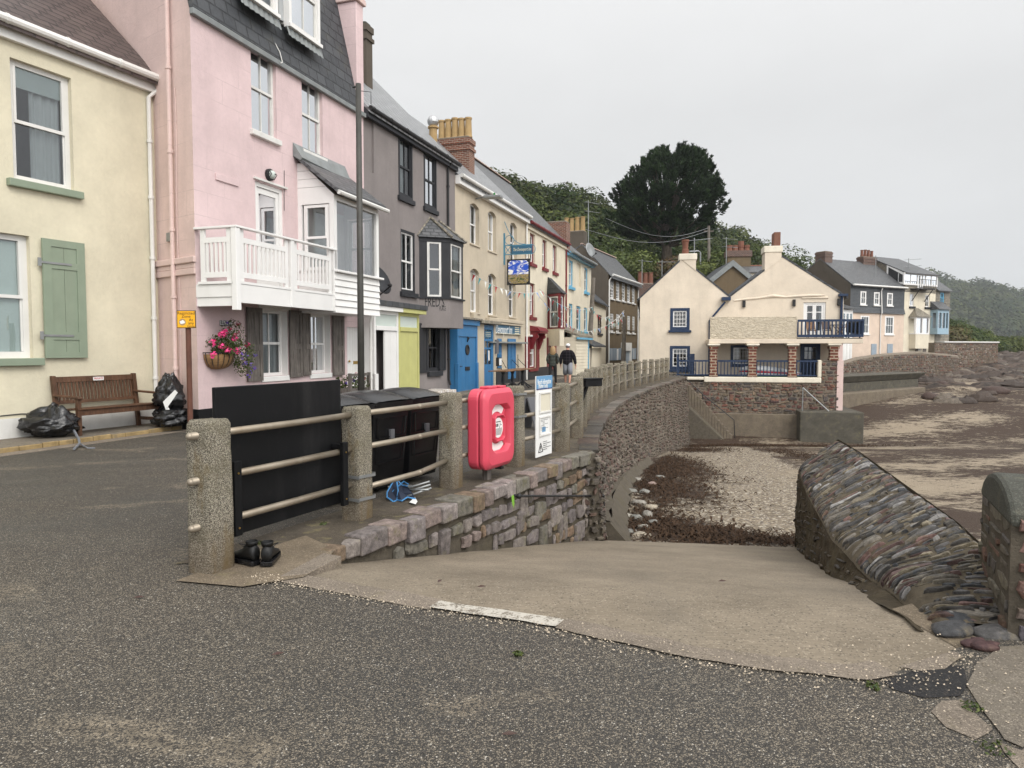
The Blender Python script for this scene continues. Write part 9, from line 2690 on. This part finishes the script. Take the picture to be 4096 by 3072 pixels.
def hill(name, crest, base_k, base_z, tree_h, spacing, n, size, seed, nm, lab, zpow=.8, mat='leaffar', rows=9):
 rng = np.random.default_rng(seed)
 cr = []
 for x, y, d in crest:
  p = D(x, y, d); cr.append((p.x, p.y, p.z - tree_h * .8))
 cr = np.array(cr); N = len(cr)
 t0 = np.linspace(0, N - 1, 60)
 cx = np.stack([np.interp(t0, np.arange(N), cr[:, k]) for k in range(3)], 1)
 def at(i, j):
  c = np.array([np.interp(i * 59, np.arange(60), cx[:, k]) for k in range(3)])
  kk = base_k + (1 - base_k) * j
  z = base_z + (c[2] - base_z) * (min(j, 1) ** zpow) - max(0, j - 1) * 30
  w = 1.2 * noise.noise(Vector((c[0] * kk * .05, c[1] * kk * .05, seed)))
  return Vector((c[0] * kk, c[1] * kk, z + w))
 m = MB(); m.grid(59, 14, lambda i, j: at(i, j * 1.5))
 tag(m.build(name, M['hill'], smooth=True, fix=False), kind='structure')
 Vs, Cs = [], []
 L = sum(np.linalg.norm(cx[i + 1] - cx[i]) for i in range(59))
 depth = np.linalg.norm(cx[30] * (1 - base_k))
 ni, nj = int(L / spacing), max(3, int(depth * 1.2 / spacing))
 for a in range(ni):
  for b in range(nj + 1):
   i = (a + rng.uniform(0, 1)) / ni; j = (b + rng.uniform(-.4, .4)) / nj
   if j < 0 or j > 1.04: continue
   p = at(i, min(j, 1.03)); s = spacing * rng.uniform(.55, .95)
   hh = tree_h * rng.uniform(.7, 1.25)
   v, c = crown((p.x, p.y, p.z + hh * .52), (s, s, hh * .55), n, size, rng, rng.uniform(.65, 1.25))
   Vs.append(v); Cs.append(c)
 o = mesh_quads(nm, np.concatenate(Vs), np.concatenate(Cs), mat)
 tag(o, lab, 'woodland', kind='stuff')
def pine():
 rng = np.random.default_rng(4); rnd = random.Random(4)
 dist = 90.0
 b = ray(*zp(20, 1010, 1430)); b = Vector((b.x / b.y * dist, dist, EYE + b.z / b.y * dist))
 t = thing('pine_tree', b, 'huge dark domed pine with fan of bare limbs rising behind the houses', 'tree')
 o = [(1430, 0, 0), (1320, -60, 80), (1250, -330, 520), (1180, -640, 690), (1060, -780, 560), (900, -780, 740), (740, -720, 735), (540, -570, 640), (440, -470, 560), (340, -330, 535), (260, -250, 460), (180, -140, 370), (100, 20, 190)]
 o = o[::-1]
 ys = [q[0] for q in o]; lo = [q[1] for q in o]; hi = [q[2] for q in o]
 s = dist / FPX / 3.19
 def pt(x, y, dep): return Vector((b.x + (x) * s, b.y + dep, b.z + (1430 - y) * s))
 m = MB()
 m.tube([b - Vector((0, 0, 3)), b + Vector((0, 0, .6)), b + Vector((.05, 0, 2.2)), b + Vector((.3, .2, 6.5)), b + Vector((.7, 0, 10))], [.75, .6, .5, .3, .1], 10)
 m.build('trunk', M['bark'], t, smooth=True)
 tips = []
 V, Cc = [], []
 cen = b + Vector((0, 0, 3.2))
 cnt = 0
 while cnt < 760:
  y = 1300 - (1300 - 190) * rnd.random() ** .9
  if y > 1150 and rnd.random() < .45: continue
  l, h = np.interp(y, ys, lo), np.interp(y, ys, hi)
  half = (h - l) / 2; mid = (h + l) / 2; th = rnd.uniform(0, 2 * math.pi); k = rnd.uniform(.72, .97) if rnd.random() < .82 else rnd.uniform(.3, .7)
  dep = -math.cos(th) * half * s * .8 * k
  if dep > 0 and rnd.random() < .45: continue
  p = pt(mid + math.sin(th) * half * k, y, dep); cnt += 1; tips.append(p)
  ax = (p - cen).normalized() + Vector((0, 0, .55)) + Vector((rnd.gauss(0, .2), rnd.gauss(0, .2), rnd.gauss(0, .12)))
  ax.normalize()
  Lp = rnd.uniform(.9, 1.9); rp = rnd.uniform(.28, .5); n = int(62 * Lp)
  A = np.array(ax); u = rng.uniform(0, 1, n) ** .8
  d = rng.normal(size=(n, 3)); d -= (d @ A)[:, None] * A[None]; d /= np.linalg.norm(d, axis=1)[:, None]
  P = np.array(p)[None] + A[None] * ((u - .55) * Lp)[:, None] + d * (rp * (1.05 - u) ** .6 * rng.uniform(.15, 1, n))[:, None]
  nd = d * .7 + A[None] * .9 + rng.normal(size=(n, 3)) * .2; nd /= np.linalg.norm(nd, axis=1)[:, None]
  sd = np.cross(nd, rng.normal(size=(n, 3))); sd /= np.linalg.norm(sd, axis=1)[:, None]
  Ln = rng.uniform(.2, .42, n)[:, None]; W = rng.uniform(.05, .1, n)[:, None]
  V.append(np.stack([P - sd * W, P + sd * W, P + nd * Ln + sd * W * .25, P + nd * Ln - sd * W * .25], 1)); kk = rnd.uniform(.6, 1.35)
  Cc.append(np.stack([np.clip(rng.normal(.3 + .35 * (kk - .9), .22, n), 0, 1), np.clip(rng.normal(kk, .15, n) * (.8 + .4 * u), .35, 1.7), np.zeros(n)], 1))
 mesh_quads('crown', np.concatenate(V), np.concatenate(Cc), 'needle', t)
 # limbs, each fanning from the low fork to a group of tufts
 rnd.shuffle(tips)
 for i in range(46):
  e = tips[i]; f = b + Vector((0, 0, .8 + 4.0 * max(0, (e.z - b.z - 4) / 12)))
  mid = f.lerp(e, .5) + Vector((0, 0, -.35 if e.z - b.z < 6 else .1))
  w = MB().tube([f, f.lerp(mid, .5) + Vector((0, 0, -.1)), mid, mid.lerp(e, .5), e], [.2, .15, .11, .075, .03], 6)
  lb = w.build('limb', M['bark'], t, smooth=True)
def shrubs():
 rng = np.random.default_rng(7)
 specs = [(1340, 590, 78, 3.6, 3.2, 'leaf', .5, 'tall green bush below the left side of the pine'), (1395, 596, 74, 2.6, 2.2, 'leaf', .8, 'yellowish green bush beside the brick chimneyed cottage'), (1432, 585, 76, 2.3, 2.3, 'leafwarm', .2, 'reddish brown shrub left of the cream gable chimney'),
    (1462, 592, 74, 1.8, 1.6, 'leafwarm', .5, 'rusty shrub close beside the cream chimney'), (1530, 592, 66, 1.9, 1.5, 'leaf', .9, 'pale flowering hedge bush between the two cream gables'), (1568, 575, 70, 1.8, 1.9, 'leaf', .6, 'green bush behind the lead edged gable'),
    (1295, 560, 84, 3.4, 3.2, 'leaf', .3, 'dark bush behind the grey gable stack'), (1370, 560, 96, 4.5, 3.5, 'leaf', .3, 'broad dark bush at the foot of the pine'), (1500, 570, 92, 4.2, 3.4, 'leaf', .4, 'dark bush right of the pine trunk'),
    (1640, 560, 95, 4, 3, 'leaf', .4, 'green trees behind the right cream chimney'), (1700, 580, 100, 2.4, 2.4, 'leaf', .4, 'bush peeping over the right cream gable'), (2050, 740, 92, 2.8, 2.6, 'leafwarm', .6, 'brown tipped shrub behind the far garden wall'), (2095, 748, 95, 2.2, 1.3, 'leaf', 1.0, 'bright green bush on the far garden wall'), (2190, 745, 140, 3.2, 2.2, 'leaf', .8, 'light green bush on the shore at the right edge')]
 for x, y, d, r, h, mt, hue, lab in specs:
  p = D(x, y, d); t = thing('shrub', p - Vector((0, 0, h)), lab, 'shrub')
  Vs, Cs = [], []
  for k in range(5):
   q = (p.x + rng.normal() * r * .45, p.y + rng.normal() * r * .4, p.z + rng.normal() * h * .25)
   v, c = crown(q, (r * .62, r * .62, h * .62), 420, .34, rng, rng.uniform(.8, 1.2), hue); Vs.append(v); Cs.append(c)
  mesh_quads('foliage', np.concatenate(Vs), np.concatenate(Cs), mt, t)
  MB().tube([p - Vector((0, 0, h * 1.6)), p - Vector((.1, 0, .2))], [.16, .06], 6).build('stem', M['bark'], t)
def reef():
 rnd = random.Random(19); m = MB()
 base = MB(); base.sphere((0, 0, 0), 1, 1, 1, 13, 8)
 n = 0
 while n < 520:
  y = 50 + 90 * rnd.random() ** 1.6; x = y * rnd.uniform(.50, .74)
  lim = 60 - .30 * (x - 38)
  if y < lim and rnd.random() < .93: continue
  r = rnd.uniform(.25, 1.0) * (1 + (y - 50) / 110); z = zbeach(x, y) + rnd.uniform(-.15, .1)
  o = Vector((rnd.random() * 50, 0, 0)); a = rnd.uniform(.5, 1.2); c = rnd.uniform(.55, 1.3); hz = rnd.uniform(.3, .62)
  m.col = (.062 * c, .043 * c, .032 * c) if rnd.random() < .75 else (.13 * c, .105 * c, .08 * c)
  m.add([(x + v[0] * r * 1.5 * (1 + .4 * noise.noise(Vector(v) * 1.4 + o)), y + v[1] * r * a, z + v[2] * r * hz * (1 + .7 * noise.noise(Vector(v) * 1.9 + o) + .5 * noise.noise(Vector(v) * 4.5 + o))) for v in base.v], base.f); n += 1
 m.col = None
 tag(m.build('reef_rocks', M['darkrock'], fix=False), 'low reef of dark weedy rocks stretching away at the far right', 'rocks', kind='stuff')
def nature():
 hill('hill', [(820, 330, 118), (880, 338, 120), (960, 346, 122), (1030, 372, 125), (1090, 392, 128), (1150, 415, 130), (1230, 423, 133), (1300, 446, 140), (1400, 470, 150), (1500, 486, 160), (1560, 498, 170), (1600, 512, 180), (1652, 542, 190), (1700, 568, 200), (1760, 612, 215), (1840, 690, 240)], .66, 3.0, 6.0, 4.8, 460, .72, 3, 'woodland', 'wooded green hillside rising behind the terrace', .75)
 hill('headland', [(1900, 570, 880), (1990, 590, 890), (2030, 600, 900), (2062, 613, 905), (2100, 617, 910), (2130, 612, 915), (2165, 628, 920), (2212, 638, 930), (2290, 655, 940), (2420, 700, 950)], .72, 1.0, 20, 18, 240, 3.6, 5, 'headland_woods', 'misty wooded headland at the far right', .7)
 hill('bank', [(1960, 665, 150), (2030, 686, 150), (2075, 698, 150), (2110, 716, 152), (2140, 738, 158), (2170, 756, 165), (2230, 764, 170)], .82, .6, 3.2, 2.6, 300, .5, 6, 'scrub', 'green scrub covered bank beyond the garden wall', .7, 'leaf')
 pine(); shrubs(); reef()
 rr = random.Random(4)
 for i, (x, y, r, rz, lab) in enumerate(((2012, 862, 1.5, .75, 'largest brown boulder on the sand before the far sea wall'), (1985, 815, 1.1, .5, 'dark weed covered rock near the end of the concrete sea wall'), (2100, 806, 1.2, .6, 'rock at the foot of the pink garden wall'), (2070, 838, 1.8, .7, 'broad weedy rock right of the concrete sea wall'), (2150, 848, 2.2, .8, 'low brown reef rock near the right edge'), (2035, 830, 1.2, .5, 'small reef rock behind the big boulder'))):
  d = ray(*zp(0, x, y)); t = 20.0
  while EYE + d.z * t > zbeach(d.x * t, d.y * t) + .05 and t < 120: t += .1
  zz = zbeach(d.x * t, d.y * t)
  o = rock_mesh((0, 0, 0), r * .5, r * .4, rz * .55, 400 + i, 'darkrock', 'boulder', (.06, .036, .028)); o.location = (d.x * t, d.y * t, zz + rz * .15)
  tag(o, lab, 'rock')
SUN_EL, SUN_AZ = rad(42), rad(148)     # azimuth clockwise from the view direction
def sky_and_light():
 sc = bpy.context.scene
 w = bpy.data.worlds.new('World'); sc.world = w; w.use_nodes = True
 t = w.node_tree; t.nodes.clear()
 def n(k, **kw):
  nd = t.nodes.new('ShaderNode' + k)
  for a, v in kw.items():
   if a[0] == '_': setattr(nd, a[1:], v)
   else:
    s = nd.inputs[int(a[1:])] if a[0] == 'i' and a[1:].isdigit() else nd.inputs[a]
    if isinstance(v, bpy.types.NodeSocket): t.links.new(v, s)
    else: s.default_value = v
  return nd
 sky = n('TexSky', _sky_type='NISHITA', _sun_disc=False, _sun_elevation=SUN_EL, _sun_rotation=SUN_AZ, _dust_density=6.0, _air_density=1.0)
 grey = n('RGBToBW', Color=sky.outputs[0])
 tc = n('TexCoord'); sep = n('SeparateXYZ', Vector=tc.outputs['Generated'])
 # overcast: even and pale near the horizon, brighter overhead
 up = n('MapRange', Value=sep.outputs[2], i1=.30, i2=1.0, i3=0.0, i4=1.0)
 cl = n('TexNoise', Vector=n('Mapping', Vector=tc.outputs['Generated'], Scale=(1.2, 1.2, 3.0)).outputs[0], Scale=1.6, Detail=5.0)
 clf = n('MapRange', Value=cl.outputs[0], i1=.3, i2=.7, i3=.94, i4=1.05)
 hz = n('MapRange', Value=sep.outputs[2], i1=-.05, i2=.40, i3=SKY_H, i4=SKY_M)
 base = n('Math', _operation='MULTIPLY', i0=hz.outputs[0], i1=clf.outputs[0])
 ov = n('Math', _operation='MULTIPLY_ADD', i0=up.outputs[0], i1=SKY_Z, i2=base.outputs[0])
 dot = n('VectorMath', _operation='DOT_PRODUCT', i0=tc.outputs['Generated'], i1=(math.cos(SUN_EL) * math.sin(SUN_AZ), math.cos(SUN_EL) * math.cos(SUN_AZ), math.sin(SUN_EL)))
 glow = n('MapRange', Value=dot.outputs['Value'], i1=.2, i2=1.0, i3=0.0, i4=SKY_G)
 tot = n('Math', _operation='ADD', i0=ov.outputs[0], i1=glow.outputs[0])
 bw = n('Math', _operation='MULTIPLY_ADD', i0=grey.outputs[0], i1=.04, i2=tot.outputs[0])
 tint = n('Mix', _data_type='RGBA', i0=n('MapRange', Value=sep.outputs[2], i1=.0, i2=.4, i3=0.0, i4=1.0).outputs[0]); tint.inputs[6].default_value = (.965, .985, 1.0, 1); tint.inputs[7].default_value = (.99, .995, 1.0, 1)
 col = n('VectorMath', _operation='SCALE', i0=tint.outputs[2], Scale=bw.outputs[0])
 bg = n('Background', Color=col.outputs[0], Strength=.1)
 out = n('OutputWorld', Surface=bg.outputs[0])
 ld = bpy.data.lights.new('sun', 'SUN'); ld.energy = 1.5; ld.angle = rad(25); ld.color = (1, .955, .89)
 lo = bpy.data.objects.new('sun', ld); C.objects.link(lo)
 dv = Vector((math.cos(SUN_EL) * math.sin(SUN_AZ), math.cos(SUN_EL) * math.cos(SUN_AZ), math.sin(SUN_EL)))
 lo.rotation_euler = dv.to_track_quat('Z', 'Y').to_euler(); lo.location = dv * 60
 # sea mist
 if HAZE:
  t2 = NT('sea_mist'); v = t2.n('VolumePrincipled', Color=(.86, .90, .95, 1), Density=HAZE, Anisotropy=0.0); t2.link(v.outputs[0], t2.out.inputs['Volume'])
  m = MB().box(WORLD, -150, 1150, -1150, 75, -6.2, 120).build('haze', t2.m); tag(m, 'thin sea mist over the whole bay', 'mist', kind='stuff')
def camera():
 sc = bpy.context.scene
 cd = bpy.data.cameras.new('camera'); cd.sensor_width = 36; cd.lens = FPX / 4096 * 36; cd.clip_end = 3000; cd.clip_start = .05
 co = bpy.data.objects.new('camera', cd); C.objects.link(co); co.location = (0, 0, EYE); co.rotation_euler = (math.pi / 2 - PITCH, 0, 0)
 sc.camera = co
 sc.view_settings.view_transform = 'Standard'; sc.view_settings.look = 'None'; sc.view_settings.exposure = EXPO; sc.view_settings.gamma = 1
 sc.cycles.max_bounces = 6; sc.cycles.transparent_max_bounces = 12; sc.cycles.volume_bounces = 0; sc.cycles.diffuse_bounces = 3; sc.cycles.glossy_bounces = 3
 sc.cycles.caustics_reflective = False; sc.cycles.caustics_refractive = False
SKY_H, SKY_M, SKY_Z, SKY_G, HAZE, EXPO = 6.6, 7.5, 3.6, 12.0, .00022, .12
import sys, time
_t = time.time()
def step(f, *a):
 r = f(*a); print('built', getattr(f, '__name__', f), round(time.time() - _t, 1)); return r
setup_materials(); setup_more()
step(cream_house); _, sE = step(pink_house); _, sG = step(grey_house, sE); _, sI = step(inn_house, sG); _, sR = step(red_house, sI); _, sBq = step(blue_house, sR)
step(cottage_and_brown); step(cafe); step(back_houses); step(far_houses); step(far_walls)
step(ground); step(beach); step(slip_wall); step(ramp_wall); step(fence)
for f in (board, bins, ring_housing, info_sign, tray_sign, road_sign, bench, bags, baskets, poles, aerials, people, pub_things, ground_things, nature, sky_and_light, camera): step(f)
